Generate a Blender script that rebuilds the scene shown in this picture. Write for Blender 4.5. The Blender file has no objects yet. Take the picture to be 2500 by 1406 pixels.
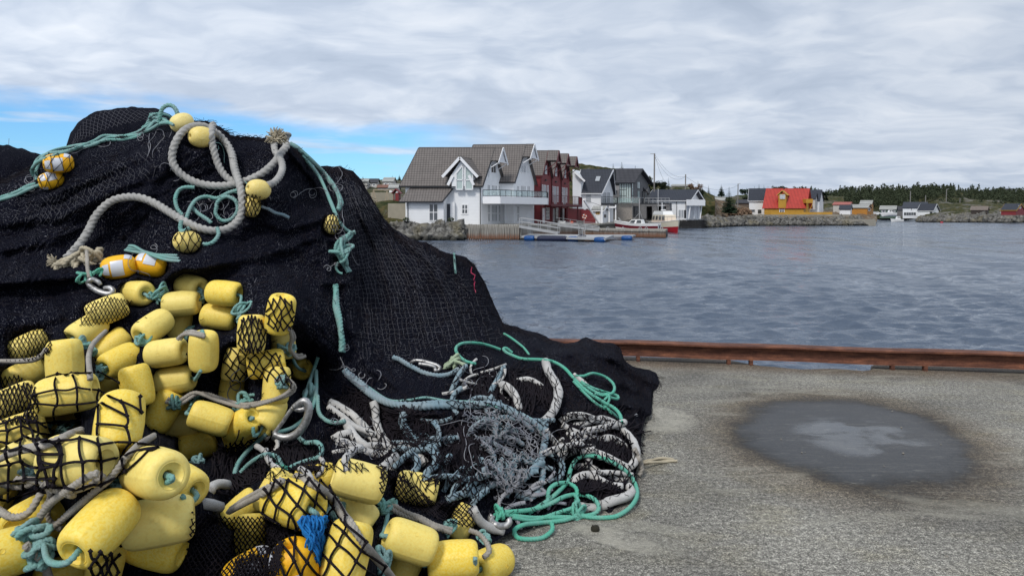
import bpy, math, random
import numpy as np
from mathutils import Vector, Matrix
from mathutils.bvhtree import BVHTree
random.seed(7)
NR = np.random.RandomState(7)
SC = bpy.context.scene
COL = SC.collection
R = math.radians
# ------------------------------------------------------------------ camera
F = 1800.0      # focal length in pixels of the 2500 px wide photograph
HZ = 520.0      # horizon row
H = 1.6         # eye height above the quay
WZ = -1.62      # water level
cam_d = bpy.data.cameras.new('camera')
cam = bpy.data.objects.new('camera', cam_d)
COL.objects.link(cam)
cam.location = (0, 0, H)
cam.rotation_euler = (R(90), 0, 0)
cam_d.sensor_width = 36
cam_d.lens = F / 2500 * 36
cam_d.shift_y = -(703 - HZ) / 2500
cam_d.clip_start = 0.05
cam_d.clip_end = 6000
SC.camera = cam
SC.view_settings.view_transform = 'Standard'
SC.view_settings.look = 'None'
SC.view_settings.exposure = 0.18
SC.view_settings.gamma = 1.0
# ------------------------------------------------------------------ node helper
class NT:
    def __init__(s, nt): s.nt = nt; s.n = nt.nodes; s.l = nt.links
    def new(s, t, **k):
        o = s.n.new(t)
        for a, b in k.items(): setattr(o, a, b)
        return o
    def put(s, sock, v):
        if isinstance(v, bpy.types.NodeSocket): s.l.new(v, sock)
        elif v is not None:
            if sock.type == 'RGBA' and len(v) == 3: v = (*v, 1)
            sock.default_value = v
    def math(s, op, a, b=None, c=None, clamp=False):
        o = s.new('ShaderNodeMath', operation=op, use_clamp=clamp)
        s.put(o.inputs[0], a)
        if b is not None: s.put(o.inputs[1], b)
        if c is not None: s.put(o.inputs[2], c)
        return o.outputs[0]
    def vmath(s, op, a, b=None):
        o = s.new('ShaderNodeVectorMath', operation=op)
        s.put(o.inputs[0], a)
        if b is not None: s.put(o.inputs[1], b)
        return o.outputs[0]
    def noise(s, vec=None, scale=5, detail=4, rough=.55, dist=0, out=0):
        o = s.new('ShaderNodeTexNoise')
        if vec is not None: s.put(o.inputs['Vector'], vec)
        o.inputs['Scale'].default_value = scale; o.inputs['Detail'].default_value = detail
        o.inputs['Roughness'].default_value = rough; o.inputs['Distortion'].default_value = dist
        return o.outputs[out]
    def ramp(s, fac, stops, interp='LINEAR'):
        o = s.new('ShaderNodeValToRGB'); o.color_ramp.interpolation = interp
        e = o.color_ramp.elements
        while len(e) < len(stops): e.new(.5)
        for el, (p, c) in zip(e, stops):
            el.position = p; el.color = (c, c, c, 1) if isinstance(c, (int, float)) else (*c, 1)
        s.put(o.inputs[0], fac)
        return o.outputs[0]
    def mix(s, fac, a, b, blend='MIX'):
        o = s.new('ShaderNodeMix', data_type='RGBA', blend_type=blend)
        s.put(o.inputs[0], fac); s.put(o.inputs[6], a); s.put(o.inputs[7], b)
        return o.outputs[2]
    def mrange(s, v, a, b, c=0, d=1, smooth=False):
        o = s.new('ShaderNodeMapRange')
        if smooth: o.interpolation_type = 'SMOOTHSTEP'
        s.put(o.inputs[0], v)
        for i, x in enumerate((a, b, c, d)): s.put(o.inputs[i + 1], x)
        return o.outputs[0]
    def scalev(s, vec, sc, loc=(0, 0, 0), rot=(0, 0, 0)):
        o = s.new('ShaderNodeMapping'); s.put(o.inputs[0], vec)
        o.inputs['Scale'].default_value = sc; o.inputs['Location'].default_value = loc
        o.inputs['Rotation'].default_value = rot
        return o.outputs[0]
    def bump(s, h, strength=.3, dist=.01):
        o = s.new('ShaderNodeBump'); s.put(o.inputs['Height'], h)
        o.inputs['Strength'].default_value = strength; o.inputs['Distance'].default_value = dist
        return o.outputs[0]
    def coord(s, which='Object'): return s.new('ShaderNodeTexCoord').outputs[which]
    def pos(s): return s.new('ShaderNodeNewGeometry').outputs['Position']
    def sep(s, v):
        o = s.new('ShaderNodeSeparateXYZ'); s.put(o.inputs[0], v); return o.outputs
    def comb(s, x, y, z):
        o = s.new('ShaderNodeCombineXYZ')
        for i, v in enumerate((x, y, z)): s.put(o.inputs[i], v)
        return o.outputs[0]
MATS = {}
def mat(name, col=(.5, .5, .5), rough=.6, fn=None, metal=0, spec=.5, **kw):
    if name in MATS: return MATS[name]
    m = bpy.data.materials.new(name); m.use_nodes = True
    t = NT(m.node_tree); b = t.n['Principled BSDF']
    t.put(b.inputs['Base Color'], col); b.inputs['Roughness'].default_value = rough
    b.inputs['Metallic'].default_value = metal
    b.inputs['Specular IOR Level'].default_value = spec
    for k, v in kw.items(): t.put(b.inputs[k.replace('_', ' ')], v)
    if fn: fn(t, b)
    MATS[name] = m
    return m
# ------------------------------------------------------------------ world
SUN_EL, SUN_AZ = R(48), R(205)   # azimuth from +Y clockwise: behind the camera, left of it
w = bpy.data.worlds.new('World'); SC.world = w; w.use_nodes = True
t = NT(w.node_tree)
bg = t.n['Background']; wo = t.n['World Output']
sky = t.new('ShaderNodeTexSky', sky_type='NISHITA'); sky.sun_disc = False
sky.sun_elevation = SUN_EL; sky.sun_rotation = SUN_AZ
sky.air_density = 1.0; sky.dust_density = .3; sky.ozone_density = 2.0
bg.inputs['Strength'].default_value = .13
t.l.new(t.mix(1.0, sky.outputs[0], (.44, .74, 1.04), 'MULTIPLY'), bg.inputs['Color'])
d = t.coord('Generated')
dx, dy, dz = t.sep(d)
zc = t.math('MAXIMUM', dz, 0.0)
den = t.math('ADD', zc, .17)
px = t.math('DIVIDE', dx, den); py = t.math('DIVIDE', dy, den)
p = t.comb(px, py, 0)
pw = t.vmath('ADD', p, t.vmath('MULTIPLY', t.noise(p, 1.1, 4, .55, out=1), (.8, .8, 0)))
big = t.noise(t.scalev(pw, (.85, .95, 1), rot=(0, 0, .12)), 1.5, 3, .5)
med = t.noise(t.scalev(pw, (.85, 1.0, 1), (3.1, 1.7, 0), (0, 0, .2)), 3.6, 4, .5)
fine = t.noise(t.scalev(pw, (.75, 1.1, 1), (7, 2, 0), (0, 0, .15)), 9, 5, .55)
s = t.math('ADD', t.math('MULTIPLY', big, .45), t.math('ADD', t.math('MULTIPLY', med, .38), t.math('MULTIPLY', fine, .17)))
cloud = t.ramp(s, [(.36, (.42, .495, .615)), (.46, (.50, .575, .695)), (.55, (.62, .685, .785)), (.67, (.76, .805, .875))])
# brighter towards the zenith on the left, darker bank low on the right
lefty = t.mrange(t.math('DIVIDE', dx, t.math('MAXIMUM', dy, .05)), -.7, .7, 1.07, .90)
cloud = t.mix(1.0, cloud, t.comb(lefty, lefty, lefty), 'MULTIPLY')
bc = t.new('ShaderNodeBackground'); t.l.new(cloud, bc.inputs[0]); bc.inputs[1].default_value = 1.0
# blue opening low on the left of the view
az = t.math('ARCTAN2', dx, dy)
el = t.math('ARCSINE', dz)
eln = t.math('ADD', el, t.math('MULTIPLY', t.math('SUBTRACT', t.noise(t.comb(t.math('MULTIPLY', az, 2.2), t.math('MULTIPLY', el, 9), 0), 2.2, 5, .55), .5), .12))
azn = t.math('ADD', az, t.math('MULTIPLY', t.math('SUBTRACT', t.noise(t.comb(az, el, 3), 6, 3, .5), .5), .25))
# band: lower edge below the horizon, upper edge falls towards the right
top = t.mrange(az, -.62, -.10, .140, .118)
m1 = t.mrange(t.math('SUBTRACT', eln, top), -.028, .016, 1, 0, True)
m2 = t.mrange(azn, -.20, -.02, 1, 0, True)
m2b = t.mrange(az, -2.2, -1.2, 0, 1, True)
str_ = t.noise(t.comb(t.math('MULTIPLY', az, 3.0), t.math('MULTIPLY', el, 30), 1.5), 1.3, 4, .55)
m3 = t.mrange(str_, .50, .66, 1, .30, True)
blue = t.math('MULTIPLY', t.math('MULTIPLY', m1, m2), t.math('MULTIPLY', m2b, m3))
mx = t.new('ShaderNodeMixShader'); t.put(mx.inputs[0], blue)
t.l.new(bc.outputs[0], mx.inputs[1]); t.l.new(bg.outputs[0], mx.inputs[2]); t.l.new(mx.outputs[0], wo.inputs[0])
sd = bpy.data.lights.new('sun', 'SUN'); sd.energy = 2.0; sd.angle = R(12); sd.color = (1, .96, .9)
so = bpy.data.objects.new('sun', sd); COL.objects.link(so)
dirv = Vector((math.sin(SUN_AZ) * math.cos(SUN_EL), math.cos(SUN_AZ) * math.cos(SUN_EL), math.sin(SUN_EL)))
so.rotation_euler = dirv.to_track_quat('Z', 'Y').to_euler(); so.location = dirv * 50
# ------------------------------------------------------------------ geometry helpers
def P(px, py, d): return Vector(((px - 1250) / F * d, d, H - (py - HZ) / F * d))
def hashn(i, j, seed):
    n = (i.astype(np.int64) * 374761393 + j.astype(np.int64) * 668265263 + seed * 974711) & 0xffffffff
    n = ((n ^ (n >> 13)) * 1274126177) & 0xffffffff
    return ((n ^ (n >> 16)) & 0xffff) / 65535.0
def vn(x, y, seed=0):
    i = np.floor(x); j = np.floor(y); fx = x - i; fy = y - j
    fx = fx * fx * (3 - 2 * fx); fy = fy * fy * (3 - 2 * fy)
    a = hashn(i, j, seed); b = hashn(i + 1, j, seed); c = hashn(i, j + 1, seed); e = hashn(i + 1, j + 1, seed)
    return (a * (1 - fx) + b * fx) * (1 - fy) + (c * (1 - fx) + e * fx) * fy - .5
def fbm(x, y, seed=0, o=4, g=.5):
    s = 0; a = 1
    for k in range(o):
        s = s + a * vn(x, y, seed + k * 17); x = x * 2.03 + 5.1; y = y * 2.03 + 3.7; a *= g
    return s
ALLV = []; ALLF = []; NV = [0]          # everything near that nets are laid over
def collide(V, Fq):
    ALLV.append(np.asarray(V, float)); ALLF.extend([tuple(i + NV[0] for i in f) for f in Fq]); NV[0] += len(V)
class MB:
    def __init__(s): s.v = []; s.f = []; s.uv = []; s.mi = []; s.cur = 0; s.hasuv = False
    def add(s, verts, faces, uvs=None):
        o = len(s.v); s.v.extend([tuple(x) for x in verts])
        for k, f in enumerate(faces):
            s.f.append([i + o for i in f]); s.mi.append(s.cur)
            if uvs is not None: s.uv.append(uvs[k]); s.hasuv = True
            else: s.uv.append([(0, 0)] * len(f))
        return s
    def hexa(s, p):   # 8 points: bottom 0-3, top 4-7
        return s.add(p, [(3, 2, 1, 0), (4, 5, 6, 7), (0, 1, 5, 4), (1, 2, 6, 5), (2, 3, 7, 6), (3, 0, 4, 7)])
    def box(s, x0, x1, y0, y1, z0, z1):
        return s.hexa([(x0, y0, z0), (x1, y0, z0), (x1, y1, z0), (x0, y1, z0), (x0, y0, z1), (x1, y0, z1), (x1, y1, z1), (x0, y1, z1)])
    def bar(s, a, b, w, h=None, up=(0, 0, 1)):
        a = Vector(a); b = Vector(b); h = h or w; dd = (b - a).normalized(); u = Vector(up)
        sx = dd.cross(u)
        if sx.length < 1e-4: sx = dd.cross(Vector((0, 1, 0)))
        sx.normalize(); uz = sx.cross(dd).normalized(); sx = sx * w / 2; uz = uz * h / 2
        return s.hexa([a - sx - uz, b - sx - uz, b + sx - uz, a + sx - uz, a - sx + uz, b - sx + uz, b + sx + uz, a + sx + uz])
    def tube(s, pts, r, n=6, closed=False):
        V, Fc = tube_np(np.array([tuple(p) for p in pts], float), r, n)
        return s.add(V.tolist(), Fc)
    def lathe(s, prof, n, M, flat=None):
        V = []; Fc = []
        for (a, r) in prof:
            for k in range(n):
                th = 2 * math.pi * k / n; V.append(M @ Vector((a, r * math.cos(th), r * math.sin(th))))
        for i in range(len(prof) - 1):
            for k in range(n): Fc.append((i * n + k, i * n + (k + 1) % n, (i + 1) * n + (k + 1) % n, (i + 1) * n + k))
        return s.add(V, Fc)
    def build(s, name, m=None, parent=None, smooth=False, sharp=None):
        me = bpy.data.meshes.new(name); me.from_pydata(s.v, [], s.f)
        if s.hasuv:
            uvl = me.uv_layers.new(name='UVMap'); flat = [c for f in s.uv for p in f for c in p]
            uvl.data.foreach_set('uv', flat)
        if m is not None:
            for mm in (m if isinstance(m, (list, tuple)) else [m]): me.materials.append(mm)
            if isinstance(m, (list, tuple)): me.polygons.foreach_set('material_index', s.mi)
        me.polygons.foreach_set('use_smooth', [smooth] * len(me.polygons))
        me.update()
        if sharp: me.set_sharp_from_angle(angle=R(sharp))
        o = bpy.data.objects.new(name, me); COL.objects.link(o)
        if parent: o.parent = parent; o.matrix_parent_inverse = parent.matrix_world.inverted() if False else Matrix.Translation(-parent.location)
        return o
def tag(o, label=None, cat=None, group=None, kind=None):
    if label: o['label'] = label
    if cat: o['category'] = cat
    if group: o['group'] = group
    if kind: o['kind'] = kind
    return o
def empty(name, loc, label, cat, group=None):
    o = bpy.data.objects.new(name, None); COL.objects.link(o); o.location = loc; o.empty_display_size = .2
    return tag(o, label, cat, group)
def npmesh(name, V, Fq, m, uv=None, smooth=True, parent=None):
    me = bpy.data.meshes.new(name); V = np.asarray(V, np.float32); Fq = np.asarray(Fq, np.int32)
    nf = len(Fq); k = Fq.shape[1]
    me.vertices.add(len(V)); me.vertices.foreach_set('co', V.ravel())
    me.loops.add(nf * k); me.loops.foreach_set('vertex_index', Fq.ravel())
    me.polygons.add(nf); me.polygons.foreach_set('loop_start', np.arange(0, nf * k, k, dtype=np.int32))
    me.polygons.foreach_set('loop_total', np.full(nf, k, np.int32))
    me.polygons.foreach_set('use_smooth', np.full(nf, smooth))
    if uv is not None:
        l = me.uv_layers.new(name='UVMap'); l.data.foreach_set('uv', np.asarray(uv, np.float32)[Fq.ravel()].ravel())
    for mm in (m if isinstance(m, (list, tuple)) else [m]): me.materials.append(mm)
    me.update(calc_edges=True); me.validate()
    o = bpy.data.objects.new(name, me); COL.objects.link(o)
    if parent: o.parent = parent; o.matrix_parent_inverse = Matrix.Translation(-parent.location)
    return o
def grid_faces(nr, nc):
    i = np.arange(nr - 1)[:, None] * nc + np.arange(nc - 1)[None]
    return np.stack([i, i + 1, i + nc + 1, i + nc], -1).reshape(-1, 4)
def catmull(pts, step):
    pts = np.asarray(pts, float)
    if len(pts) < 2: return pts
    Q = np.vstack([2 * pts[0] - pts[1], pts, 2 * pts[-1] - pts[-2]]); out = []
    for i in range(1, len(Q) - 2):
        n = max(2, int(np.linalg.norm(Q[i + 1][:2] - Q[i][:2]) / step))
        tt = np.linspace(0, 1, n, endpoint=False)[:, None]
        a, b, c, e = Q[i - 1], Q[i], Q[i + 1], Q[i + 2]
        out.append(.5 * ((2 * b) + (c - a) * tt + (2 * a - 5 * b + 4 * c - e) * tt ** 2 + (3 * b - a - 3 * c + e) * tt ** 3))
    out.append(Q[-2][None]); return np.vstack(out)
def resample(p, step):
    seg = np.linalg.norm(np.diff(p, axis=0), axis=1); s = np.concatenate([[0], np.cumsum(seg)])
    n = max(2, int(s[-1] / step) + 1); q = np.linspace(0, s[-1], n)
    return np.stack([np.interp(q, s, p[:, k]) for k in range(3)], 1), q
def frames(p):
    T = np.gradient(p, axis=0); T /= np.linalg.norm(T, axis=1)[:, None] + 1e-12
    u = np.cross(T[0], (0, 0, 1.0))
    if np.linalg.norm(u) < .1: u = np.cross(T[0], (1.0, 0, 0))
    U = []
    for tt in T:
        u = u - tt * np.dot(u, tt); u = u / (np.linalg.norm(u) + 1e-12); U.append(u)
    U = np.array(U); return T, U, np.cross(T, U)
def tube_np(p, r, n=6, strands=0, pitch=None, depth=.2):
    p = np.asarray(p, float); T, U, W = frames(p); k = len(p)
    th = np.arange(n) / n * 2 * math.pi
    rr = np.full((k, n), 1.0)
    if strands:
        seg = np.linalg.norm(np.diff(p, axis=0), axis=1); s = np.concatenate([[0], np.cumsum(seg)])
        ph = th[None] - (s / pitch * 2 * math.pi)[:, None]
        rr = 1 - depth + depth * np.abs(np.cos(ph * strands / 2)) ** .7
    rad = (np.asarray(r) if np.ndim(r) else np.full(k, r))[:, None] * rr
    V = p[:, None, :] + U[:, None, :] * (np.cos(th)[None, :, None] * rad[..., None]) + W[:, None, :] * (np.sin(th)[None, :, None] * rad[..., None])
    V = V.reshape(-1, 3)
    i = np.arange(k - 1)[:, None] * n; j = np.arange(n)[None]; j2 = (j + 1) % n
    Fq = np.stack([i + j, i + j2, i + n + j2, i + n + j], -1).reshape(-1, 4)
    V = np.vstack([V, p[0], p[-1]])
    caps = [(k * n, (q + 1) % n, q, q) for q in range(n)] + [(k * n + 1, (k - 1) * n + q, (k - 1) * n + (q + 1) % n, (k - 1) * n + (q + 1) % n) for q in range(n)]
    return V, [tuple(f) for f in Fq.tolist()] + [tuple(dict.fromkeys(c)) for c in caps]
# ================================================================== QUAY
def m_concrete(t, b):
    p = t.pos()
    sp = t.noise(p, 120, 5, .97); sp2 = t.noise(p, 34, 6, .92)
    spk = t.math('ADD', t.math('MULTIPLY', sp, .6), t.math('MULTIPLY', sp2, .4))
    agg = t.ramp(spk, [(.42, (.006, .006, .006)), (.47, (.080, .076, .070)), (.525, (.215, .206, .190)), (.575, (.72, .70, .65))])
    big = t.noise(p, .9, 5, .6, .6); b2 = t.noise(t.scalev(p, (1, 1.6, 1), (4, 9, 0)), 2.3, 5, .62, .4)
    agg = t.mix(1.0, agg, t.ramp(big, [(.3, (.64, .63, .61)), (.5, (1.0, .99, .95)), (.68, (1.30, 1.29, 1.24))]), 'MULTIPLY')
    agg = t.mix(t.ramp(b2, [(.50, 0.0), (.72, .42)]), agg, t.mix(1, agg, (1.04, .96, .68), 'MULTIPLY'))
    X, Y, Z = t.sep(p)
    wob = t.math('MULTIPLY', t.math('SUBTRACT', t.noise(p, 1.6, 4, .6), .5), 1.0)
    wob2 = t.math('MULTIPLY', t.math('SUBTRACT', t.noise(p, 5, 3, .6), .5), .30)
    def blob(cx, cy, rx, ry, rot=0, k=1.0):
        xx = t.math('SUBTRACT', X, cx); yy = t.math('SUBTRACT', Y, cy); c, s_ = math.cos(rot), math.sin(rot)
        u = t.math('DIVIDE', t.math('ADD', t.math('MULTIPLY', xx, c), t.math('MULTIPLY', yy, s_)), rx)
        v = t.math('DIVIDE', t.math('SUBTRACT', t.math('MULTIPLY', yy, c), t.math('MULTIPLY', xx, s_)), ry)
        r2 = t.math('SQRT', t.math('ADD', t.math('MULTIPLY', u, u), t.math('MULTIPLY', v, v)))
        return t.math('ADD', t.math('ADD', r2, t.math('MULTIPLY', wob, k)), t.math('MULTIPLY', wob2, k))
    # damp patch with a little standing water
    dm = blob(2.43, 5.32, .86, 1.22, -.40, .48)
    halo = t.mrange(dm, .85, 1.45, 1, 0, True); core = t.mrange(dm, .78, 1.04, 1, 0, True)
    agg = t.mix(t.math('MULTIPLY', halo, .95), agg, t.mix(1, agg, (.56, .46, .36), 'MULTIPLY'))
    rimm = t.math('MULTIPLY', t.mrange(dm, .66, .98, .0, 1, True), t.mrange(t.noise(p, 1.4, 3, .6), .35, .6, .35, 1))
    agg = t.mix(core, agg, t.mix(1, agg, t.mix(rimm, (.17, .175, .19), (.15, .138, .125)), 'MULTIPLY'))
    # pale dried blooms of old spills
    s1 = blob(1.12, 5.72, .34, .42, 0, .55); s2 = blob(.52, 3.62, .30, .11, -.65, .45); s3 = blob(.08, 3.82, .34, .10, .3, .5)
    pale = t.mrange(t.math('MINIMUM', t.math('MINIMUM', s1, s2), s3), .72, 1.0, 1, 0, True)
    agg = t.mix(t.math('MULTIPLY', pale, t.mrange(t.noise(p, 7, 4, .65), .35, .6, .15, .6)), agg, (.42, .40, .34))
    s4 = blob(.48, 4.95, .34, .75, 0, .6)
    # rust and dirt near the rail
    edge = t.math('ADD', t.math('ADD', Y, t.math('MULTIPLY', X, .168)), t.math('MULTIPLY', wob, .5))
    rust = t.mrange(edge, 7.55, 8.1, 0, 1, True)
    agg = t.mix(t.math('MULTIPLY', rust, .8), agg, t.mix(1, agg, (.62, .47, .36), 'MULTIPLY'))
    lich = t.mrange(t.noise(t.scalev(p, (1, 2.4, 1)), 1.3, 4, .6, .8), .54, .66, 0, .4)
    agg = t.mix(t.math('MULTIPLY', lich, t.math('SUBTRACT', 1.0, core)), agg, (.34, .325, .27))
    scr = t.noise(t.scalev(p, (.5, 9, 1), rot=(0, 0, .25)), 2.2, 4, .5, 1.2)
    agg = t.mix(t.ramp(scr, [(.495, 0), (.5, .35), (.505, 0)]), agg, (.5, .48, .42))
    agg = t.mix(1.0, agg, (.94, .93, .895), 'MULTIPLY')
    t.put(b.inputs['Base Color'], agg)
    for cx, cy, rx, ry, ro_, w_ in ((1.62, 5.2, .55, .16, .1, .035), (1.3, 4.9, .9, .35, -.15, .012), (1.75, 5.45, .3, .1, 0, .05), (2.0, 4.6, .8, .3, .2, .012)):
        rr_ = blob(cx, cy, rx, ry, ro_, .25); agg = t.mix(t.math('MULTIPLY', t.mrange(t.math('ABSOLUTE', t.math('SUBTRACT', rr_, 1.0)), 0, w_, .4, 0), t.mrange(t.noise(p, 4, 2, .5), .45, .6, 0, 1)), agg, (.40, .385, .34))
    # wet film: standing puddles only in the low middle
    pu = t.noise(t.scalev(p, (1.0, 1.5, 1), (2, 1, 0), (0, 0, .35)), 1.7, 4, .55, .3)
    inner = blob(2.50, 5.25, .50, .60, .0, .5)
    film = t.math('MULTIPLY', t.mrange(inner, .6, 1.0, 1, 0, True), t.ramp(pu, [(.44, 0), (.56, 1)]))
    rg = t.mix(core, (.88, .88, .88), t.mix(rimm, (.38, .38, .38), (.62, .62, .62))); rg = t.mix(film, rg, (.04, .04, .04))
    t.put(b.inputs['Roughness'], rg); t.put(b.inputs['Specular IOR Level'], t.mix(t.math('MULTIPLY', core, rimm), t.mix(film, (.5, .5, .5), (.95, .95, .95)), (.25, .25, .25)))
    hh = t.mix(film, spk, (.5, .5, .5)); t.put(b.inputs['Normal'], t.bump(hh, .10, .004))
M_conc = mat('concrete', rough=.85, fn=m_concrete)
def m_qside(t, b):
    p = t.pos(); n = t.noise(p, 3, 5, .6)
    t.put(b.inputs['Base Color'], t.ramp(n, [(.3, (.10, .09, .075)), (.7, (.24, .22, .19))]))
M_qside = mat('concrete_side', rough=.9, fn=m_qside)
def edge_y(x): return 8.20 - .168 * x
# quay slab: top sheet with a slightly ragged outer edge
N = 260; xs = np.linspace(-9, 22, N)
rag = fbm(xs * 3, xs * 0 + 2, 5, 4) * .03
rag += .30 - .34 * np.clip(np.minimum(xs - 2.3, 3.9 - xs) / .25, 0, 1) ** 2 * (1 + .15 * np.sin(xs * 9))
ey = edge_y(xs) + rag
V = []; Fq = []
rows = [(-9.0, None, 0), (3.0, None, 0), (6.5, None, 0)]
for x, e in zip(xs, ey): V += [(x, -9, 0), (x, 3, 0), (x, e - .05, 0), (x, e, -.02), (x, e + .01, -2.6)]
V = np.array(V); Fq = []
for i in range(N - 1):
    for k in range(4): Fq.append((i * 5 + k, (i + 1) * 5 + k, (i + 1) * 5 + k + 1, i * 5 + k + 1))
quay = npmesh('quay', V, np.array(Fq), [M_conc, M_qside], smooth=False)
mi = np.zeros(len(quay.data.polygons), np.int32); mi[3::4] = 1; quay.data.polygons.foreach_set('material_index', mi)
tag(quay, kind='structure')
collide([(-9, 0, 0), (22, 0, 0), (22, 9, 0), (-9, 9, 0)], [(0, 1, 2, 3)])
# rail
def m_rust(t, b):
    p = t.pos(); n = t.noise(t.scalev(p, (.6, 1, 3)), 9, 6, .65); n2 = t.noise(p, 60, 3, .6)
    c = t.ramp(n, [(.3, (.060, .022, .014)), (.48, (.115, .045, .027)), (.62, (.18, .072, .040)), (.78, (.29, .12, .06))])
    t.put(b.inputs['Base Color'], t.mix(.35, c, t.mix(1, c, t.ramp(n2, [(.35, .45), (.65, 1.6)]), 'MULTIPLY')))
    t.put(b.inputs['Normal'], t.bump(n2, .4, .003))
M_rust = mat('rusty_steel', rough=.78, fn=m_rust, spec=.35)
rail = empty('bull_rail', (3, edge_y(3) + .06, 0), 'rusty brown steel beam on short posts along the quay edge', 'rail')
def rp(x, off, z): return Vector((x, edge_y(x) + off, z))
a0, a1 = -3.5, 21
m = MB()
NS = 60
def beam_prof(prof):
    V = []; Fc = []; k = len(prof)
    for i in range(NS + 1):
        x = a0 + (a1 - a0) * i / NS; wv = .004 * math.sin(i * 1.7) + .003 * math.sin(i * .6)
        for (o_, z_) in prof: V.append(rp(x, o_, z_ + wv))
    for i in range(NS):
        for q in range(k): Fc.append((i * k + q, i * k + (q + 1) % k, (i + 1) * k + (q + 1) % k, (i + 1) * k + q))
    return V, Fc
# channel beam: front web with a rounded top flange and lower flange
prof = [(-.005, .050), (.035, .046), (.110, .046), (.110, .060), (.040, .064), (.034, .075), (.034, .158), (.04, .172), (.115, .174), (.122, .181), (.122, .198), (.115, .204), (-.045, .204), (-.055, .198), (-.055, .183), (-.045, .176), (.010, .172), (.016, .160), (.016, .075), (.008, .064), (-.03, .062), (-.034, .052)]
V_, F_ = beam_prof(prof); m.add(V_, F_); m.build('beam', M_rust, rail)
for pxx in (1772, 1823, 2135, 2205, 1560, 1500, 2520, 2590, 2900, 1200, 1120):
    x = (pxx - 1250) / F * 7.9
    m = MB(); m.box(x - .018, x + .018, edge_y(x) - .035, edge_y(x) + .01, -.10, .055)
    m.build('post', M_rust, rail)
# ================================================================== WATER
def m_water(t, b):
    p = t.pos()
    n1 = t.noise(t.scalev(p, (.8, 1.7, 1)), .75, 5, .6); n2 = t.noise(t.scalev(p, (1, 1.6, 1), (5, 3, 0)), 2.6, 4, .6); n3 = t.noise(t.scalev(p, (1, 1.5, 1)), .12, 3, .5)
    dist = t.sep(p)[1]
    k = t.mrange(dist, 15, 260, 1, .55)
    h = t.math('ADD', t.math('MULTIPLY', n1, .66), t.math('ADD', t.math('MULTIPLY', n2, .26), t.math('MULTIPLY', n3, .5)))
    t.put(b.inputs['Normal'], t.bump(h, 1.0, .25))
    patch = t.noise(t.scalev(p, (.35, 1, 1)), .05, 3, .5)
    st = t.noise(t.scalev(p, (.55, .10, 1), rot=(0, 0, .06)), 1.0, 4, .6); far = t.mrange(dist, 14, 70, .25, 1)
    rg = t.math('ADD', t.mrange(patch, .35, .65, .04, .09), t.math('MULTIPLY', t.mrange(st, .42, .60, 0, .30), far)); t.put(b.inputs['Roughness'], rg)
M_water = mat('sea_water', (.074, .098, .138), .12, m_water, IOR=1.33)
pys = np.concatenate([np.linspace(521.2, 532, 40), np.linspace(532.3, 640, 230), np.linspace(640.6, 935, 330)])
pxs = np.linspace(-900, 3400, 900)
D = (H - WZ) * F / (pys - HZ)
X = (pxs[None] - 1250) / F * D[:, None]; Y = np.repeat(D[:, None], len(pxs), 1)
rs = np.random.RandomState(3); Z = np.zeros_like(X); DX = np.zeros_like(X); DY = np.zeros_like(X)
for k in range(70):
    lam = .26 * (7 ** (rs.rand())) ; kk = 2 * math.pi / lam
    th = rs.normal(-1.45, .42) ; cx, cy = math.cos(th), math.sin(th)
    amp = .0078 * lam ** .6 * rs.uniform(.5, 1.2)
    # fade what the grid cannot resolve
    fade = np.clip((lam / (D * 2.6 / F * 1.0 + D * D * .6 / (F * 3.2)) - 2) / 4, 0, 1)[:, None]
    ph = kk * (X * cx + Y * cy) + rs.rand() * 6.28
    Z += amp * np.sin(ph) * fade; DX -= .7 * amp * cx * np.cos(ph) * fade * -1; DY += .7 * amp * cy * np.cos(ph) * fade
gust = .75 + .9 * (fbm(X * .05, Y * .09, 9, 3) + .25)
Z *= gust
V = np.stack([X + DX, Y + DY, Z + WZ], -1).reshape(-1, 3)
water = npmesh('water', V, grid_faces(len(pys), len(pxs))[:, ::-1], M_water)
tag(water, kind='structure')
sea = MB(); yb = float(D[0]); sea.add([(-yb * 1.3, yb - 5, WZ - .01), (yb * 1.4, yb - 5, WZ - .01), (yb * 1.4, 5500, WZ - .01), (-yb * 1.3, 5500, WZ - .01)], [(0, 1, 2, 3)])
tag(sea.build('water_far', M_water), kind='structure')
# ================================================================== HEAP OF NETS
FL = []   # float table filled below: px, py, diameter px, angle, tilt, variant, description
def fl(px, py, dia, ang, tilt, desc, var='b', d=None): FL.append([px, py, dia, ang, tilt, desc, var, d])
fl(335, 716, 62, -5, 62, 'yellow barrel float set apart on top left of the float pile, hole facing out')
fl(466, 700, 60, -15, 38, 'yellow float behind the topmost row, teal lashing through its open end')
fl(549, 716, 63, -8, 22, 'yellow barrel float at the top right of the upper cluster')
fl(443, 741, 62, 2, 8, 'yellow barrel float lying level in the middle of the topmost row')
fl(536, 774, 62, -12, 12, 'yellow barrel float tucked directly under the top right one')
fl(374, 798, 67, 214, 22, 'bright yellow float leaning up to the right below the topmost row')
fl(684, 767, 70, 80, 10, 'netted yellow float highest at the right beside the dark net', d=4.05)
fl(614, 815, 68, 88, 5, 'netted yellow float standing upright between two netted ones', d=4.05)
fl(406, 861, 69, 4, 18, 'yellow barrel float lying level in the middle of the pile with round mark')
fl(497, 857, 71, 90, 8, 'yellow barrel float standing upright with grey rope at its top')
fl(292, 880, 70, 205, 24, 'pale yellow float lying diagonally with a long mould seam')
fl(427, 927, 68, 4, 14, 'yellow barrel float lying level under the level one with round mark')
fl(212, 806, 67, 212, 20, 'yellow float at the upper left beside the smooth black net')
fl(158, 886, 84, 92, 4, 'stout yellow float standing behind the large netted float')
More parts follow.
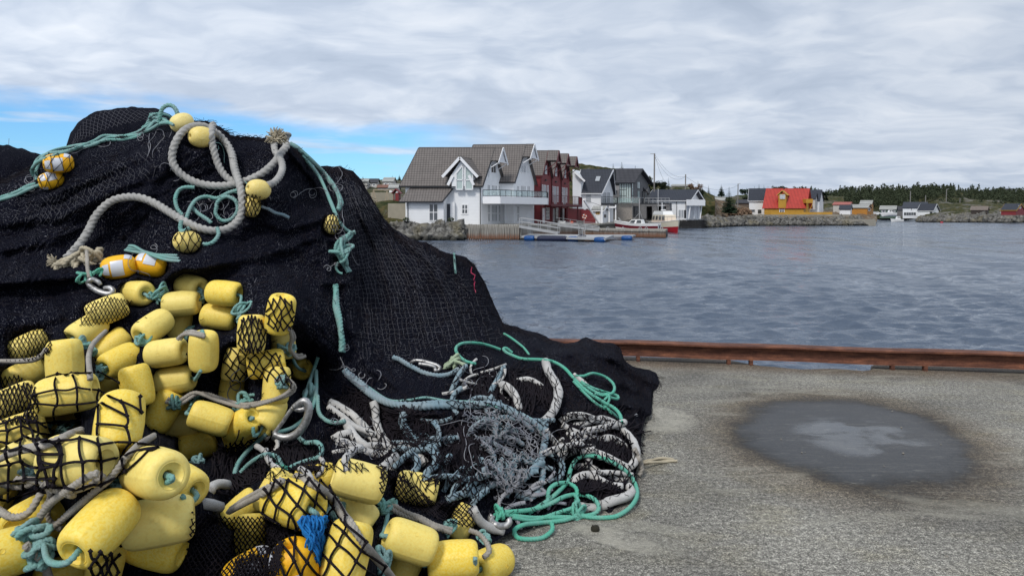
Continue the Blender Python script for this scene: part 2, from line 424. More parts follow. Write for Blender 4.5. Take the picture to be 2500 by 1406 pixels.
fl(163, 962, 97, 4, 10, 'large yellow float under coarse black mesh, lying level', d=2.95)
fl(291, 1036, 112, 262, 16, 'large yellow float standing on end under coarse black mesh', d=2.5)
fl(188, 1124, 124, -14, 30, 'largest netted float with coarse black mesh over its shoulder', d=2.28)
fl(377, 1153, 122, -20, 62, 'big yellow float seen end on with teal rope in its hole', d=2.32)
fl(440, 1178, 96, -35, 48, 'yellow float half hidden behind the big end on float', d=2.62)
fl(245, 1287, 127, 222, 20, 'big bright yellow float lying diagonally near the lower left', d=2.2)
fl(388, 1274, 118, 0, 5, 'big pale yellow float lying level under the end on float', d=2.42)
fl(380, 1336, 100, -25, 10, 'yellow float lowest in the stack under the big level one', d=2.6)
fl(8, 1352, 118, 5, -12, 'yellow float cut off by the lower left corner', d=2.25)
fl(95, 1268, 118, 200, 48, 'yellow float behind the grey ropes showing its round recess', d=2.5)
fl(58, 918, 72, 205, -8, 'dark shaded yellow float at the left edge of the upper pile')
fl(112, 898, 62, 200, 0, 'shaded yellow float squeezed behind the stout standing one')
fl(72, 845, 66, 205, 0, 'yellow float half covered by fine black net at the left')
fl(262, 757, 66, 20, 0, 'yellow float wrapped in fine black net below the snap hook')
fl(30, 985, 84, 20, 0, 'yellow float under fine black mesh at the left edge', d=3.3)
fl(45, 1056, 88, 15, 0, 'netted yellow float at the left edge below the fine mesh one', d=3.1)
fl(42, 1132, 104, 25, 0, 'yellow float under black mesh left of the largest netted one', d=2.75)
fl(138, 1042, 74, 20, 0, 'sliver of yellow float between the large netted floats')
fl(276, 846, 66, 40, 0, 'yellow float glimpsed behind the pale diagonal one')
fl(334, 942, 75, 100, 0, 'yellow float standing on end below the pale diagonal one')
fl(258, 948, 62, 30, 0, 'shaded yellow float deep in the pile behind the large netted one', d=4.25)
fl(398, 1003, 72, 60, 0, 'deep yellow float in shade beside the standing netted one', d=4.1)
fl(440, 1035, 66, -8, 0, 'yellow float with round mark behind the tilted one of the lower cluster')
fl(514, 1021, 73, -22, 4, 'pale yellow float tilted down to the right in front of the lower cluster')
fl(588, 1036, 68, 28, 34, 'yellow float with open recess hanging from teal lashing', d=3.95)
fl(656, 1012, 70, 240, 24, 'yellow float leaning at the right end of the lower cluster')
fl(483, 1088, 66, 6, -5, 'yellow float lowest in the lower cluster')
fl(590, 1066, 62, 18, 0, 'yellow float peeping out under the one with open recess', d=4.15)
fl(675, 940, 66, 85, 0, 'netted yellow float just above the grey rope on the right', d=4.1)
fl(574, 890, 60, 80, 0, 'yellow float in coarse mesh left of the level netted one', d=4.3)
fl(650, 888, 66, 8, 0, 'level yellow float in coarse mesh under the upright netted one', d=4.15)
fl(729, 898, 56, -20, 66, 'yellow float seen end on at the right edge of the pile')
fl(692, 838, 58, 95, 0, 'yellow float hidden behind grey cords under the highest netted one', d=4.4)
fl(566, 948, 60, 80, 0, 'scrap of yellow float showing through black net above the grey rope', d=4.4)
fl(440, 790, 58, 80, 0, 'netted yellow float in the gap below the topmost row', d=4.7)
fl(455, 985, 58, 10, 0, 'yellow float in shade just under the grey rope', d=4.4)
fl(876, 1174, 94, -18, -6, 'bright yellow float standing alone above the black net in the middle', d=2.95)
fl(770, 1168, 70, 5, 0, 'sliver of yellow float left of the bright lone one', d=3.3)
fl(716, 1228, 112, -22, 46, 'netted yellow float with teal rope in its recess', d=2.5)
fl(672, 1200, 78, 60, 0, 'pale yellow float peeping out behind the netted one with recess', d=2.75)
fl(862, 1248, 86, -40, 0, 'yellow float hanging below the bright lone one', d=3.05)
fl(1018, 1192, 76, -14, 0, 'yellow float sticking out of the black net beside blue ropes', d=3.5)
fl(1001, 1322, 94, -20, -14, 'bright yellow float tilted right in the lowest row', d=2.9)
fl(1106, 1366, 92, 3, 0, 'yellow float between two others in the lowest row', d=2.98)
fl(1200, 1376, 82, 200, 34, 'yellow float resting on the concrete at the bottom, farthest right', d=3.22)
fl(846, 1352, 112, 75, 0, 'yellow float under coarse mesh at the bottom centre', d=2.42)
fl(985, 1386, 82, 60, 0, 'yellow float under the tilted one in the lowest row', d=3.1)
fl(720, 1392, 116, 100, 24, 'orange float with white reflective bands under coarse mesh at the bottom', 'o', 2.35)
fl(612, 1396, 100, 20, 0, 'orange float with white band wrapped in fine black mesh at the bottom', 'o', 2.5)
fl(612, 1308, 76, 85, 0, 'yellow float wholly wrapped in fine black net at the bottom', d=2.95)
fl(1128, 1275, 62, 60, 0, 'yellow float buried in black net beside the right grey rope', d=3.5)
fl(590, 1244, 70, 38, 0, 'sliver of yellow float in the dark between net folds', d=3.15)
fl(256, 1386, 84, 75, 0, 'netted yellow float at the bottom edge under the big diagonal one', d=2.5)
fl(150, 1400, 84, 10, 0, 'yellow float at the bottom edge under the lashed ropes', d=2.6)
fl(0, 1198, 84, 60, 0, 'yellow float cut by the left edge of the photo', d=2.85)
fl(318, 1196, 84, 60, 0, 'shaded yellow float between the largest netted and the end on one', d=2.75)
UP = [(444, 300, 47, 200, 28, 'e', 'pale yellow egg float highest on the heap beside the rope loop', 5.18),
      (492, 335, 52, 178, 30, 'e', 'pale yellow egg float hanging inside the thick rope coil', 5.15),
      (631, 463, 50, 170, 30, 'e', 'pale yellow egg float at the right end of the thick rope', 4.85),
      (614, 504, 44, 80, 0, 'e', 'netted yellow float directly under the egg float by the thick rope', 4.98),
      (811, 548, 40, 75, 0, 'e', 'small netted yellow float sunk in the black net on the right', 5.28),
      (457, 590, 55, 170, 30, 'e', 'netted yellow egg float below the bottom bend of the thick rope', 4.75),
      (143, 399, 48, 5, 8, 'o', 'orange and white float under pale netting on the left ridge', 5.0),
      (126, 440, 42, 18, -5, 'o', 'orange and white float just below another on the left ridge', 5.05),
      (290, 652, 58, 8, 10, 'o', 'orange float with white square patch beside the frayed rope end', 4.62),
      (368, 647, 56, -14, 12, 'o', 'orange and white float sunk behind the net fold right of its twin', 4.72)]
RD = .0775
for f in FL:
    f[2] *= .985
    if f[4] >= 8 and f[4] < 45: f[4] = f[4] * 1.2 + 8
# depth control points (px, py, distance)
CT = [(-500, 470, 5.4), (-200, 420, 5.4), (0, 440, 5.3), (100, 385, 5.25), (250, 345, 5.35), (400, 300, 5.45), (470, 295, 5.5), (560, 330, 5.5), (640, 340, 5.5),
(700, 348, 5.4), (740, 385, 5.5), (760, 412, 5.95), (830, 410, 6.1), (920, 500, 6.25), (1040, 590, 6.3), (1150, 635, 6.5), (1210, 740, 6.7), (1245, 790, 6.75), (1340, 825, 6.9), (1430, 828, 7.0), (1500, 840, 6.95), (1617, 938, 6.9),
(-500, 700, 4.6), (-500, 900, 3.7), (-500, 1150, 2.5), (-500, 1406, 2.1), (-500, 2400, 1.5), (0, 2400, 1.5), (500, 2400, 1.5), (0, 1800, 1.9), (500, 1700, 2.0), (-500, 1800, 1.8),
(0, 620, 4.9), (0, 720, 4.5), (0, 820, 4.2), (130, 760, 4.4), (250, 700, 4.55), (450, 640, 4.65), (600, 650, 4.75),
(700, 640, 5.0), (840, 640, 5.3), (850, 900, 4.7), (780, 850, 4.6), (760, 700, 4.85), (760, 1000, 4.25), (1000, 1000, 4.35), (1100, 1100, 4.05), (1250, 1050, 4.35), (1250, 1200, 3.85), (1000, 1150, 3.75), (700, 1080, 4.15), (600, 1130, 4.0), (560, 1200, 3.5),
(450, 600, 4.85), (300, 400, 5.2), (290, 520, 5.05), (620, 600, 5.05), (300, 600, 5.0), (180, 620, 4.85), (500, 480, 5.1), (620, 420, 5.3), (700, 500, 5.2), (780, 520, 5.4),
(1000, 720, 5.75), (1150, 760, 6.1), (1200, 860, 5.6), (1350, 900, 5.5), (1450, 960, 5.35), (1400, 1100, 4.5), (1000, 850, 5.2), (1500, 900, 6.3), (1540, 960, 6.2), (1560, 1000, 5.8), (1530, 1100, 4.7), (1510, 1180, 4.25), (1400, 1240, 3.95), (1300, 1270, 3.8), (900, 600, 5.95), (900, 750, 5.4),
(600, 1240, 3.0), (520, 1250, 2.95), (560, 1350, 2.6), (1150, 1230, 3.7), (930, 1240, 3.2), (930, 1400, 2.75), (1200, 1500, 3.0), (1100, 1300, 3.25), (820, 1080, 4.0), (200, 520, 5.0), (100, 520, 5.05), (80, 640, 4.8), (900, 1120, 3.8), (1000, 1240, 3.35), (470, 1180, 3.0), (480, 1320, 2.7), (520, 1130, 3.7)]
for f in FL:
    d0 = f[7] or 2 * RD * F / f[2]; f[7] = d0
    CT.append((f[0], f[1], d0 + .045))
for (a, b_, dia, g, ti, k, ds, d0) in UP:
    FL.append([a, b_, dia, g, ti, ds, k, d0]); CT.append((a, b_, d0 + .03))
CT = np.array(CT, float)
def tps(P_, vals, lam):
    P_ = P_ / 300.0; n = len(P_)
    r = np.linalg.norm(P_[:, None] - P_[None], axis=2); K = np.where(r > 0, r * r * np.log(r + 1e-9), 0)
    A = np.zeros((n + 3, n + 3)); A[:n, :n] = K + lam * np.eye(n); Q = np.c_[np.ones(n), P_]; A[:n, n:] = Q; A[n:, :n] = Q.T
    c = np.linalg.solve(A, np.r_[vals, 0, 0, 0])
    def ev(x, y):
        s = c[n] + c[n + 1] * x / 300 + c[n + 2] * y / 300
        for k in range(n):
            rr = (x / 300 - P_[k, 0]) ** 2 + (y / 300 - P_[k, 1]) ** 2; s = s + c[k] * .5 * rr * np.log(rr + 1e-12)
        return s
    return ev
# work in inverse depth, which is what the picture interpolates linearly
dep = tps(CT[:, :2], 1 / CT[:, 2], .0025)
def seg_dist(x, y, pl):
    best = np.full(x.shape, 1e9); sg = np.zeros(x.shape); fr = np.zeros(x.shape); n = len(pl) - 1
    for i in range(n):
        (ax, ay), (bx, by) = pl[i], pl[i + 1]; vx, vy = bx - ax, by - ay; L2 = vx * vx + vy * vy
        tt = np.clip(((x - ax) * vx + (y - ay) * vy) / L2, 0, 1); qx = x - ax - tt * vx; qy = y - ay - tt * vy
        dd = np.hypot(qx, qy); m_ = dd < best; best = np.where(m_, dd, best); sg = np.where(m_, np.sign(vx * qy - vy * qx), sg); fr = np.where(m_, (i + tt) / n, fr)
    return best, sg, fr
# folds: polyline, width px, height m, sharpness of the lower/right side
ST = [([(-300, 700), (0, 690), (100, 682), (200, 672), (330, 676), (480, 655), (620, 625), (720, 600)], 42, .13, .35),
([(-300, 560), (0, 545), (150, 530), (300, 455), (420, 400)], 34, .06, .4), ([(0, 505), (120, 480), (260, 420), (380, 370)], 22, .035, .5),
([(-200, 640), (0, 610), (120, 590), (190, 560)], 26, .05, .4), ([(0, 790), (120, 770), (260, 720)], 26, .03, .6), ([(-100, 830), (60, 800), (200, 760)], 22, .03, .6),
([(230, 520), (320, 500), (400, 540), (440, 580)], 40, .06, .8), ([(700, 360), (760, 430), (805, 500), (835, 570), (845, 650)], 26, .09, .35),
([(850, 430), (880, 520), (930, 620), (965, 760), (985, 900)], 16, .05, .5), ([(900, 470), (960, 600), (1020, 700), (1050, 860)], 14, .045, .5),
([(870, 560), (890, 680), (905, 820)], 12, .035, .5), ([(960, 560), (1050, 640), (1110, 760), (1130, 850)], 16, .05, .5), ([(1100, 630), (1150, 720), (1190, 840)], 16, .05, .5),
([(840, 690), (855, 800), (900, 900), (1000, 960)], 18, .05, .5), ([(640, 540), (700, 560), (790, 530), (840, 560)], 22, .07, .5), ([(600, 690), (650, 640), (700, 700), (740, 800)], 18, .04, .5),
([(620, 660), (640, 720), (650, 760)], 8, .02, .7), ([(640, 650), (665, 700), (672, 740)], 8, .02, .7), ([(598, 680), (618, 720), (622, 770)], 8, .02, .7), ([(560, 690), (590, 700), (600, 730)], 10, .02, .7),
([(800, 640), (790, 690), (850, 690), (880, 640)], 20, .07, .5), ([(520, 330), (600, 400), (680, 560)], 18, .03, .6), ([(420, 330), (400, 420), (300, 520)], 18, .03, .6),
([(1380, 850), (1420, 880), (1450, 940), (1480, 985)], 26, .14, .5), ([(1430, 835), (1440, 860), (1500, 880)], 14, .08, .6), ([(1460, 845), (1520, 890), (1570, 925), (1610, 935)], 20, .10, .5), ([(1300, 840), (1350, 870), (1400, 860)], 20, .08, .5),
([(1470, 930), (1530, 940), (1560, 960)], 18, .08, .5), ([(1490, 985), (1540, 990), (1590, 1010)], 18, .10, .5),
([(860, 950), (960, 1000), (1100, 1010), (1200, 1010), (1290, 1060), (1310, 1120), (1260, 1180)], 30, .08, .5), ([(1160, 890), (1230, 890), (1260, 960)], 22, .07, .5), ([(1340, 880), (1400, 940), (1500, 1010)], 26, .07, .5),
([(1360, 1010), (1450, 1010), (1540, 1070)], 22, .09, .4), ([(1360, 1110), (1450, 1100), (1540, 1150)], 22, .10, .4), ([(1400, 1200), (1480, 1190), (1530, 1200)], 16, .07, .5), ([(980, 1060), (1050, 1100), (1060, 1180)], 26, .06, .5),
([(940, 1150), (1040, 1220), (1140, 1230), (1160, 1280)], 26, .10, .5), ([(500, 1240), (560, 1280), (640, 1260)], 24, .06, .5), ([(440, 1260), (500, 1220), (640, 1180)], 24, .06, .5), ([(500, 1380), (600, 1300), (700, 1310)], 30, .06, .6)]
def unbury(x, y, Dp):
    for f in FL:
        R0 = f[2] * .55; hl_ = f[2] * .26 * math.cos(R(f[4])); ca, sa = math.cos(R(f[3])), -math.sin(R(f[3])); al = np.clip((x - f[0]) * ca + (y - f[1]) * sa, -hl_, hl_); q = np.hypot(x - f[0] - al * ca, y - f[1] - al * sa); w_ = np.clip((R0 * 1.25 - q) / (R0 * .35), 0, 1); Dp = np.where(q < R0 * 1.25, np.maximum(Dp, Dp * (1 - w_) + (f[7] + .015) * w_), Dp)
    return Dp
def strokes(x, y):
    s = np.zeros(np.shape(x))
    for pl, w_, a, sh in ST:
        dd, sg, fr = seg_dist(x, y, pl); ww = np.where(sg > 0, w_ * sh, w_)
        s += 1.45 * a * np.exp(-(dd / ww) ** 2) * np.clip(np.minimum(fr, 1 - fr) * 6 + .35, 0, 1)
    return s
def sheet(crest, bottom, depth_fn, nx, ny, back, amp, m, seed, x0, x1, strk=True, backlen=1.3):
    xs = np.linspace(x0, x1, nx); cr = np.interp(xs, *np.array(crest, float).T); bo = np.interp(xs, *np.array(bottom, float).T)
    cr = cr + fbm(xs / 18, xs * 0 + seed, seed, 3) * 5
    v = np.linspace(0, 1, ny); v = np.where(True, v * .55 + .45 * v ** 2.2, v)
    PX = np.repeat(xs[None], ny, 0); PY = cr[None] + (bo - cr)[None] * v[:, None]
    Dp = depth_fn(PX, PY)
    rnd = .28 * np.exp(-(PY - cr[None]) / 22) ; Dp = Dp + rnd * .55
    warp = fbm(PX / 90, PY / 90, seed + 3, 2) * 40
    n = fbm(PX / 75, (PY + warp) / 60, seed, 5, .52) * amp + fbm((PX + warp) / 12, PY / 34, seed + 5, 3) * amp * .22
    if strk:
        n = n + strokes(PX, PY)
        wr = fbm(PX / 130, PY / 130, 71, 3) * 60
        rr = 1 - np.abs(2 * vn((PX - .42 * (PY - 500) + wr) / 17, (PY + .3 * PX) / 170, 81)) ; rl = 1 - np.abs(2 * vn((PY + .42 * PX + wr) / 15, (PX - .3 * PY) / 150, 82))
        sd_ = np.clip((PX - 660) / 160, 0, 1); n = n + .030 * (sd_ * (rr - .5) + (1 - sd_) * (rl - .5)) * np.clip((PY - cr[None]) / 30, 0, 1)
    Dp = Dp - n * (Dp / 5) ** .5
    if strk: Dp = unbury(PX, PY, Dp)
    g = H * F / np.maximum(PY - HZ, 1e-3) ; g = np.where(PY > HZ + 1, g, 99)
    Dp = np.minimum(Dp, g * 1.002)
    X = (PX - 1250) / F * Dp; Z = H - (PY - HZ) / F * Dp
    dc = Dp[0]; zc = Z[0]; rowsX = []; rowsY = []; rowsZ = []
    for q in back:   # the far side falls away to the quay
        dl = q * np.minimum(backlen, np.maximum(.25, 7.75 - dc)); yy = dc + dl
        rowsX.append((xs - 1250) / F * yy); rowsY.append(yy); rowsZ.append(np.maximum(zc * (1 - q ** 1.8) - .04 * q, -.01))
    X = np.vstack([np.array(rowsX)[::-1], X]); Y = np.vstack([np.array(rowsY)[::-1], Dp]); Z = np.vstack([np.array(rowsZ)[::-1], Z])
    V = np.stack([X, Y, Z], -1)
    du = np.linalg.norm(np.diff(V, axis=1), axis=2); dv = np.linalg.norm(np.diff(V, axis=0), axis=2)
    U = np.cumsum(np.c_[np.zeros(len(X)), du], 1); Uv = np.cumsum(np.r_[np.zeros((1, X.shape[1])), dv], 0)
    U = U.mean(0)[None] + 0 * U
    return V.reshape(-1, 3), grid_faces(*X.shape), np.stack([U, Uv], -1).reshape(-1, 2)
def m_net(cell, line=.05, knot=.30, base=(.0034, .0038, .0085), kf=1.0):
    def fn(t, b):
        uv = t.coord('UV'); q = t.vmath('ADD', uv, t.vmath('MULTIPLY', t.vmath('SUBTRACT', t.noise(uv, 3.5, 4, .6, out=1), (.5, .5, .5)), (.30, .30, 0)))
        x, y, _ = t.sep(q)
        a = t.math('MULTIPLY', t.math('ADD', x, t.math('MULTIPLY', y, .7)), math.pi / cell); c = t.math('MULTIPLY', t.math('SUBTRACT', x, t.math('MULTIPLY', y, .7)), math.pi / cell)
        sa = t.math('ABSOLUTE', t.math('SINE', a)); sc = t.math('ABSOLUTE', t.math('SINE', c))
        ln = t.mrange(t.math('MINIMUM', sa, sc), .10, .34, 1, 0); kn = t.mrange(t.math('MAXIMUM', sa, sc), .18, .42, 1, 0)
        pt = t.mrange(t.noise(t.scalev(uv, (1, .6, 1)), 2.6, 3, .6), .40, .58, 0, 1)
        f2 = t.noise(t.scalev(uv, (3, .7, 1)), 55, 3, .7)
        col = t.mix(t.math('MULTIPLY', ln, .85), base, (line * .8, line * .82, line * 1.08))
        col = t.mix(t.math('MULTIPLY', t.math('MULTIPLY', kn, pt), .8 * kf), col, (knot * .9, knot * .9, knot))
        col = t.mix(t.mrange(f2, .56, .72, 0, .6), col, (.013, .014, .026))
        t.put(b.inputs['Base Color'], col)
        hh = t.math('ADD', t.math('MULTIPLY', ln, .7), t.math('MULTIPLY', f2, .8)); t.put(b.inputs['Normal'], t.bump(hh, .8, .007))
        b.inputs['Sheen Weight'].default_value = 0; b.inputs['Sheen Roughness'].default_value = .5
    return fn
M_net = mat('black_net', rough=.85, fn=m_net(.028, .040, .24), spec=.03)
M_netc = mat('black_net_fine', rough=.88, fn=m_net(.020, .034, .06), spec=.03)
CREST = [(-520, 470), (-200, 455), (0, 440), (85, 400), (105, 378), (180, 358), (260, 342), (330, 322), (395, 300), (450, 292), (505, 298), (530, 304), (562, 330), (640, 338), (700, 343), (735, 375), (762, 408), (800, 404), (835, 408), (860, 418), (880, 437), (905, 478), (935, 528), (960, 560), (1000, 582), (1040, 592), (1075, 610), (1110, 620), (1140, 630), (1162, 650), (1185, 692), (1205, 738), (1228, 788), (1240, 792), (1262, 797), (1300, 808), (1345, 828), (1380, 838), (1412, 834), (1430, 823), (1446, 832), (1470, 838), (1497, 838), (1515, 850), (1524, 885), (1545, 905), (1570, 916), (1600, 926), (1617, 936)]
BOTTOM = [(-520, 2400), (500, 2400), (700, 2000), (900, 1720), (1100, 1440), (1160, 1350), (1250, 1296), (1400, 1272), (1500, 1250), (1540, 1195), (1560, 1130), (1567, 1060), (1576, 1018), (1591, 1012), (1594, 955), (1618, 940)]
def main_depth(x, y):
    return 1 / np.clip(dep(x, y), 1 / 9, 1 / 1.4)
BK = [.06, .14, .25, .4, .55, .7, .85, 1.0]
V, Fq, UV = sheet(CREST, BOTTOM, main_depth, 560, 330, BK, .07, M_net, 21, -520, 1617)
heap = npmesh('fishing_net', V, Fq[:, ::-1], M_net, UV)
tag(heap, 'huge heap of black fishing net filling the left of the quay', 'fishing net')
HV, HF = V, Fq[:, ::-1]; collide(V, HF.tolist())
def mound(crest, bottom, dpt, label, m, x0, x1, seed, amp=.04, nx=150, ny=70):
    c = np.array(crest, float)
    def df(x, y):
        cx = np.interp(x, c[:, 0], c[:, 1]); s_ = np.clip((y - cx) / 160, 0, 1)
        e = np.clip(np.minimum(x - x0, x1 - x) / ((x1 - x0) * .5), 0, 1)
        return dpt - .45 * np.sqrt(1 - (1 - s_) ** 2) * (.4 + .6 * np.sqrt(1 - (1 - e) ** 2))
    V, Fq, UV = sheet(crest, bottom, df, nx, ny, BK, amp, m, seed, x0, x1, False, 1.0)
    o = npmesh('fishing_net', V, Fq[:, ::-1], m, UV); tag(o, label, 'fishing net'); collide(V, Fq[:, ::-1].tolist()); return o
mound([(150, 390), (163, 355), (172, 325), (190, 300), (215, 281), (250, 268), (300, 263), (350, 264), (395, 268), (420, 285), (455, 300), (520, 330), (600, 352)], [(150, 520), (600, 520)], 6.25,
      'rounded bundle of smooth black net on top of the heap', M_netc, 150, 600, 4)
mound([(-520, 345), (-250, 330), (-80, 342), (0, 352), (60, 364), (100, 377), (140, 398), (190, 430)], [(-520, 560), (190, 560)], 6.7,
      'rounded black net bundle at the left edge behind the heap', M_netc, -520, 190, 12, nx=200)
# ================================================================== FLOATS
def m_float(base, deep, pale):
    def fn(t, b):
        oi = t.new('ShaderNodeObjectInfo'); rnd = oi.outputs['Random']
        o = t.coord('Object'); v = t.vmath('ADD', o, t.comb(rnd, t.math('MULTIPLY', rnd, 7), 0))
        n = t.noise(v, 9, 4, .55); n2 = t.noise(v, 40, 4, .65); n3 = t.noise(v, 260, 2, .5)
        up = t.sep(t.new('ShaderNodeNewGeometry').outputs['Position'])
        c = t.mix(t.mrange(n, .35, .62, 0, 1, True), deep, base); c = t.mix(t.mrange(rnd, .2, 1.0, 0, .65), c, pale)
        c = t.mix(t.ramp(t.noise(v, 3.2, 5, .65), [(.52, 0), (.70, .38)]), c, t.mix(1, c, (.72, .66, .52), 'MULTIPLY')); c = t.mix(t.ramp(n2, [(.60, 0), (.78, .30)]), c, t.mix(1, c, (.62, .58, .50), 'MULTIPLY'))
        c = t.mix(t.ramp(n3, [(.70, 0), (.74, .35)]), c, (.30, .24, .10))
        t.put(b.inputs['Base Color'], c)
        t.put(b.inputs['Roughness'], t.mrange(n2, .3, .7, .42, .62))
        t.put(b.inputs['Normal'], t.bump(n2, .12, .002))
    return fn
M_yel = mat('yellow_foam_plastic', rough=.5, fn=m_float((.88, .685, .14), (.86, .59, .055), (.87, .74, .27)), spec=.35)
M_egg = mat('bleached_yellow_plastic', rough=.5, fn=m_float((.80, .64, .22), (.76, .56, .12), (.82, .72, .36)), spec=.35)
M_ora = mat('orange_plastic', rough=.4, fn=m_float((.92, .50, .012), (.90, .43, .008), (.92, .54, .02)), spec=.4)
M_tape = mat('reflective_tape', (.62, .64, .70), .35)
def lathe_np(prof, angs, wob=0, seed=0, seam=True):
    V = []; n = len(angs)
    for (a, r) in prof:
        for th in angs:
            q = r
            if seam and r > .5:
                if abs(math.sin(th)) < .02: q = r * 1.013
            if wob and r > .3: q *= 1 + wob * (vn(np.array([a * .9 + seed * 9.1]), np.array([math.cos(th) + 3 + seed]), seed)[0] + .6 * vn(np.array([math.sin(th) + 4.0]), np.array([a * 1.4 + seed * 3]), seed + 9)[0])
            V.append((a, q * math.cos(th), q * math.sin(th)))
    k = len(prof); Fq = [(i * n + j, i * n + (j + 1) % n, (i + 1) * n + (j + 1) % n, (i + 1) * n + j) for i in range(k - 1) for j in range(n)]
    return V, Fq
angs = sorted([2 * math.pi * k / 40 for k in range(40)] + [.055, 2 * math.pi - .055, math.pi - .055, math.pi + .055])
hb = 1.38
pf = [(.55, .19), (.78, .20), (.83, .24), (.87, .40), (.92, .47), (.965, .50), (.985, .525), (.975, .55), (.99, .585), (.99, .65), (.965, .745), (.915, .835), (.84, .905), (.73, .957), (.57, .987), (.35, 1.0), (0, 1.012)]
prof_b = [(a * hb, r) for a, r in pf] + [(-a * hb, r) for a, r in pf[::-1][1:]] + [(.55 * hb, .19)]
he = 1.16
pe = [(.5, .14), (.9, .15), (.975, .20), (1.0, .28), (.985, .38), (.94, .50), (.86, .63), (.75, .75), (.6, .855), (.4, .94), (.2, .985), (0, 1.0)]
prof_e = [(a * he, r) for a, r in pe] + [(-a * he, r) for a, r in pe[::-1][1:]] + [(.5 * he, .14)]
def mk_float_mesh(name, prof, m, wob, seed):
    V, Fq = lathe_np(prof, angs, wob, seed); b = MB(); b.add(V, [f[::-1] for f in Fq])
    # raised round casting mark on the side
    if prof is prof_b:
        cx, th0 = .12 * (seed % 3 - 1) * 2, -1.2
        ring = []
        for k in range(15):
            q = 2 * math.pi * k / 14; aa = cx + .11 * math.cos(q); tt = th0 + .11 * math.sin(q); ring.append((aa, 1.008 * math.cos(tt), 1.008 * math.sin(tt)))
        b.tube(ring, .012, 5)
    o = b.build(name, m, smooth=True, sharp=60); me = o.data; bpy.data.objects.remove(o); return me, b
yel = [mk_float_mesh('barrel_float', prof_b, M_yel, .035, s_) for s_ in (1, 2, 3, 4)]
egg = mk_float_mesh('egg_float', prof_e, M_egg, .02, 5)
pfo = [(.55, .17), (.86, .18), (.93, .24), (.99, .32), (.985, .42), (.95, .55), (.88, .69), (.78, .80), (.65, .89), (.48, .955), (.25, .99), (0, 1.0)]
prof_o = [(a * 1.34, r) for a, r in pfo] + [(-a * 1.34, r) for a, r in pfo[::-1][1:]] + [(.55 * 1.34, .17)]
ora = mk_float_mesh('orange_float', prof_o, M_ora, .02, 6)
def tape_mesh():
    b = MB()
    for (a0_, a1_, t0, t1) in ((-.45, .5, -1.1, .3), (-1.15, -.65, 1.0, 2.6), (.6, 1.15, -2.6, -1.2), (-.5, .5, 2.0, 3.3), (-1.1, -.6, -.9, .1)):
        V = []; n1, n2 = 8, 10
        for i in range(n1 + 1):
            a = a0_ + (a1_ - a0_) * i / n1; r = np.interp(abs(a) / 1.34, [0, .25, .48, .65, .78, .88, .95], [1.0, .99, .955, .89, .80, .69, .55]) + .03
            for j in range(n2 + 1):
                th = t0 + (t1 - t0) * j / n2; V.append((a, r * math.cos(th), r * math.sin(th)))
        b.add(V, [(i * (n2 + 1) + j, i * (n2 + 1) + j + 1, (i + 1) * (n2 + 1) + j + 1, (i + 1) * (n2 + 1) + j) for i in range(n1) for j in range(n2)])
    o = b.build('reflective_patch', M_tape, smooth=True); me = o.data; bpy.data.objects.remove(o); return me
TAPE = tape_mesh()
FO = []
for i, (fx, fy, dia, ang, tilt, desc, var, d0) in enumerate(FL):
    me, mb = egg if var == 'e' else ora if var == 'o' else yel[i % 4]
    nm = {'e': 'egg_float', 'o': 'orange_float', 'b': 'barrel_float'}[var]
    o = bpy.data.objects.new(nm, me); COL.objects.link(o)
    c = P(fx, fy, d0); r = dia * d0 / F / 2
    view = (c - Vector((0, 0, H))).normalized(); rx = Vector((view.y, -view.x, 0)).normalized(); uz = rx.cross(view)
    a = math.cos(R(tilt)) * (math.cos(R(ang)) * rx + math.sin(R(ang)) * uz) - math.sin(R(tilt)) * view
    yv = (-view - a * (-view).dot(a)).normalized(); zv = a.cross(yv)
    ro = ((i * 2.39) % 1.6 - .3); Mx = Matrix((a, yv, zv)).transposed().to_4x4()
    M4 = Matrix.Translation(c) @ Mx @ Matrix.Rotation(ro, 4, 'X') @ Matrix.Scale(r, 4)
    o.matrix_world = M4; tag(o, desc, 'float', {'e': 'egg floats on the big rope', 'o': 'orange floats with white patches', 'b': 'yellow barrel floats in the heap'}[var])
    if var == 'o':
        tp = bpy.data.objects.new('reflective_patch', TAPE); COL.objects.link(tp); tp.parent = o
    n44 = 26; pv, pq = lathe_np(prof_e if var == 'e' else prof_o if var == 'o' else prof_b, [2 * math.pi * k / n44 for k in range(n44)], 0, 0, False)
    collide([tuple(M4 @ Vector(v)) for v in pv], pq)
    FO.append((c, a, r * (he if var == 'e' else hb), r, desc))
# ================================================================== ROPES
EYE = Vector((0, 0, H))
class Caster:
    def __init__(s): s.bv = BVHTree.FromPolygons(np.vstack(ALLV).tolist(), ALLF, all_triangles=False)
    def d(s, px, py):
        dr = Vector(((px - 1250) / F, 1, -(py - HZ) / F)); L = dr.length
        h = s.bv.ray_cast(EYE, dr / L, 60)
        return h[3] / L if h[0] is not None else None
def rope_col(c1, c2, dirt=(.30, .29, .26)):
    def fn(t, b):
        p = t.pos(); n = t.noise(p, 7, 4, .6); n2 = t.noise(p, 230, 3, .7)
        c = t.mix(t.mrange(n, .35, .65), c1, c2); c = t.mix(t.mrange(n2, .45, .7, 0, .55), c, t.mix(1, c, (.42, .42, .42), 'MULTIPLY'))
        c = t.mix(t.ramp(t.noise(p, 22, 3, .6), [(.55, 0), (.75, .5)]), c, dirt)
        t.put(b.inputs['Base Color'], c); t.put(b.inputs['Normal'], t.bump(n2, .7, .004))
    return fn
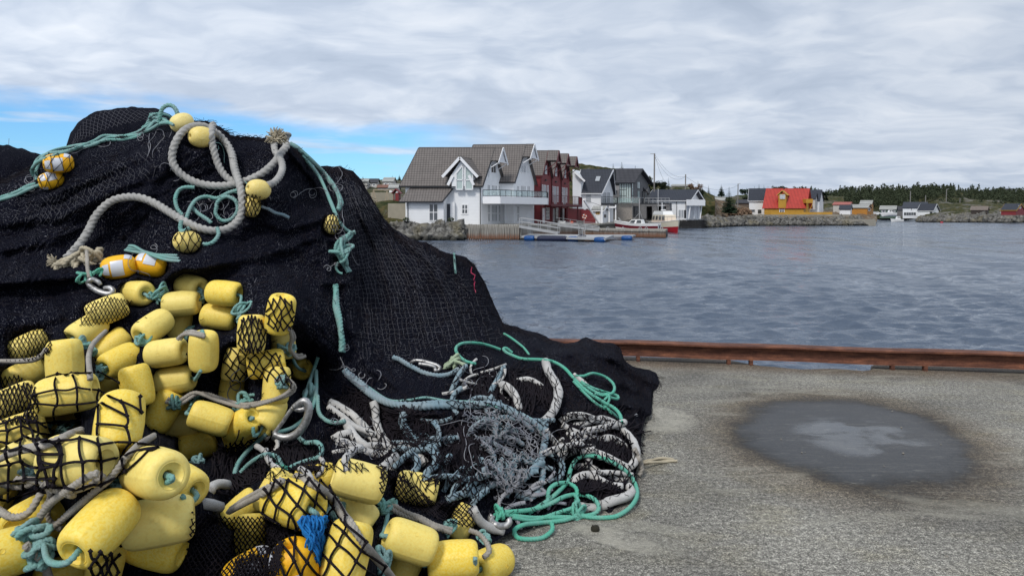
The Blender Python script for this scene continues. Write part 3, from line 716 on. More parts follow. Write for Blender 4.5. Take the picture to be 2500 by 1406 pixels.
MR = {'grey': mat('grey_rope', rough=.9, fn=rope_col((.46, .45, .43), (.34, .335, .325)), spec=.15),
      'head': mat('weathered_rope', rough=.9, fn=rope_col((.42, .39, .345), (.30, .275, .24), (.19, .175, .15)), spec=.15),
      'teal': mat('teal_rope', rough=.85, fn=rope_col((.18, .40, .36), (.24, .37, .36), (.31, .38, .37)), spec=.2),
      'green': mat('green_rope', rough=.85, fn=rope_col((.10, .46, .32), (.16, .42, .34), (.27, .40, .33)), spec=.2),
      'blue': mat('blue_rope', rough=.88, fn=rope_col((.20, .30, .355), (.28, .345, .375), (.25, .28, .29)), spec=.2),
      'white': mat('white_braid', rough=.85, fn=rope_col((.60, .585, .56), (.47, .46, .445), (.30, .29, .28)), spec=.2),
      'twine': mat('grey_twine', rough=.9, fn=rope_col((.36, .36, .38), (.20, .21, .25)), spec=.15),
      'worn': mat('worn_twine', rough=.9, fn=rope_col((.17, .17, .19), (.10, .10, .12), (.08, .08, .09)), spec=.1),
      'beige': mat('frayed_yarn', rough=.95, fn=rope_col((.52, .46, .34), (.40, .35, .26)), spec=.1),
      'black': mat('black_twine', rough=.85, fn=rope_col((.014, .012, .016), (.022, .018, .022), (.02, .02, .025)), spec=.06),
      'pink': mat('pink_twine', rough=.9, fn=rope_col((.55, .05, .13), (.45, .06, .12)), spec=.2),
      'paleg': mat('pale_green_rope', rough=.9, fn=rope_col((.36, .46, .30), (.42, .50, .36)), spec=.2),
      'cobalt': mat('cobalt_yarn', rough=.9, fn=rope_col((.012, .13, .42), (.02, .20, .52), (.015, .10, .30)), spec=.2)}
CA = Caster()
def drape(pts, r, lift=0, smooth=5, dfix=None, sink=.35):
    """pixel polyline -> 3-D centre line resting on what is there"""
    c = catmull([p[:2] for p in pts], 7)
    dd = np.array([(dfix if dfix else (CA.d(x, y) or np.nan)) for x, y in c], float)
    if np.all(np.isnan(dd)): dd[:] = 5.3
    ok = ~np.isnan(dd); ii = np.arange(len(dd)); dd = np.interp(ii, ii[ok], dd[ok])
    k = smooth; pad = np.pad(dd, k, mode='edge'); mn = np.array([pad[i:i + 2 * k + 1].min() for i in range(len(dd))])
    pad = np.pad(mn * .6 + dd * .4, k, mode='edge'); ker = np.hanning(2 * k + 3)[1:-1]; ker /= ker.sum(); sm = np.convolve(pad, ker, 'valid')
    dd = np.minimum(sm, dd + .02) - r * (1 - sink) - lift
    X = (c[:, 0] - 1250) / F * dd; Z = H - (c[:, 1] - HZ) / F * dd
    p = np.stack([X, dd, Z], 1)
    p[:, 2] = np.maximum(p[:, 2], r * .9)
    return p
NEWC = []
def rope_geo(p, r, kind='tw'):
    p, s = resample(p, r * (.32 if kind == 'tw' else .9))
    if kind == 'tw': return tube_np(p, r, 15, 3, r * 3.9, .42)
    if kind == 'br': return tube_np(p, r * (1 + .05 * np.sin(s / r * 1.1) + .04 * np.sin(s / r * .37 + 1)), 10, 4, r * 9, .10)
    return tube_np(p, r, 5)
def rope(label, mk, r, pts, kind='tw', lift=0, name='rope', group=None, cat='rope', dfix=None, smooth=5, n=1, spread=0, coll=True, sink=.35, parent=None):
    b = MB(); rs_ = random.Random(len(label) * 7 + int(pts[0][0]))
    for k in range(n):
        if n > 1:
            off = (k - (n - 1) / 2) * spread; ph = rs_.uniform(0, 6)
            q = [(x + off * math.sin(.9 * i + ph) + rs_.uniform(-1, 1), y + off * math.cos(.8 * i + ph)) for i, (x, y) in enumerate(pts)]
        else: q = pts
        p = drape(q, r, lift + .4 * r * (k % 2), smooth, dfix, sink); V, Fc = rope_geo(p, r, kind); b.add(V.tolist(), Fc)
        if coll: V2, F2 = tube_np(resample(p, r * 2)[0], r, 6); NEWC.append((V2, F2))
    o = b.build(name, MR[mk], parent, smooth=True)
    if not parent: tag(o, label, cat, group)
    return o
def flush():
    global CA
    for V2, F2 in NEWC: collide(V2, F2)
    NEWC.clear(); CA = Caster()
def knot(px, py, size, mk, r, label, loops=4, seed=0, lift=.01, d=None, name='knot', cat='knot', group=None):
    rs_ = random.Random(seed + int(px * 3 + py)); d = d or (CA.d(px, py) or 4.5); s_ = size * d / F; c = P(px, py, d - lift - s_ * .25); b = MB()
    for k in range(loops):
        ax = Vector((rs_.uniform(-1, 1), rs_.uniform(-.6, .6), rs_.uniform(-1, 1))).normalized(); u = ax.orthogonal().normalized(); v = ax.cross(u)
        R0 = s_ * rs_.uniform(.28, .5); ph = rs_.uniform(0, 6); turns = rs_.uniform(1.1, 1.7); oc = Vector((rs_.uniform(-.3, .3), rs_.uniform(-.12, .12), rs_.uniform(-.3, .3))) * s_
        pts = []
        for i in range(34):
            q = i / 33 * turns * 2 * math.pi + ph; rr = R0 * (1 + .18 * math.sin(q * 1.7 + ph)); pts.append(c + oc + u * math.cos(q) * rr + v * math.sin(q) * rr * .75 + ax * s_ * .10 * math.sin(q * .9 + ph))
        p = np.array([tuple(x) for x in pts]); V, Fc = rope_geo(p, r, 'tw'); b.add(V.tolist(), Fc); NEWC.append(tube_np(resample(p, r * 2)[0], r, 5))
    o = b.build(name, MR[mk], smooth=True); tag(o, label, cat, group); return o
def tangle(region, n, seg, mk, r, label, seed=1, lift=.01, name='loose_twine', amp=20):
    n = max(2, int(n * .17)); r = r * .66; amp = amp * .5; seg = seg * 2 + 2
    """loose loops of thin twine thrown over a region (cx,cy,rx,ry)"""
    rs_ = random.Random(seed); b = MB(); cx, cy, rx, ry = region
    for k in range(n):
        a = rs_.uniform(0, 6.28); q = math.sqrt(rs_.random()); x = cx + rx * q * math.cos(a); y = cy + ry * q * math.sin(a); th = rs_.uniform(0, 6.28); pts = []
        cv = rs_.uniform(-.5, .5)
        for i in range(seg):
            pts.append((x, y)); cv = max(-.9, min(.9, cv + rs_.uniform(-.35, .35))); th += cv; x += amp * math.cos(th) * rs_.uniform(.5, 1); y += amp * math.sin(th) * rs_.uniform(.4, .9)
        if any(CA.d(*q) is None for q in pts): continue
        p = drape(pts, r, lift * rs_.random(), 2); p, _ = resample(p, .012 if r < .004 else r * 1.5); V, Fc = tube_np(p, r, 4); b.add(V.tolist(), Fc)
    o = b.build(name, MR[mk], smooth=True); tag(o, label, 'twine', kind='stuff'); return o
def cords(region, n, label, seed, L=46, r=.0042):
    rs_ = random.Random(seed); b = MB(); cx, cy, rx, ry = region; base = rs_.uniform(0, 3)
    for k in range(n):
        a = rs_.uniform(0, 6.28); q = math.sqrt(rs_.random()); x = cx + rx * q * math.cos(a); y = cy + ry * q * math.sin(a); th = base + rs_.gauss(0, .7); cv = rs_.uniform(-.35, .35); pts = []
        for i in range(6): pts.append((x, y)); th += cv; x += L / 5 * math.cos(th); y += L / 5 * math.sin(th)
        if any((CA.d(*q) or 0) < 3.25 for q in pts): continue
        p = drape(pts, r, rs_.uniform(0, .02), 3); p, _ = resample(p, .014); V, Fc = tube_np(p, r, 4); b.add(V.tolist(), Fc)
    return tag(b.build('bunched_net', MR['black'], smooth=True), label, 'netting', kind='stuff')
cords((1130, 1110, 75, 75), 620, 'bunched black net cords filling the hollow of the tangle', 1)
cords((1000, 1060, 80, 60), 380, 'bunched black net cords left of the hollow', 2)
cords((1250, 940, 110, 40), 330, 'bunched black net cords behind the gathered corner', 3)
cords((1450, 1060, 95, 60), 420, 'bunched black net cords at the right end of the tangle', 4)
cords((1420, 1180, 90, 40), 220, 'bunched black net cords inside the large green loop', 5)
cords((880, 1000, 60, 50), 200, 'bunched black net cords by the white bundle', 6)
cords((640, 1120, 130, 50), 420, 'bunched black net cords between the two float piles', 7)
cords((560, 1200, 110, 50), 380, 'bunched black net cords left of the netted float with recess', 8, L=60)
flush()
# ---- lower layers: white braided float lines in the tangle
W = .027
WG = 'white braided lines in the tangle'
for lb, pts, r in [
 ('thick white braided line curving down through black mesh under the green rope', [(1332, 882), (1338, 905), (1353, 929), (1363, 953), (1359, 983), (1347, 1010), (1332, 1028), (1312, 1038)], .031),
 ('white braided line bending down beside the blue net corner', [(1215, 944), (1228, 940), (1241, 946), (1254, 961), (1263, 979), (1266, 1003)], .027),
 ('white braided line arching over the right end of the tangle', [(1368, 1030), (1385, 1018), (1405, 1014), (1437, 1018), (1469, 1032), (1501, 1041), (1528, 1056), (1546, 1077), (1554, 1103), (1549, 1128), (1534, 1141)], .025),
 ('second white braided line twisted over the arching one', [(1395, 1040), (1421, 1036), (1450, 1025), (1476, 1022), (1505, 1036), (1524, 1050)], .022),
 ('bright white braided line bowed above the large green loop', [(1360, 1130), (1372, 1113), (1390, 1102), (1413, 1098), (1445, 1102), (1477, 1115), (1509, 1131), (1536, 1146)], .027),
 ('grey braided line lying along the top of the bowed white one', [(1366, 1112), (1390, 1094), (1420, 1090), (1450, 1092)], .02),
 ('clean white braided bend under coarse mesh at the right', [(1465, 1078), (1480, 1070), (1497, 1071), (1515, 1082), (1528, 1094)], .025),
 ('grey braided line inside the large green loop', [(1401, 1140), (1436, 1138), (1469, 1156), (1501, 1168), (1540, 1173)], .02),
 ('lower grey braided line inside the large green loop', [(1440, 1160), (1465, 1170), (1489, 1184), (1520, 1186)], .02),
 ('white braided bend stub left inside the large green loop', [(1397, 1184), (1408, 1168), (1425, 1160), (1447, 1158)], .024),
 ('white braided end taped in black lying on the concrete in the green loop', [(1465, 1238), (1489, 1224), (1514, 1217), (1537, 1208), (1543, 1197), (1532, 1186)], .027),
 ('white braided line half hidden behind the small green coil', [(1405, 1232), (1437, 1243), (1466, 1243)], .024),
 ('white braided line curling out onto the concrete above the lowest floats', [(1153, 1240), (1160, 1256), (1174, 1274), (1196, 1288), (1228, 1296)], .023),
 ('long white braided line running down from the smooth net above the bundle', [(804, 982), (827, 992), (859, 1012), (882, 1034), (902, 1057), (921, 1083)], .024),
 ('white braided line doubled under the long one in the bundle', [(801, 992), (833, 1014), (858, 1034), (880, 1052), (908, 1075)], .018),
 ('white braided line with taped end in the middle of the bundle', [(846, 1031), (859, 1057), (878, 1080), (900, 1094)], .026),
 ('short white braided line poking left out of the bundle', [(812, 1074), (833, 1062), (857, 1056)], .024),
 ('white braided line lying lowest in the bundle with green twine on it', [(825, 1078), (859, 1088), (892, 1103), (924, 1110), (948, 1109)], .025),
 ('fat white line standing upright under black mesh beside the blue rope', [(911, 980), (917, 1000), (918, 1025), (926, 1052), (938, 1074), (952, 1090)], .024),
 ('white line under black mesh left of the hollow', [(980, 1087), (1005, 1104), (1024, 1118), (1040, 1134)], .026),
 ('grey braided pair end above the bright lone float', [(935, 1142), (948, 1128), (966, 1114)], .019),
 ('grey braided end beside the pair above the lone float', [(958, 1148), (966, 1134), (982, 1122)], .018),
 ('white braided scrap behind the green ropes at the left', [(640, 1078), (670, 1070), (700, 1080)], .02),
 ('white braided stub by the dark hollow left of the netted float', [(495, 1230), (515, 1232), (540, 1238)], .022),
 ('white loop in the dark hollow at the left', [(512, 1200), (520, 1186), (540, 1180), (556, 1184)], .022),
 ('white braided line under mesh behind the green coil', [(1400, 915), (1420, 930), (1440, 950)], .02),
 ('grey line under mesh in the middle right', [(1262, 930), (1290, 925), (1320, 940), (1328, 950)], .018),
 ('white braided scrap below the arching line', [(1380, 1060), (1400, 1070), (1420, 1062), (1432, 1050)], .02)]:
    rope(lb, 'white', r, pts, 'br', group=WG, name='braided_line', cat='line')
flush()
BG = 'blue ropes in the tangle'
for lb, pts, r in [
 ('blue rope hanging down the right side of the twine tangle', [(1329, 1030), (1333, 1050), (1331, 1075), (1321, 1119), (1297, 1151), (1266, 1174), (1230, 1176), (1198, 1150), (1186, 1123)], .021),
 ('blue rope end running out low left of the tangle', [(1090, 1220), (1130, 1206), (1160, 1200), (1190, 1186), (1230, 1181), (1262, 1180)], .020),
 ('blue rope loop reaching toward the large green loop', [(1329, 1180), (1361, 1171), (1373, 1147), (1368, 1125), (1341, 1107)], .019),
 ('blue rope bend hanging under the twine tangle', [(1258, 1206), (1285, 1214), (1309, 1206), (1322, 1178), (1326, 1145)], .018),
 ('grey blue rope sweeping from the dark net to the blue corner', [(960, 872), (975, 877), (991, 887), (1015, 900), (1039, 911), (1069, 917), (1099, 913), (1120, 900)], .017),
 ('blue rope forming the left corner of the gathered net', [(1138, 893), (1123, 911), (1111, 935), (1102, 958), (1112, 962)], .018),
 ('blue rope forming the right corner of the gathered net', [(1230, 896), (1226, 905), (1215, 926), (1200, 952), (1196, 968)], .018),
 ('blue rope buried in mesh at the left of the tangle', [(985, 1008), (983, 1030), (991, 1048), (1009, 1068), (1030, 1080)], .024),
 ('blue rope standing in the mesh low in the middle', [(1100, 1112), (1086, 1134), (1084, 1160), (1092, 1184), (1110, 1200)], .020),
 ('blue rope folded in mesh above the half buried float', [(1052, 1096), (1066, 1118), (1060, 1140), (1044, 1152), (1038, 1168)], .020),
 ('blue rope lying across the middle of the tangle', [(1150, 1068), (1180, 1074), (1215, 1074), (1250, 1080)], .019),
 ('blue rope lying just above the middle one', [(1155, 1048), (1188, 1042), (1230, 1052), (1265, 1050)], .018),
 ('blue rope lying below the middle one', [(1165, 1092), (1190, 1100), (1225, 1098), (1250, 1106)], .018),
 ('short blue rope across the knotted twine', [(1195, 1160), (1225, 1150), (1250, 1165), (1280, 1150)], .016),
 ('blue rope under the twine heap at the top', [(1140, 985), (1165, 972), (1195, 975), (1225, 990)], .018),
 ('blue rope end reaching down left from the tangle corner', [(1190, 1195), (1165, 1215), (1150, 1235)], .017)]:
    rope(lb, 'blue', r, pts, group=BG)
flush()
def snarl(region, n, mk, r, label, seed, kind='tw', L=60):
    L = L * 1.7; n = int(n * .6)
    rs_ = random.Random(seed); b = MB(); cx, cy, rx, ry = region
    for k in range(n):
        a = rs_.uniform(0, 6.28); q = math.sqrt(rs_.random()); x = cx + rx * q * math.cos(a); y = cy + ry * q * math.sin(a); th = rs_.uniform(-.9, .9) + (math.pi if rs_.random() < .5 else 0); cv = rs_.uniform(-.7, .7); pts = []
        for i in range(6): pts.append((x, y)); th += cv * .55; x += L / 5 * math.cos(th); y += L / 5 * math.sin(th) * .7
        rr = r * rs_.uniform(.8, 1.15); p = drape(pts, rr, 0, 7, sink=.6); V, Fc = rope_geo(p, rr, kind); b.add(V.tolist(), Fc); NEWC.append(tube_np(resample(p, rr * 2)[0], rr, 6))
    return tag(b.build('rope_snarl', MR[mk], smooth=True), label, 'rope snarl', kind='stuff')
snarl((1170, 1085, 125, 90), 62, 'blue', .016, 'dense snarl of blue grey rope pieces sunk in the middle of the tangle', 1)
snarl((1040, 1090, 70, 60), 7, 'blue', .018, 'blue rope pieces sunk in mesh at the left of the tangle', 2, L=45)
snarl((1440, 1110, 52, 62), 15, 'white', .019, 'snarl of white braided line pieces at the right end of the tangle', 3, 'br')
snarl((880, 1080, 50, 40), 6, 'white', .018, 'white braided line pieces in the bundle right of the hook', 4, 'br')
snarl((700, 1110, 120, 36), 12, 'white', .013, 'white line scraps in the dark between the float piles', 5, 'br', L=45)
snarl((1300, 1210, 110, 40), 20, 'twine', .010, 'grey cord pieces low at the foot of the tangle', 6, L=50)
snarl((1190, 930, 60, 34), 12, 'white', .010, 'pale cords inside the gathered net corner', 7, 'br', L=40)
snarl((90, 1180, 110, 60), 10, 'head', .012, 'weathered rope pieces in the gaps between the left floats', 8, L=60)
flush()
cords((1120, 1110, 62, 62), 110, 'loose black net cords lying over the hollow of the tangle', 11, r=.003)
cords((1450, 1070, 80, 45), 60, 'loose black net cords lying over the white lines at the right', 12, r=.003)
cords((990, 1050, 70, 40), 60, 'loose black net cords lying left of the hollow', 13, r=.003)
flush()
# fine black net lies over these lines (built below) ; now ropes on top
rope('thick blue grey rope sweeping from the hanging line across the front of the tangle', 'blue', .021,
     [(845, 905), (858, 918), (880, 938), (905, 960), (935, 978), (965, 988), (1020, 992), (1080, 987), (1150, 988), (1195, 985), (1235, 998), (1275, 1018), (1305, 1035), (1322, 1050)], n=2, spread=7, lift=.01)
rope('thin teal rope lying along the top of the thick blue grey rope', 'teal', .008, [(862, 920), (900, 945), (950, 976), (1000, 976), (1040, 970), (1090, 978), (1160, 982), (1240, 1000), (1290, 1018), (1310, 1040), (1322, 1062)], lift=.035)
rope('teal and grey rope bundle running down from the frayed top knot', 'teal', .017,
     [(706, 352), (725, 362), (745, 378), (765, 395), (788, 420), (810, 448), (826, 475), (832, 498), (826, 514)], n=2, spread=5)
rope('pale teal cord hanging inside the right hand rope bundle', 'teal', .012, [(738, 378), (760, 405), (780, 436), (795, 470), (812, 505), (830, 540), (848, 562), (866, 568)], n=2, spread=6)
rope('vertical blue teal braid hanging down the middle of the heap', 'teal', .019, [(822, 698), (823, 720), (822, 745), (826, 775), (829, 805), (833, 838), (836, 862)], n=2, spread=7)
rope('doubled teal rope bunch hanging from the knot on the right ridge', 'teal', .014, [(866, 566), (850, 574), (832, 584), (820, 598), (820, 615), (832, 632), (846, 650), (856, 664)], n=3, spread=9, lift=.02)
knot(836, 622, 46, 'teal', .012, 'teal knot wound round the hanging bunch on the right ridge', 5, 3)
rope('teal rope tail curling from the right ridge knot', 'teal', .009, [(826, 640), (820, 652), (826, 664), (836, 668)], lift=.02)
TR = [(-60, 500), (0, 482), (30, 472), (60, 462), (92, 455)]
rope('teal rope strands running off the left edge of the heap', 'teal', .012, TR, n=3, spread=7)
TR2 = [(92, 432), (84, 412), (92, 388), (118, 376), (155, 370), (200, 361), (235, 352), (262, 338), (300, 333), (335, 324), (362, 308), (385, 296), (412, 300)]
rope('long bundle of teal ropes along the left ridge of the heap', 'teal', .013, TR2, n=3, spread=8)
rope('teal rope loop standing up at the very top of the heap', 'teal', .016, [(386, 300), (390, 285), (396, 266), (410, 257), (424, 261), (433, 276), (431, 292)], dfix=5.32)
rope('teal rope leading into the highest egg float', 'teal', .011, [(375, 288), (392, 290), (410, 298), (424, 306)], lift=.05)
knot(380, 297, 46, 'teal', .011, 'teal knot at the top of the ridge ropes beside the highest float', 5, 1)
tangle((375, 312, 36, 22), 26, 7, 'twine', .0028, 'white twine wisps hanging under the top knot of the ridge', 11)
tangle((92, 430, 10, 22), 20, 5, 'twine', .003, 'pale twine loops beside the orange floats on the ridge', 12)
tangle((135, 372, 55, 8), 10, 8, 'twine', .003, 'pale twine along the ridge ropes above the orange floats', 13)
# big rope
BIG = [(160, 632), (171, 622), (199, 590), (217, 561), (235, 526), (267, 494), (302, 482), (338, 482), (373, 494), (409, 515), (445, 537), (480, 554), (516, 563), (551, 560), (576, 544), (590, 519), (591, 483), (585, 451), (573, 412), (566, 376), (551, 348), (526, 323), (498, 309), (470, 309), (445, 323), (427, 352), (420, 384), (427, 408), (448, 430), (480, 446), (516, 453), (551, 453), (576, 449), (605, 440), (640, 423), (669, 398), (687, 373), (700, 356), (694, 343), (682, 338)]
rope('very thick grey three strand rope coiled over the top of the heap', 'grey', .0275, BIG, lift=.02, smooth=7)
rope('thick grey rope end hanging down behind the big coil', 'grey', .026, [(521, 302), (516, 322), (517, 345), (524, 375), (534, 405), (551, 431), (572, 446)], smooth=7)
rope('thick grey rope hanging from the frayed knot behind the right egg float', 'grey', .025, [(655, 452), (668, 447), (683, 430), (690, 408), (684, 388), (672, 370), (670, 352), (678, 338)], smooth=7)
def fray(px, py, rad, n, mk, r, label, seed, ang=(0, 6.28), name='frayed_end', ln=1.0):
    rs_ = random.Random(seed); b = MB(); d = (CA.d(px, py) or 5.2) - .05
    for k in range(n):
        a = rs_.uniform(*ang); L = rad * rs_.uniform(.5, 1.0) * ln; pts = []; x = px + rs_.uniform(-.35, .35) * rad; y = py + rs_.uniform(-.25, .25) * rad; dd = d - rs_.uniform(0, .05)
        for i in range(6):
            pts.append(P(x, y, dd)); x += L / 5 * math.cos(a); y -= L / 5 * math.sin(a); a += rs_.uniform(-.45, .45); dd += rs_.uniform(-.012, .012)
        p, _ = resample(np.array([tuple(q) for q in pts]), .01); V, Fc = tube_np(p, r, 4); b.add(V.tolist(), Fc)
    o = b.build(name, MR[mk], smooth=True); tag(o, label, 'rope end'); return o
fray(676, 338, 26, 200, 'beige', .0034, 'pale frayed rope knot at the top right peak of the heap', 5, (-.6, 3.6))
knot(684, 342, 34, 'grey', .013, 'grey rope turns under the frayed peak knot', 3, 8)
fray(134, 640, 20, 110, 'beige', .003, 'frayed beige end of the very thick rope', 6, (2.0, 4.6))
knot(178, 640, 58, 'beige', .016, 'beige unlaid strands knotted at the lower end of the thick rope', 6, 4)
knot(228, 634, 52, 'beige', .014, 'beige rope loops between the strand knot and the orange float', 6, 9)
rope('grey rope tail hanging from the beige loops to the snap hook', 'head', .012, [(212, 612), (213, 630), (214, 655), (218, 678)], lift=.05)
knot(214, 676, 34, 'green', .008, 'green lashing on the small snap hook', 4, 2); knot(240, 668, 22, 'green', .007, 'green lashing just right of the snap hook lashing', 3, 3)
# teal tangle below the big coil
for lb, pts in [('teal rope bend at the upper left of the tangle inside the thick rope', [(475, 458), (455, 457), (437, 464), (428, 485), (433, 510), (446, 526)]),
                ('teal ring of rope in the middle of the tangle inside the thick rope', [(530, 502), (526, 520), (540, 538), (563, 536), (580, 514), (575, 490), (552, 480), (532, 492), (528, 505)]),
                ('teal rope running across the tangle inside the thick rope', [(452, 540), (466, 505), (482, 486), (505, 480), (530, 484), (560, 470), (590, 462)]),
                ('teal rope hanging left below the tangle inside the thick rope', [(443, 538), (440, 556), (446, 566), (462, 556)]),
                ('teal rope curling out right of the netted egg float', [(495, 596), (510, 596), (524, 588), (534, 572), (530, 556)]),
                ('teal rope slanting through the tangle inside the thick rope', [(468, 505), (485, 522), (505, 535), (516, 545)])]:
    rope(lb, 'teal', .014, pts, lift=.01)
tangle((505, 505, 66, 42), 60, 7, 'twine', .0032, 'grey twine snarl inside the bend of the thick rope', 14)
tangle((545, 400, 26, 50), 16, 7, 'teal', .004, 'thin teal cords behind the thick rope coil', 15)
rope('dark speckled rope running right from the netted float', 'blue', .012, [(638, 504), (655, 510), (672, 520), (690, 524), (706, 532)])
rope('teal cord bundle above the sunken orange floats', 'teal', .010, [(312, 606), (330, 608), (352, 614), (380, 622), (408, 628), (436, 631)], n=3, spread=7)
tangle((350, 612, 40, 8), 10, 7, 'twine', .003, 'pale twine above the sunken orange floats', 16)
rope('short teal rope hanging over the right shoulder of the heap', 'teal', .010, [(1108, 618), (1110, 635), (1111, 655), (1113, 668)])
for k, (y0, y1) in enumerate(((652, 690), (690, 715))):
    rope(['pink twine on the right shoulder of the heap', 'pink twine end below the other pink piece'][k], 'pink', .004, [(1152 + k * 6, y0), (1150 + k * 8, y0 + 14), (1160, y0 + 20), (1156 + k * 5, y1 - 6), (1161, y1)], 'pl')
# green ropes on the right
GR = 'green ropes on the right of the heap'
for lb, pts, r in [
 ('green rope bow arching over the dark net to the left of the slack curve', [(1160, 888), (1138, 882), (1122, 870), (1113, 856), (1116, 845), (1130, 838), (1158, 837), (1188, 842), (1221, 853)], .012),
 ('short green rope piece slanting on the net above the slack curve', [(1230, 814), (1244, 822), (1258, 832), (1278, 848), (1292, 866)], .010),
 ('long green rope running right from its hook bend to the green coil', [(1250, 861), (1236, 850), (1229, 852), (1236, 860), (1255, 869), (1278, 876), (1323, 878), (1353, 884), (1379, 899), (1400, 922), (1429, 951), (1469, 979), (1501, 997), (1515, 1015), (1518, 1032)], .013),
 ('green coil turn lying widest on the dark net at the right', [(1405, 917), (1425, 918), (1447, 911), (1478, 920), (1497, 936), (1500, 952), (1488, 963), (1461, 960), (1433, 944), (1418, 930)], .011),
 ('green coil turn lying lower with a loose bend at the right', [(1424, 935), (1450, 948), (1480, 958), (1508, 966), (1506, 974), (1482, 968), (1452, 962)], .011),
 ('green rope doubled under the coil', [(1400, 930), (1430, 962), (1462, 990), (1490, 1003), (1508, 1020)], .011)]:
    rope(lb, 'green', r, pts, group=GR, lift=.015)
knot(1480, 985, 40, 'green', .009, 'green rope turns bunched at the end of the coil', 4, 6)
flush()
for lb, pts, r in [
 ('small green rope ring behind the lower coil', [(1337, 1218), (1341, 1194), (1361, 1180), (1389, 1180), (1408, 1194), (1406, 1224)], .012),
 ('large green rope loop lying over the tangle onto the concrete', [(1373, 1246), (1409, 1254), (1445, 1264), (1481, 1266), (1517, 1254), (1544, 1232), (1556, 1206), (1548, 1174), (1528, 1150), (1497, 1129), (1461, 1115), (1429, 1112), (1406, 1122), (1393, 1146), (1385, 1174), (1365, 1198), (1337, 1222), (1309, 1240), (1290, 1252)], .0125),
 ('bright green rope coil at the foot of the heap', [(1218, 1250), (1262, 1248), (1301, 1243), (1341, 1230), (1381, 1211), (1421, 1207), (1451, 1218), (1462, 1240), (1446, 1256), (1405, 1262), (1349, 1262), (1301, 1264), (1250, 1258), (1222, 1252)], .0125),
 ('green rope end curled on the concrete in front of the heap', [(1345, 1274), (1349, 1292), (1325, 1312), (1289, 1319), (1262, 1310), (1256, 1294), (1277, 1281), (1317, 1276), (1373, 1270), (1400, 1262)], .012),
 ('green rope crossing the middle of the foot coil', [(1250, 1262), (1300, 1270), (1350, 1255), (1400, 1238), (1412, 1222), (1400, 1205)], .011)]:
    rope(lb, 'green', r, pts, group=GR, lift=.004, smooth=4)
knot(1404, 1255, 42, 'green', .009, 'frayed bright green knot in the foot coil', 5, 5)
knot(1216, 1262, 36, 'green', .009, 'green turns on the shackle at the foot of the heap', 3, 5)
for lb, pts in [
 ('teal rope rising to a point right of the upper floats', [(776, 872), (767, 900), (757, 930), (745, 965), (736, 990)]),
 ('teal rope running down over the big snap hook', [(772, 905), (772, 950), (769, 976), (756, 1005), (736, 1028), (707, 1047), (668, 1057)]),
 ('teal rope drooping right from the hook to the white bundle', [(775, 965), (778, 1005), (795, 1025), (820, 1032), (842, 1027)]),
 ('teal rope wandering below the big snap hook in three bends', [(728, 1066), (746, 1080), (775, 1080), (786, 1096), (778, 1115), (749, 1125), (720, 1136), (700, 1146), (688, 1137), (675, 1115), (649, 1110), (623, 1122), (600, 1140), (578, 1164)]),
 ('teal rope curving down from the lower float cluster', [(648, 1060), (622, 1084), (600, 1106), (580, 1134), (570, 1168)])]:
    rope(lb, 'teal', .0125, pts, lift=.02)
knot(752, 968, 44, 'teal', .011, 'teal rope turns through the eye of the big snap hook', 5, 7)
fray(695, 1143, 22, 50, 'green', .0025, 'frayed bright green yarn in the lowest teal bend', 9, (2.6, 5.2))
flush()
# weathered head ropes carrying the floats
HG = 'weathered ropes carrying the floats'
for lb, pts, n_ in [
 ('weathered rope pair running from the net knuckle down to the lower left corner', [(372, 1066), (340, 1090), (310, 1122), (275, 1165), (230, 1200), (175, 1242), (125, 1284), (98, 1300)], 2),
 ('thin weathered rope running parallel above the lower left pair', [(240, 1155), (217, 1162), (175, 1190), (130, 1222), (105, 1250), (84, 1284)], 1),
 ('weathered rope swagged across the lower float cluster', [(405, 976), (434, 984), (473, 962), (498, 962), (534, 974), (587, 989), (622, 986), (676, 972), (706, 958), (716, 942), (700, 926), (672, 930)], 2),
 ('weathered rope passing between the upper left floats', [(262, 806), (240, 822), (222, 840), (212, 870), (216, 900), (222, 930)], 2),
 ('weathered rope behind the middle floats', [(435, 832), (448, 818), (470, 812), (500, 818)], 2),
 ('weathered rope pair leading right between the lowest floats', [(948, 1236), (966, 1243), (989, 1252), (1022, 1261), (1060, 1280), (1096, 1292)], 3),
 ('weathered rope running diagonally under coarse mesh at the bottom', [(728, 1160), (750, 1168), (778, 1186), (808, 1216), (834, 1255), (859, 1287), (885, 1320), (911, 1349), (940, 1385), (962, 1412)], 3),
 ('weathered rope running through the left mesh', [(-10, 1128), (42, 1102), (97, 1088), (140, 1072), (165, 1058), (195, 1050)], 2),
 ('dark weathered rope above the shaded left float', [(-10, 884), (40, 882), (80, 876), (98, 866), (108, 852)], 2),
 ('weathered rope low in the left mesh', [(100, 1180), (140, 1200), (180, 1212)], 2),
 ('weathered rope under the round knotted floats at the right', [(1150, 1292), (1172, 1300), (1186, 1322), (1190, 1345), (1178, 1362)], 2),
 ('weathered cords beside the highest netted float', [(708, 806), (716, 826), (712, 850), (726, 870), (742, 866)], 2),
 ('thin weathered rope in the dark left of the netted float with recess', [(560, 1246), (600, 1222), (650, 1196), (690, 1172)], 2),
 ('weathered rope between the lashed knot and the bottom edge', [(60, 1330), (100, 1370), (120, 1415)], 2),
 ('weathered rope on the left of the yellow float with recess', [(100, 1204), (70, 1250), (30, 1262), (-10, 1240)], 1)]:
    rope(lb, 'head', .0115 if n_ > 1 else .0125, pts, smooth=10, n=n_, spread=8 if n_ > 1 else 0, group=HG, lift=.03)
KG = 'teal lashings on the weathered ropes'
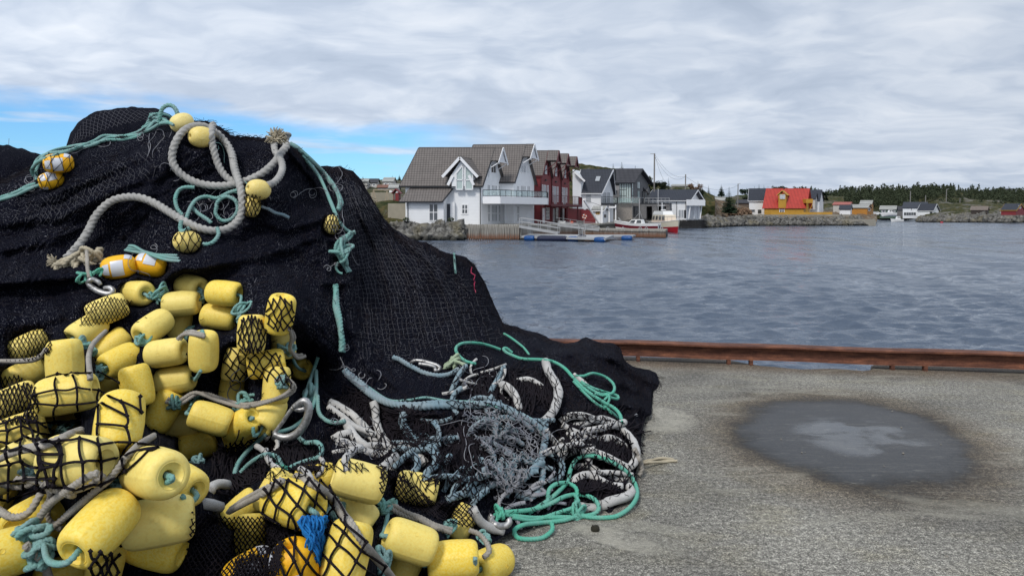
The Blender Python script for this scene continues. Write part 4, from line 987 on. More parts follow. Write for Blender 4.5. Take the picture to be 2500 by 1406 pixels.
for i, (kx, ky, sz, ds) in enumerate([(272, 1172, 62, 'large teal lashing left of the big end on float'), (90, 1318, 64, 'large teal lashing at the lower left corner'), (100, 1368, 44, 'teal lashing below the large corner one'),
 (598, 985, 44, 'teal lashing above the float with open recess'), (478, 968, 34, 'teal lashing above the pale tilted float'), (425, 985, 30, 'teal lashing at the left end of the swagged rope'), (213, 850, 44, 'teal lashing between the upper left floats'), (240, 908, 38, 'teal lashing at the end of the pale diagonal float'),
 (386, 718, 40, 'teal lashing left of the topmost row'), (497, 722, 34, 'teal lashing between the topmost floats'), (592, 760, 40, 'teal lashing at the right end of the topmost row'), (466, 814, 34, 'teal lashing over the middle of the pile'), (348, 832, 30, 'teal lashing under the bright leaning float'),
 (942, 1240, 46, 'teal lashing right of the bright lone float'), (1084, 1288, 46, 'teal lashing above the lowest round float'), (820, 1250, 44, 'teal lashing beside the netted float with recess'), (926, 1368, 54, 'teal lashing at the bottom of the diagonal rope'), (706, 856, 36, 'teal lashing above the end on float at the right edge'),
 (60, 1290, 36, 'teal lashing scrap at the far lower left'), (480, 1130, 36, 'teal lashing below the lower cluster'), (150, 1046, 40, 'teal lashing seen through the left mesh'), (80, 1150, 40, 'dark teal lashing deep in the left mesh'), (1182, 1318, 30, 'teal lashing just above the farthest right float'), (690, 935, 32, 'teal lashing at the right end of the swagged rope')]):
    knot(kx, ky, sz, 'teal', .0098 * (1.0 if sz > 40 else .85), ds, 6 if sz > 40 else 5, i, group=KG, name='lashing', cat='lashing')
# short teal legs from the float holes to their lashings
legs = [(0, 1, (386, 718)), (3, -1, (386, 730)), (2, 1, (592, 752)), (4, 1, (594, 768)), (5, 1, (352, 832)), (9, 1, (468, 812)), (10, 1, (240, 908)), (12, 1, (212, 848)), (17, 1, (285, 1180)), (18, 1, (446, 1210)), (19, 1, (105, 1310)), (21 + 17, 1, (598, 985)), (37, -1, (478, 968)), (39, 1, (618, 1042)), (45, 1, (708, 858)), (52, 1, (800, 1250)), (56, -1, (948, 1250)), (57, -1, (1088, 1300)), (58, 1, (1160, 1362)), (11, 1, (490, 905)), (1, 1, (497, 722))]
for i, sg, (tx, ty) in legs:
    if i >= len(FO): continue
    c, a, hl, rr, ds = FO[i]; p0 = c + a * sg * hl * .6; p1 = c + a * sg * (hl * 1.0 + .012) + Vector((0, -.012, -.006)); d = (CA.d(tx, ty) or 4) - .02; p3 = P(tx, ty, d); p2 = p1.lerp(p3, .5) + Vector((0, -.03, -.02))
    pp = catmull(np.array([tuple(p0), tuple(p1), tuple(p2), tuple(p3)]), .02); V, Fc = rope_geo(pp, .0098, 'tw'); b = MB(); b.add(V.tolist(), Fc)
    o = b.build('float_tie', MR['teal'], smooth=True); tag(o, ('teal tie out of the ' + ds.split(' with ')[0]).replace('  ', ' '), 'rope', 'teal ties through the float holes')
    o['label'] = ' '.join(o['label'].split()[:16])
# cobalt rag, white twines
b = MB(); rs_ = random.Random(4)
for k in range(110):
    x = 765 + rs_.uniform(-30, 30); y = 1262 + rs_.uniform(-6, 12); pts = []; d = (CA.d(x, y) or 2.8) - .02 - rs_.uniform(0, .05)
    sw = rs_.uniform(-1, 1)
    for i in range(8):
        f_ = i / 7; pts.append(P(x + (770 + sw * (26 - 20 * f_) - x) * f_ + 9 * math.sin(i * 1.3 + k), y + f_ * rs_.uniform(88, 110), d - .02 * math.sin(f_ * 3)))
    p, _ = resample(np.array([tuple(q) for q in pts]), .012); V, Fc = tube_np(p, .0042, 4); b.add(V.tolist(), Fc)
tag(b.build('rag', MR['cobalt'], smooth=True), 'bright blue yarn bunch between the netted floats at the bottom', 'rag')
tangle((1210, 1055, 110, 62), 90, 8, 'twine', .0034, 'tangled grey twine netting over the blue ropes', 21, .05, amp=22)
tangle((1235, 1150, 75, 48), 60, 8, 'twine', .0034, 'tangled grey twine netting low in the blue rope loop', 22, .05, amp=20, )
tangle((1170, 930, 45, 26), 30, 4, 'twine', .0036, 'white twine hanging inside the gathered net corners', 23, .03)
tangle((900, 930, 45, 20), 40, 3, 'twine', .0036, 'white twine bound along the upper part of the sweeping rope', 24, .03, amp=14)
tangle((840, 860, 14, 60), 34, 7, 'twine', .0032, 'white twine bound along the hanging braid', 25, .02, amp=12)
tangle((800, 470, 14, 60), 30, 8, 'twine', .003, 'pale twine strands inside the right rope bundle', 26, .02, amp=14)
tangle((830, 600, 30, 36), 26, 8, 'twine', .0032, 'white twine around the right ridge knot', 27, .02, amp=14)
tangle((802, 650, 8, 18), 10, 7, 'twine', .0034, 'white twine below the right ridge knot', 28, .02, amp=10)
tangle((368, 385, 16, 10), 5, 7, 'twine', .003, 'white twine scrap alone on the left slope', 29, .02, amp=12)
tangle((420, 415, 8, 24), 6, 7, 'twine', .0025, 'white twine scrap left of the thick coil', 30, .02, amp=10)
tangle((595, 915, 50, 30), 14, 6, 'twine', .0042, 'pale grey cords hanging over the netted floats', 31, .02, amp=26)
tangle((1440, 1050, 70, 30), 26, 8, 'twine', .0035, 'white twine scraps at the right end of the tangle', 32, .03, amp=18)
tangle((890, 1060, 90, 50), 40, 8, 'twine', .003, 'white twine scraps around the white line bundle', 33, .02, amp=16)
tangle((760, 470, 60, 12), 10, 7, 'twine', .0026, 'thin white twine along the edge above the small netted float', 34, .01, amp=14)
flush()
# loose turned-out tail on concrete
rope('weathered frayed rope tail sticking out of the heap over the concrete', 'beige', .009, [(1565, 1130), (1580, 1124), (1600, 1122), (1625, 1124), (1648, 1126)], n=3, spread=6)
rope('rope wrapped in black net at the right end of the heap', 'head', .018, [(1548, 1095), (1560, 1120), (1566, 1145), (1558, 1160)], lift=.02)
# ------------------------------------------------------------------ hardware
def m_metal(t, b):
    n = t.noise(t.pos(), 60, 4, .6); t.put(b.inputs['Base Color'], t.ramp(n, [(.3, (.26, .25, .24)), (.7, (.56, .56, .56))])); t.put(b.inputs['Roughness'], t.mrange(n, .3, .7, .35, .6))
M_metal = mat('galvanised_steel', rough=.4, fn=m_metal, metal=.75)
def hook(name, label, pts, r, lift, taper=True, dfix=None, extra=()):
    p = drape(pts, r, lift, 8, dfix); p, s_ = resample(p, r * .5); rr = r * (1 - .35 * np.abs(np.linspace(-1, 1, len(p))) ** 3) if taper else np.full(len(p), r)
    V, Fc = tube_np(p, rr, 12); b = MB(); b.add(V.tolist(), Fc)
    for e in extra:
        q = drape(e[0], e[1], lift, 8, dfix); q, _ = resample(q, e[1] * .5); V2, F2 = tube_np(q, e[1], 10); b.add(V2.tolist(), F2)
    o = b.build(name, M_metal, smooth=True); tag(o, label, 'hook'); NEWC.append((V, Fc)); return o
hook('snap_hook', 'small grey metal snap hook lying on the smooth net roll', [(246, 696), (240, 688), (226, 682), (216, 688), (222, 699), (240, 711), (258, 717), (272, 716), (276, 708), (266, 702), (254, 703)], .017, .02)
hook('large_hook', 'large shiny metal hook with teal rope in its eye', [(668, 1058), (684, 1066), (706, 1067), (728, 1055), (745, 1032), (754, 1004), (751, 985), (742, 978), (730, 985), (716, 994)], .022, .05, dfix=3.98,
     extra=[([(716, 994), (730, 1000), (744, 997)], .014), ([(716, 994), (706, 1006), (690, 1030), (676, 1048), (668, 1058)], .011)])
hook('thimble', 'flat metal thimble with pale green rope above the sweeping rope', [(1003, 886), (1012, 880), (1030, 881), (1050, 886), (1068, 892), (1074, 900), (1063, 905), (1060, 895), (1040, 890), (1022, 888)], .012, .02, False)
knot(1098, 892, 44, 'paleg', .011, 'pale green rope knotted into the metal thimble', 5, 3); rope('pale green rope lying flat right of the thimble', 'paleg', .011, [(1082, 890), (1100, 884), (1122, 888), (1136, 894)], n=2, spread=8)
hook('shackle', 'round grey metal shackle at the foot of the heap', [(1202, 1256), (1198, 1266), (1204, 1277), (1218, 1283), (1236, 1282), (1244, 1274), (1240, 1266)], .016, .02, False)
b = MB(); c0, c1 = P(1524, 1025, 5.6), P(1556, 1018, 5.55); V, Fc = tube_np(resample(np.array([tuple(c0), tuple(c1)]), .02)[0], .028, 16); b.add(V.tolist(), Fc); tag(b.build('steel_tube', M_metal, smooth=True), 'shiny steel tube end poking out under the black net', 'tube')
b = MB(); c = P(1453, 1294, H * F / (1294 - HZ) - .004)
for k in range(7):
    q = k / 7 * 6.28; b.lathe([(-.010, .001), (-.006, .014), (.004, .017), (.010, .001)], 7, Matrix.Translation(c + Vector((.012 * math.cos(q), .008 * math.sin(q), .006 + .003 * (k % 2)))) @ Matrix.Rotation(q, 4, 'Z'))
tag(b.build('weed_tuft', mat('dark_weed', (.02, .018, .010), .95), smooth=True), 'small dark lump of weed on the concrete near the rope curl', 'weed')
b = MB(); rs_ = random.Random(12)
for k in range(170):
    x = rs_.uniform(.6, 6.5); y = rs_.uniform(3.0, 8.0)
    if y > edge_y(x) - .15: continue
    if rs_.random() < .5: y = edge_y(x) - rs_.uniform(.05, .5)
    s_ = rs_.uniform(.003, .009); b.add([Vector((x, y, .002)) + Vector((math.cos(q) * s_ * rs_.uniform(.7, 1.4), math.sin(q) * s_, 0)) for q in (0, 1.2, 2.5, 3.8, 5.1)] + [Vector((x, y, .002 + s_ * .9))], [(0, 1, 5), (1, 2, 5), (2, 3, 5), (3, 4, 5), (4, 0, 5)])
tag(b.build('grit', mat('grit_stone', (.22, .20, .17), .9)), 'grit and small chips scattered over the quay', 'grit', kind='stuff')
flush()
# ================================================================== COARSE NETS OVER FLOATS AND LINES
def netpatch(label, quadgrid, nu, nv, r, mk='black', jit=.12, knots=1.7, lift=.004, sub=4, hang=.10, slack=.5, diamond=True, name='net_webbing', skip=0, seed=0, msides=3, fade=0):
    """quadgrid: rows of (px,py) control points; nu x nv cells of twine laid over whatever stands there"""
    rs_ = np.random.RandomState(seed + 5); G = np.array(quadgrid, float); gr, gc = G.shape[:2]
    def at(u, v):
        U = u * (gc - 1); Vv = v * (gr - 1); i = min(int(Vv), gr - 2); j = min(int(U), gc - 2); fu, fv = U - j, Vv - i
        return (G[i, j] * (1 - fu) + G[i, j + 1] * fu) * (1 - fv) + (G[i + 1, j] * (1 - fu) + G[i + 1, j + 1] * fu) * fv
    nodes = {}
    cw = np.linalg.norm(at(1, .5) - at(0, .5)) / nu; ch = np.linalg.norm(at(.5, 1) - at(.5, 0)) / nv
    for i in range(nv + 1):
        for j in range(nu + 1):
            u = (j + (.5 if diamond and i % 2 else 0)) / nu
            if u > 1.001: continue
            q = at(min(u, 1), i / nv) + rs_.normal(0, jit, 2) * (cw, ch)
            d = CA.d(*q); nodes[(i, j)] = (q[0], q[1], d)
    b = MB(); edges = []
    for (i, j) in nodes:
        nb = []
        if diamond: nb = [(i + 1, j), (i + 1, j - 1 if i % 2 == 0 else j + 1)]
        else: nb = [(i + 1, j), (i, j + 1)]
        for k in nb:
            e_ = min(i / nv, 1 - i / nv, j / nu, 1 - j / nu)
            if fade and rs_.rand() > (e_ + .02) / fade: continue
            if k in nodes and rs_.rand() >= skip: edges.append(((i, j), k))
    for a, c in edges:
        A, B = nodes[a], nodes[c]
        if A[2] is None or B[2] is None: continue
        if abs(A[2] - B[2]) > .9: continue
        pts = []; wob = rs_.normal(0, .10 * slack, 2) * (cw, ch)
        for k in range(sub + 1):
            f = k / sub; w_ = math.sin(f * math.pi); x = A[0] + (B[0] - A[0]) * f + wob[0] * w_; y = A[1] + (B[1] - A[1]) * f + wob[1] * w_
            ln = A[2] + (B[2] - A[2]) * f; dd = CA.d(x, y) or ln
            dd = min(dd, ln + hang) - lift - r
            pts.append(P(x, y, dd))
        V, Fc = tube_np(catmull(np.array([tuple(q) for q in pts]), .03) if sub > 2 else np.array([tuple(q) for q in pts]), r, msides); b.add(V.tolist(), Fc)
    if knots:
        used = {q for e_ in edges for q in e_}
        for (i, j), (x, y, d) in nodes.items():
            if d is None or (i, j) not in used: continue
            c = P(x, y, d - lift - r); k = r * knots
            b.add([c + Vector(o_) * k for o_ in ((1, 0, 0), (-1, 0, 0), (0, 1, 0), (0, -1, 0), (0, 0, 1), (0, 0, -1))], [(0, 2, 4), (2, 1, 4), (1, 3, 4), (3, 0, 4), (2, 0, 5), (1, 2, 5), (3, 1, 5), (0, 3, 5)])
    o = b.build(name, MR[mk], smooth=True); tag(o, label, 'netting'); return o
netpatch('coarse black mesh stretched over the three largest left floats', [[(92, 930), (170, 905), (250, 915), (330, 965)], [(70, 990), (170, 985), (260, 985), (375, 1050)], [(85, 1080), (180, 1065), (260, 1080), (385, 1085)], [(110, 1180), (190, 1200), (260, 1180), (372, 1095)]], 5, 6, .0048, jit=.08, sub=8, diamond=False, knots=2.0, seed=1, lift=.009)
netpatch('coarse black mesh at the left edge over two floats', [[(-20, 1040), (50, 1020), (125, 1050)], [(-20, 1100), (60, 1095), (140, 1110)], [(-20, 1220), (60, 1210), (130, 1190)]], 4, 6, .0055, jit=.12, sub=7, diamond=False, knots=2.0, seed=2, lift=.009)
netpatch('coarse black mesh over the netted float with recess and rope', [[(645, 1190), (700, 1165), (760, 1160), (810, 1180)], [(640, 1260), (710, 1240), (790, 1240), (850, 1270)], [(670, 1320), (720, 1310), (810, 1310), (905, 1340)], [(680, 1410), (740, 1410), (830, 1412), (960, 1412)]], 5, 7, .0046, jit=.08, sub=7, knots=1.9, seed=3, lift=.008)
netpatch('black mesh bagging the highest netted yellow float', [[(655, 735), (685, 725), (712, 738)], [(645, 770), (685, 768), (724, 775)], [(655, 800), (688, 808), (718, 806)]], 4, 5, .0045, jit=.12, diamond=True, seed=4)
netpatch('black mesh bagging the upright netted float', [[(588, 780), (614, 770), (640, 780)], [(578, 815), (614, 815), (650, 815)], [(585, 852), (614, 862), (645, 850)]], 6, 5, .0042, jit=.12, seed=5)
netpatch('black mesh hanging over the two level netted floats', [[(545, 858), (600, 852), (660, 855), (705, 880)], [(545, 890), (605, 888), (665, 890), (715, 915)], [(560, 930), (610, 925), (670, 930), (715, 950)]], 8, 5, .0042, jit=.15, seed=6)
netpatch('fine black mesh stretched over the float at the left edge', [[(-20, 925), (40, 915), (85, 945)], [(-20, 975), (40, 975), (95, 990)], [(-20, 1030), (40, 1035), (92, 1030)]], 11, 9, .0030, jit=.06, seed=7, sub=2)
netpatch('fine black mesh over the float below the snap hook', [[(200, 735), (262, 722), (320, 735)], [(195, 795), (262, 790), (325, 790)]], 14, 8, .0021, jit=.08, seed=8, sub=2)
netpatch('fine black mesh drawn over the half covered left float', [[(10, 800), (70, 790), (130, 800)], [(10, 880), (75, 880), (125, 860)]], 12, 9, .0022, jit=.08, seed=9, sub=2)
netpatch('fine black mesh hanging in the dark at the bottom centre', [[(470, 1250), (560, 1262), (650, 1262), (700, 1290)], [(460, 1330), (560, 1335), (650, 1330), (690, 1335)], [(440, 1410), (560, 1410), (640, 1410), (680, 1400)]], 24, 18, .0026, jit=.10, seed=10, sub=2, lift=.015)
netpatch('fine black mesh over the orange float at the bottom', [[(575, 1370), (620, 1352), (668, 1365)], [(570, 1412), (620, 1412), (670, 1412)]], 10, 5, .0028, jit=.06, seed=11, sub=2)
netpatch('black mesh over the float cut at the bottom left', [[(220, 1350), (255, 1340), (292, 1355)], [(218, 1412), (255, 1412), (292, 1412)]], 3, 3, .005, jit=.12, seed=12)
netpatch('fine black mesh rolled over the ropes right of the lone float', [[(930, 1135), (990, 1165), (1060, 1225), (1150, 1220)], [(930, 1200), (1000, 1235), (1080, 1270), (1160, 1290)]], 20, 9, .0028, jit=.12, seed=13, sub=2, lift=.02)
for k, (g, nu_, nv_, lb) in enumerate([
 ([[(640, 1100), (720, 1080), (800, 1060), (860, 1060)], [(600, 1180), (720, 1170), (800, 1150), (900, 1150)]], 22, 8, 'black mesh over the dark middle between the two float piles'),
 ([[(880, 985), (980, 1000), (1070, 1000), (1140, 1010)], [(900, 1080), (980, 1080), (1070, 1090), (1150, 1100)], [(930, 1160), (1000, 1190), (1070, 1210), (1180, 1230)]], 20, 18, 'black mesh over the white and blue lines left of the tangle'),
 ([[(1110, 890), (1190, 885), (1290, 890), (1370, 900)], [(1090, 960), (1190, 970), (1290, 980), (1400, 980)], [(1100, 1000), (1200, 1010), (1320, 1045), (1480, 1010)]], 26, 12, 'black mesh over the curved white lines beside the green coil'),
 ([[(1330, 1030), (1400, 1010), (1480, 1000), (1530, 1040)], [(1330, 1100), (1400, 1090), (1480, 1080), (1556, 1100)], [(1340, 1180), (1400, 1180), (1480, 1190), (1550, 1190)]], 18, 14, 'coarse black mesh over the right end of the tangle'),
 ([[(1130, 1010), (1200, 1010), (1280, 1030)], [(1110, 1110), (1200, 1110), (1300, 1120)], [(1120, 1210), (1200, 1215), (1290, 1215)]], 12, 14, 'black mesh mixed with the grey twine tangle')]):
    netpatch(lb, g, int(nu_ * .85), int(nv_ * .85), .0022 if k != 3 else .0032, jit=.28, seed=20 + k, sub=3, slack=1.0, lift=.006)
netpatch('grey twine netting bunched over the blue ropes', [[(1130, 1000), (1200, 995), (1270, 1010), (1322, 1045)], [(1150, 1050), (1210, 1050), (1270, 1060), (1325, 1080)], [(1180, 1110), (1220, 1105), (1270, 1115), (1318, 1125)]], 15, 13, .0026, 'twine', jit=.42, seed=61, sub=4, slack=2.6, lift=.03, knots=1.5)
netpatch('grey twine netting caught low in the blue loop', [[(1185, 1120), (1230, 1112), (1290, 1125)], [(1195, 1160), (1240, 1160), (1290, 1160)], [(1215, 1190), (1245, 1200), (1280, 1190)]], 9, 10, .0026, 'twine', jit=.42, seed=62, sub=4, slack=2.6, lift=.03, knots=1.5)
netpatch('wide black mesh over the orange float pair on the left ridge', [[(98, 378), (145, 372), (188, 382)], [(86, 420), (130, 418), (185, 425)], [(80, 462), (125, 466), (170, 455)]], 4, 4, .0022, jit=.10, seed=30)
netpatch('black mesh over the netted egg float', [[(418, 568), (457, 558), (496, 570)], [(418, 616), (457, 622), (496, 614)]], 4, 3, .003, jit=.1, seed=31)
netpatch('black mesh over the float under the thick rope', [[(596, 480), (614, 474), (634, 482)], [(596, 532), (614, 536), (634, 530)]], 4, 5, .003, jit=.12, seed=32)
netpatch('black mesh over the small sunken float on the right', [[(792, 526), (811, 520), (832, 530)], [(792, 570), (811, 576), (832, 570)]], 5, 5, .003, jit=.12, seed=33)
# pale worn mesh that shows on the darker net
netpatch('pale worn diamond mesh over the rounded top bundle', [[(175, 350), (200, 300), (250, 272), (310, 268), (380, 272)], [(178, 352), (225, 330), (270, 312), (320, 300), (385, 290)]], 19, 6, .0013, 'worn', jit=.05, seed=40, sub=2, lift=.002, knots=2.6)
netpatch('worn mesh with pale knots flowing down the right shoulder', [[(800, 420), (835, 420), (866, 440), (905, 500)], [(835, 600), (900, 580), (960, 585), (1050, 612)], [(850, 720), (940, 720), (1040, 720), (1190, 720)], [(870, 870), (960, 880), (1080, 870), (1230, 840)]], 30, 38, .0011, 'worn', fade=.16, jit=.13, seed=41, sub=2, lift=.003, diamond=False, knots=2.8)
netpatch('worn mesh with pale knots on the left slope', [[(20, 500), (140, 460), (260, 400), (380, 340)], [(20, 560), (150, 540), (280, 470), (400, 420)]], 34, 9, .0011, 'worn', fade=.3, jit=.12, seed=42, sub=2, lift=.003, knots=2.4, skip=.35)
# a mat of loose black yarn gives the heap its fuzzy surface
HB = BVHTree.FromPolygons(HV.tolist(), HF.tolist())
def fuzz(n, seed):
    rs_ = random.Random(seed); b = MB()
    for k in range(n):
        x = rs_.uniform(-20, 1590); cy = np.interp(x, *np.array(CREST, float).T)
        y = rs_.uniform(cy + 1, 1250) if rs_.random() < .7 else cy + rs_.uniform(0, 8)
        if rs_.random() < .12: x = rs_.uniform(1380, 1616); y = rs_.uniform(840, 1030)
        if y > np.interp(x, *np.array(BOTTOM, float).T) - 6: continue
        d = CA.d(x, y)
        if d is None or d < 3.3: continue
        dr = Vector(((x - 1250) / F, 1, -(y - HZ) / F)); hh = HB.ray_cast(EYE, dr.normalized(), 60)
        if hh[0] is None or hh[3] / dr.length > d + .012: continue
        a = rs_.uniform(-1, 1) + (1.35 if x > 700 else .4); L = rs_.uniform(8, 26); pts = []
        for i in range(4):
            xx = x + math.cos(a) * L * i / 3; yy = y + math.sin(a) * L * i / 3 * (1 if x > 700 else -.4); dd = CA.d(xx, yy) or d
            if abs(dd - d) > .25: dd = d
            pts.append(tuple(P(xx, yy, dd - rs_.uniform(.002, .016)))); a += rs_.uniform(-.5, .5)
        V, Fc = tube_np(np.array(pts), .0016, 3); b.add(V.tolist(), Fc)
    return b
tag(fuzz(7500, 3).build('loose_yarn', MR['black']), 'loose black yarn ends all over the net heap', 'yarn', kind='stuff')
# ================================================================== FAR SHORE
def flatmat(name, c, rough=.7, var=.12, sc=2.0, lines=None, metal=0, spec=.4):
    def fn(t, b):
        p = t.pos(); n = t.noise(p, sc, 4, .6)
        col = t.mix(1, c, t.ramp(n, [(.3, 1 - var), (.7, 1 + var)]), 'MULTIPLY')
        if lines:
            z = t.sep(p)[2]; w_ = t.math('FRACT', t.math('DIVIDE', z, lines)); g = t.ramp(w_, [(0, .50), (.14, .95), (1, 1)])
            col = t.mix(.8, col, t.mix(1, col, g, 'MULTIPLY')); t.put(b.inputs['Normal'], t.bump(w_, .25, .02))
        t.put(b.inputs['Base Color'], col)
    return mat(name, c, rough, fn, metal=metal, spec=spec)
M_white = flatmat('white_boards', (.84, .85, .865), .5, .03, 1.0, .18)
M_wtrim = flatmat('white_trim', (.80, .80, .81), .5, .02)
M_red = flatmat('red_boards', (.215, .026, .030), .6, .10, 1.0, .18)
M_redtrim = flatmat('dark_red_trim', (.10, .014, .018), .6, .08)
M_yellow = flatmat('ochre_boards', (.50, .27, .035), .6, .08, 1.0, .18)
M_orange = flatmat('orange_boards', (.46, .20, .035), .6, .08, 1, .2)
M_greyw = flatmat('grey_weathered_boards', (.17, .165, .165), .8, .22, 3.0, .15)
M_greyw2 = flatmat('weathered_vertical_boards', (.26, .235, .21), .85, .25, 4.0)
M_dark = flatmat('dark_metal', (.018, .020, .024), .45, .05)
M_gren = flatmat('green_boards', (.10, .15, .12), .7, .1)
M_conc2 = flatmat('old_concrete', (.27, .25, .21), .9, .2, .8)
M_beton = flatmat('board_marked_concrete', (.30, .27, .21), .9, .14, .7)
M_galv = flatmat('pale_galvanised', (.36, .365, .37), .5, .08)
M_blueb = flatmat('blue_plastic_drum', (.006, .06, .21), .4, .1)
M_navy = flatmat('dark_blue_plastic', (.008, .012, .04), .5, .1)
M_rubber = flatmat('black_rubber', (.012, .012, .013), .8, .1)
M_boatw = flatmat('white_hull_paint', (.74, .74, .73), .35, .03)
M_cream = flatmat('cream_hull_paint', (.72, .66, .52), .4, .03)
M_boatr = flatmat('red_hull_paint', (.38, .012, .022), .35, .05)
M_life = flatmat('lifebuoy_white', (.7, .68, .64), .5, .03)
M_lifeo = flatmat('lifebuoy_orange', (.55, .09, .03), .5, .03)
def m_glass(t, b):
    n = t.noise(t.pos(), .8, 2, .5); t.put(b.inputs['Base Color'], t.ramp(n, [(.35, (.03, .035, .04)), (.65, (.10, .11, .12))]))
M_glass = mat('window_glass', rough=.06, fn=m_glass, spec=.8)
M_curt = flatmat('curtained_glass', (.34, .36, .38), .25, .12, 1.5, spec=.8)
M_bigglass = flatmat('pale_green_glass', (.42, .50, .48), .12, .10, .6, spec=.8)
M_tglass = mat('railing_glass', (.75, .85, .84), .05, Transmission_Weight=.85, IOR=1.1)
def roofm(c, tile=.34, row=.40, amp=.5, rough=.6):
    def fn(t, b):
        uv = t.coord('UV'); x, y, _ = t.sep(uv)
        ry = t.math('FRACT', t.math('DIVIDE', y, row)); rx = t.math('ABSOLUTE', t.math('SINE', t.math('MULTIPLY', x, math.pi / tile)))
        n = t.noise(t.pos(), 1.2, 4, .6)
        g = t.math('MULTIPLY', t.ramp(ry, [(0, .25), (.20, .8), (1, 1.2)]), t.ramp(rx, [(0, .62 if amp > .3 else .9), (.5, 1), (1, 1.12)]))
        col = t.mix(1, t.mix(1, c, t.ramp(n, [(.3, .88), (.7, 1.12)]), 'MULTIPLY'), g, 'MULTIPLY')
        t.put(b.inputs['Base Color'], col); t.put(b.inputs['Normal'], t.bump(t.math('ADD', t.math('MULTIPLY', rx, .6), ry), amp, .05))
    return fn
M_rgrey = mat('grey_brown_tiles', rough=.7, fn=roofm((.150, .133, .124)), spec=.3)
M_rslate = mat('dark_slate_tiles', rough=.6, fn=roofm((.030, .034, .046), .5, .42, .25), spec=.35)
M_rflat = mat('dark_felt_roof', rough=.7, fn=roofm((.045, .045, .052), .9, .6, .1), spec=.3)
M_rred = mat('red_metal_tiles', rough=.5, fn=roofm((.41, .045, .032), .9, .40, .25), spec=.4)
M_rpale = mat('pale_sheet_roof', rough=.7, fn=roofm((.33, .33, .31), .4, 2.5, .2), spec=.3)
class Fr:
    """house frame from picture columns and distances of three base corners: front left, front right, rear right"""
    def __init__(s, L, C, Rr):
        gx = lambda p: Vector(((p[0] - 1250) / F * p[1], p[1], 0)); l, c, r = gx(L), gx(C), gx(Rr)
        s.O = l; s.W = (c - l).length; s.a = (c - l).normalized(); s.D = (r - c).length; s.b = (r - c).normalized()
    def p(s, u, v, z): q = s.O + s.a * u + s.b * v; return Vector((q.x, q.y, z))
    def hit(s, face, px, py):
        """ray through a picture point onto the front (v=0), right (u=W) or rear plane -> (along, z)"""
        k = (px - 1250) / F; O, e = (s.O, s.a) if face == 'f' else (s.O + s.a * s.W, s.b)
        # (O.x + e.x w)/(O.y + e.y w) = k
        w_ = (k * O.y - O.x) / (e.x - k * e.y); y = O.y + e.y * w_
        return w_, H - (py - HZ) / F * y
    def fp(s, face, w_, z, out=0):
        if face == 'f': return s.p(w_, -out, z)
        if face == 'r': return s.p(s.W + out, w_, z)
        if face == 'l': return s.p(-out, w_, z)
    def zf(s, px, py, v=0):   # height of a picture row at the front face
        return s.hit('f', px, py)[1]
def slab(b, q, th, uvs=True):
    """thick roof slab over quad q (eave0, eave1, ridge1, ridge0)"""
    q = [Vector(x) for x in q]; n = (q[1] - q[0]).cross(q[3] - q[0]).normalized()
    if n.z < 0: n = -n
    lo = [x - n * th for x in q]; w_ = (q[1] - q[0]).length; h = (q[3] - q[0]).length; u = (q[1] - q[0]).normalized()
    uq = [((x - q[0]).dot(u), (0, 0, h, h)[i]) for i, x in enumerate(q)]
    z4 = [(0, .3)] * 4
    b.add(lo + q, [(3, 2, 1, 0), (4, 5, 6, 7), (0, 1, 5, 4), (1, 2, 6, 5), (2, 3, 7, 6), (3, 0, 4, 7)], [z4, uq, z4, z4, z4, z4])
def window(fr, face, x0, x1, y0, y1, par, nx=2, ny=2, mf=None, mg=None, name='window', out=.05, fw=.09, mw=.045, px=True):
    mf = mf or M_wtrim; mg = mg or M_glass
    if px:
        a0_, z1_ = fr.hit(face, x0, y0); a1_, z1b = fr.hit(face, x1, y0); z0_ = fr.hit(face, x0, y1)[1]; z1 = z1_; z0 = z0_
        if a1_ < a0_: a0_, a1_ = a1_, a0_
    else: a0_, a1_, z0, z1 = x0, x1, y0, y1
    b = MB()
    def pr(w0, w1, q0, q1, o0, o1): b.hexa([fr.fp(face, w0, q0, o0), fr.fp(face, w1, q0, o0), fr.fp(face, w1, q0, o1), fr.fp(face, w0, q0, o1), fr.fp(face, w0, q1, o0), fr.fp(face, w1, q1, o0), fr.fp(face, w1, q1, o1), fr.fp(face, w0, q1, o1)])
    pr(a0_ - fw, a0_, z0 - fw, z1 + fw, -.02, out); pr(a1_, a1_ + fw, z0 - fw, z1 + fw, -.02, out); pr(a0_, a1_, z1, z1 + fw, -.02, out); pr(a0_, a1_, z0 - fw, z0, -.02, out + .03)
    for i in range(1, nx): q = a0_ + (a1_ - a0_) * i / nx; pr(q - mw, q + mw, z0, z1, .0, out - .01)
    for i in range(1, ny): q = z0 + (z1 - z0) * i / ny; pr(a0_, a1_, q - mw, q + mw, .0, out - .014)
    f_ = b.build(name, mf, par); g = MB()
    g.hexa([fr.fp(face, a0_, z0, -.02), fr.fp(face, a1_, z0, -.02), fr.fp(face, a1_, z0, .015), fr.fp(face, a0_, z0, .015), fr.fp(face, a0_, z1, -.02), fr.fp(face, a1_, z1, -.02), fr.fp(face, a1_, z1, .015), fr.fp(face, a0_, z1, .015)])
    o = g.build('pane', mg); o.parent = f_; o.matrix_parent_inverse = (f_.matrix_parent_inverse @ Matrix.Identity(4)).copy() if False else Matrix.Identity(4)
    o.location = (0, 0, 0); return f_
def fbox(b, fr, u0, u1, v0, v1, z0, z1):
    b.hexa([fr.p(u0, v0, z0), fr.p(u1, v0, z0), fr.p(u1, v1, z0), fr.p(u0, v1, z0), fr.p(u0, v0, z1), fr.p(u1, v0, z1), fr.p(u1, v1, z1), fr.p(u0, v1, z1)])
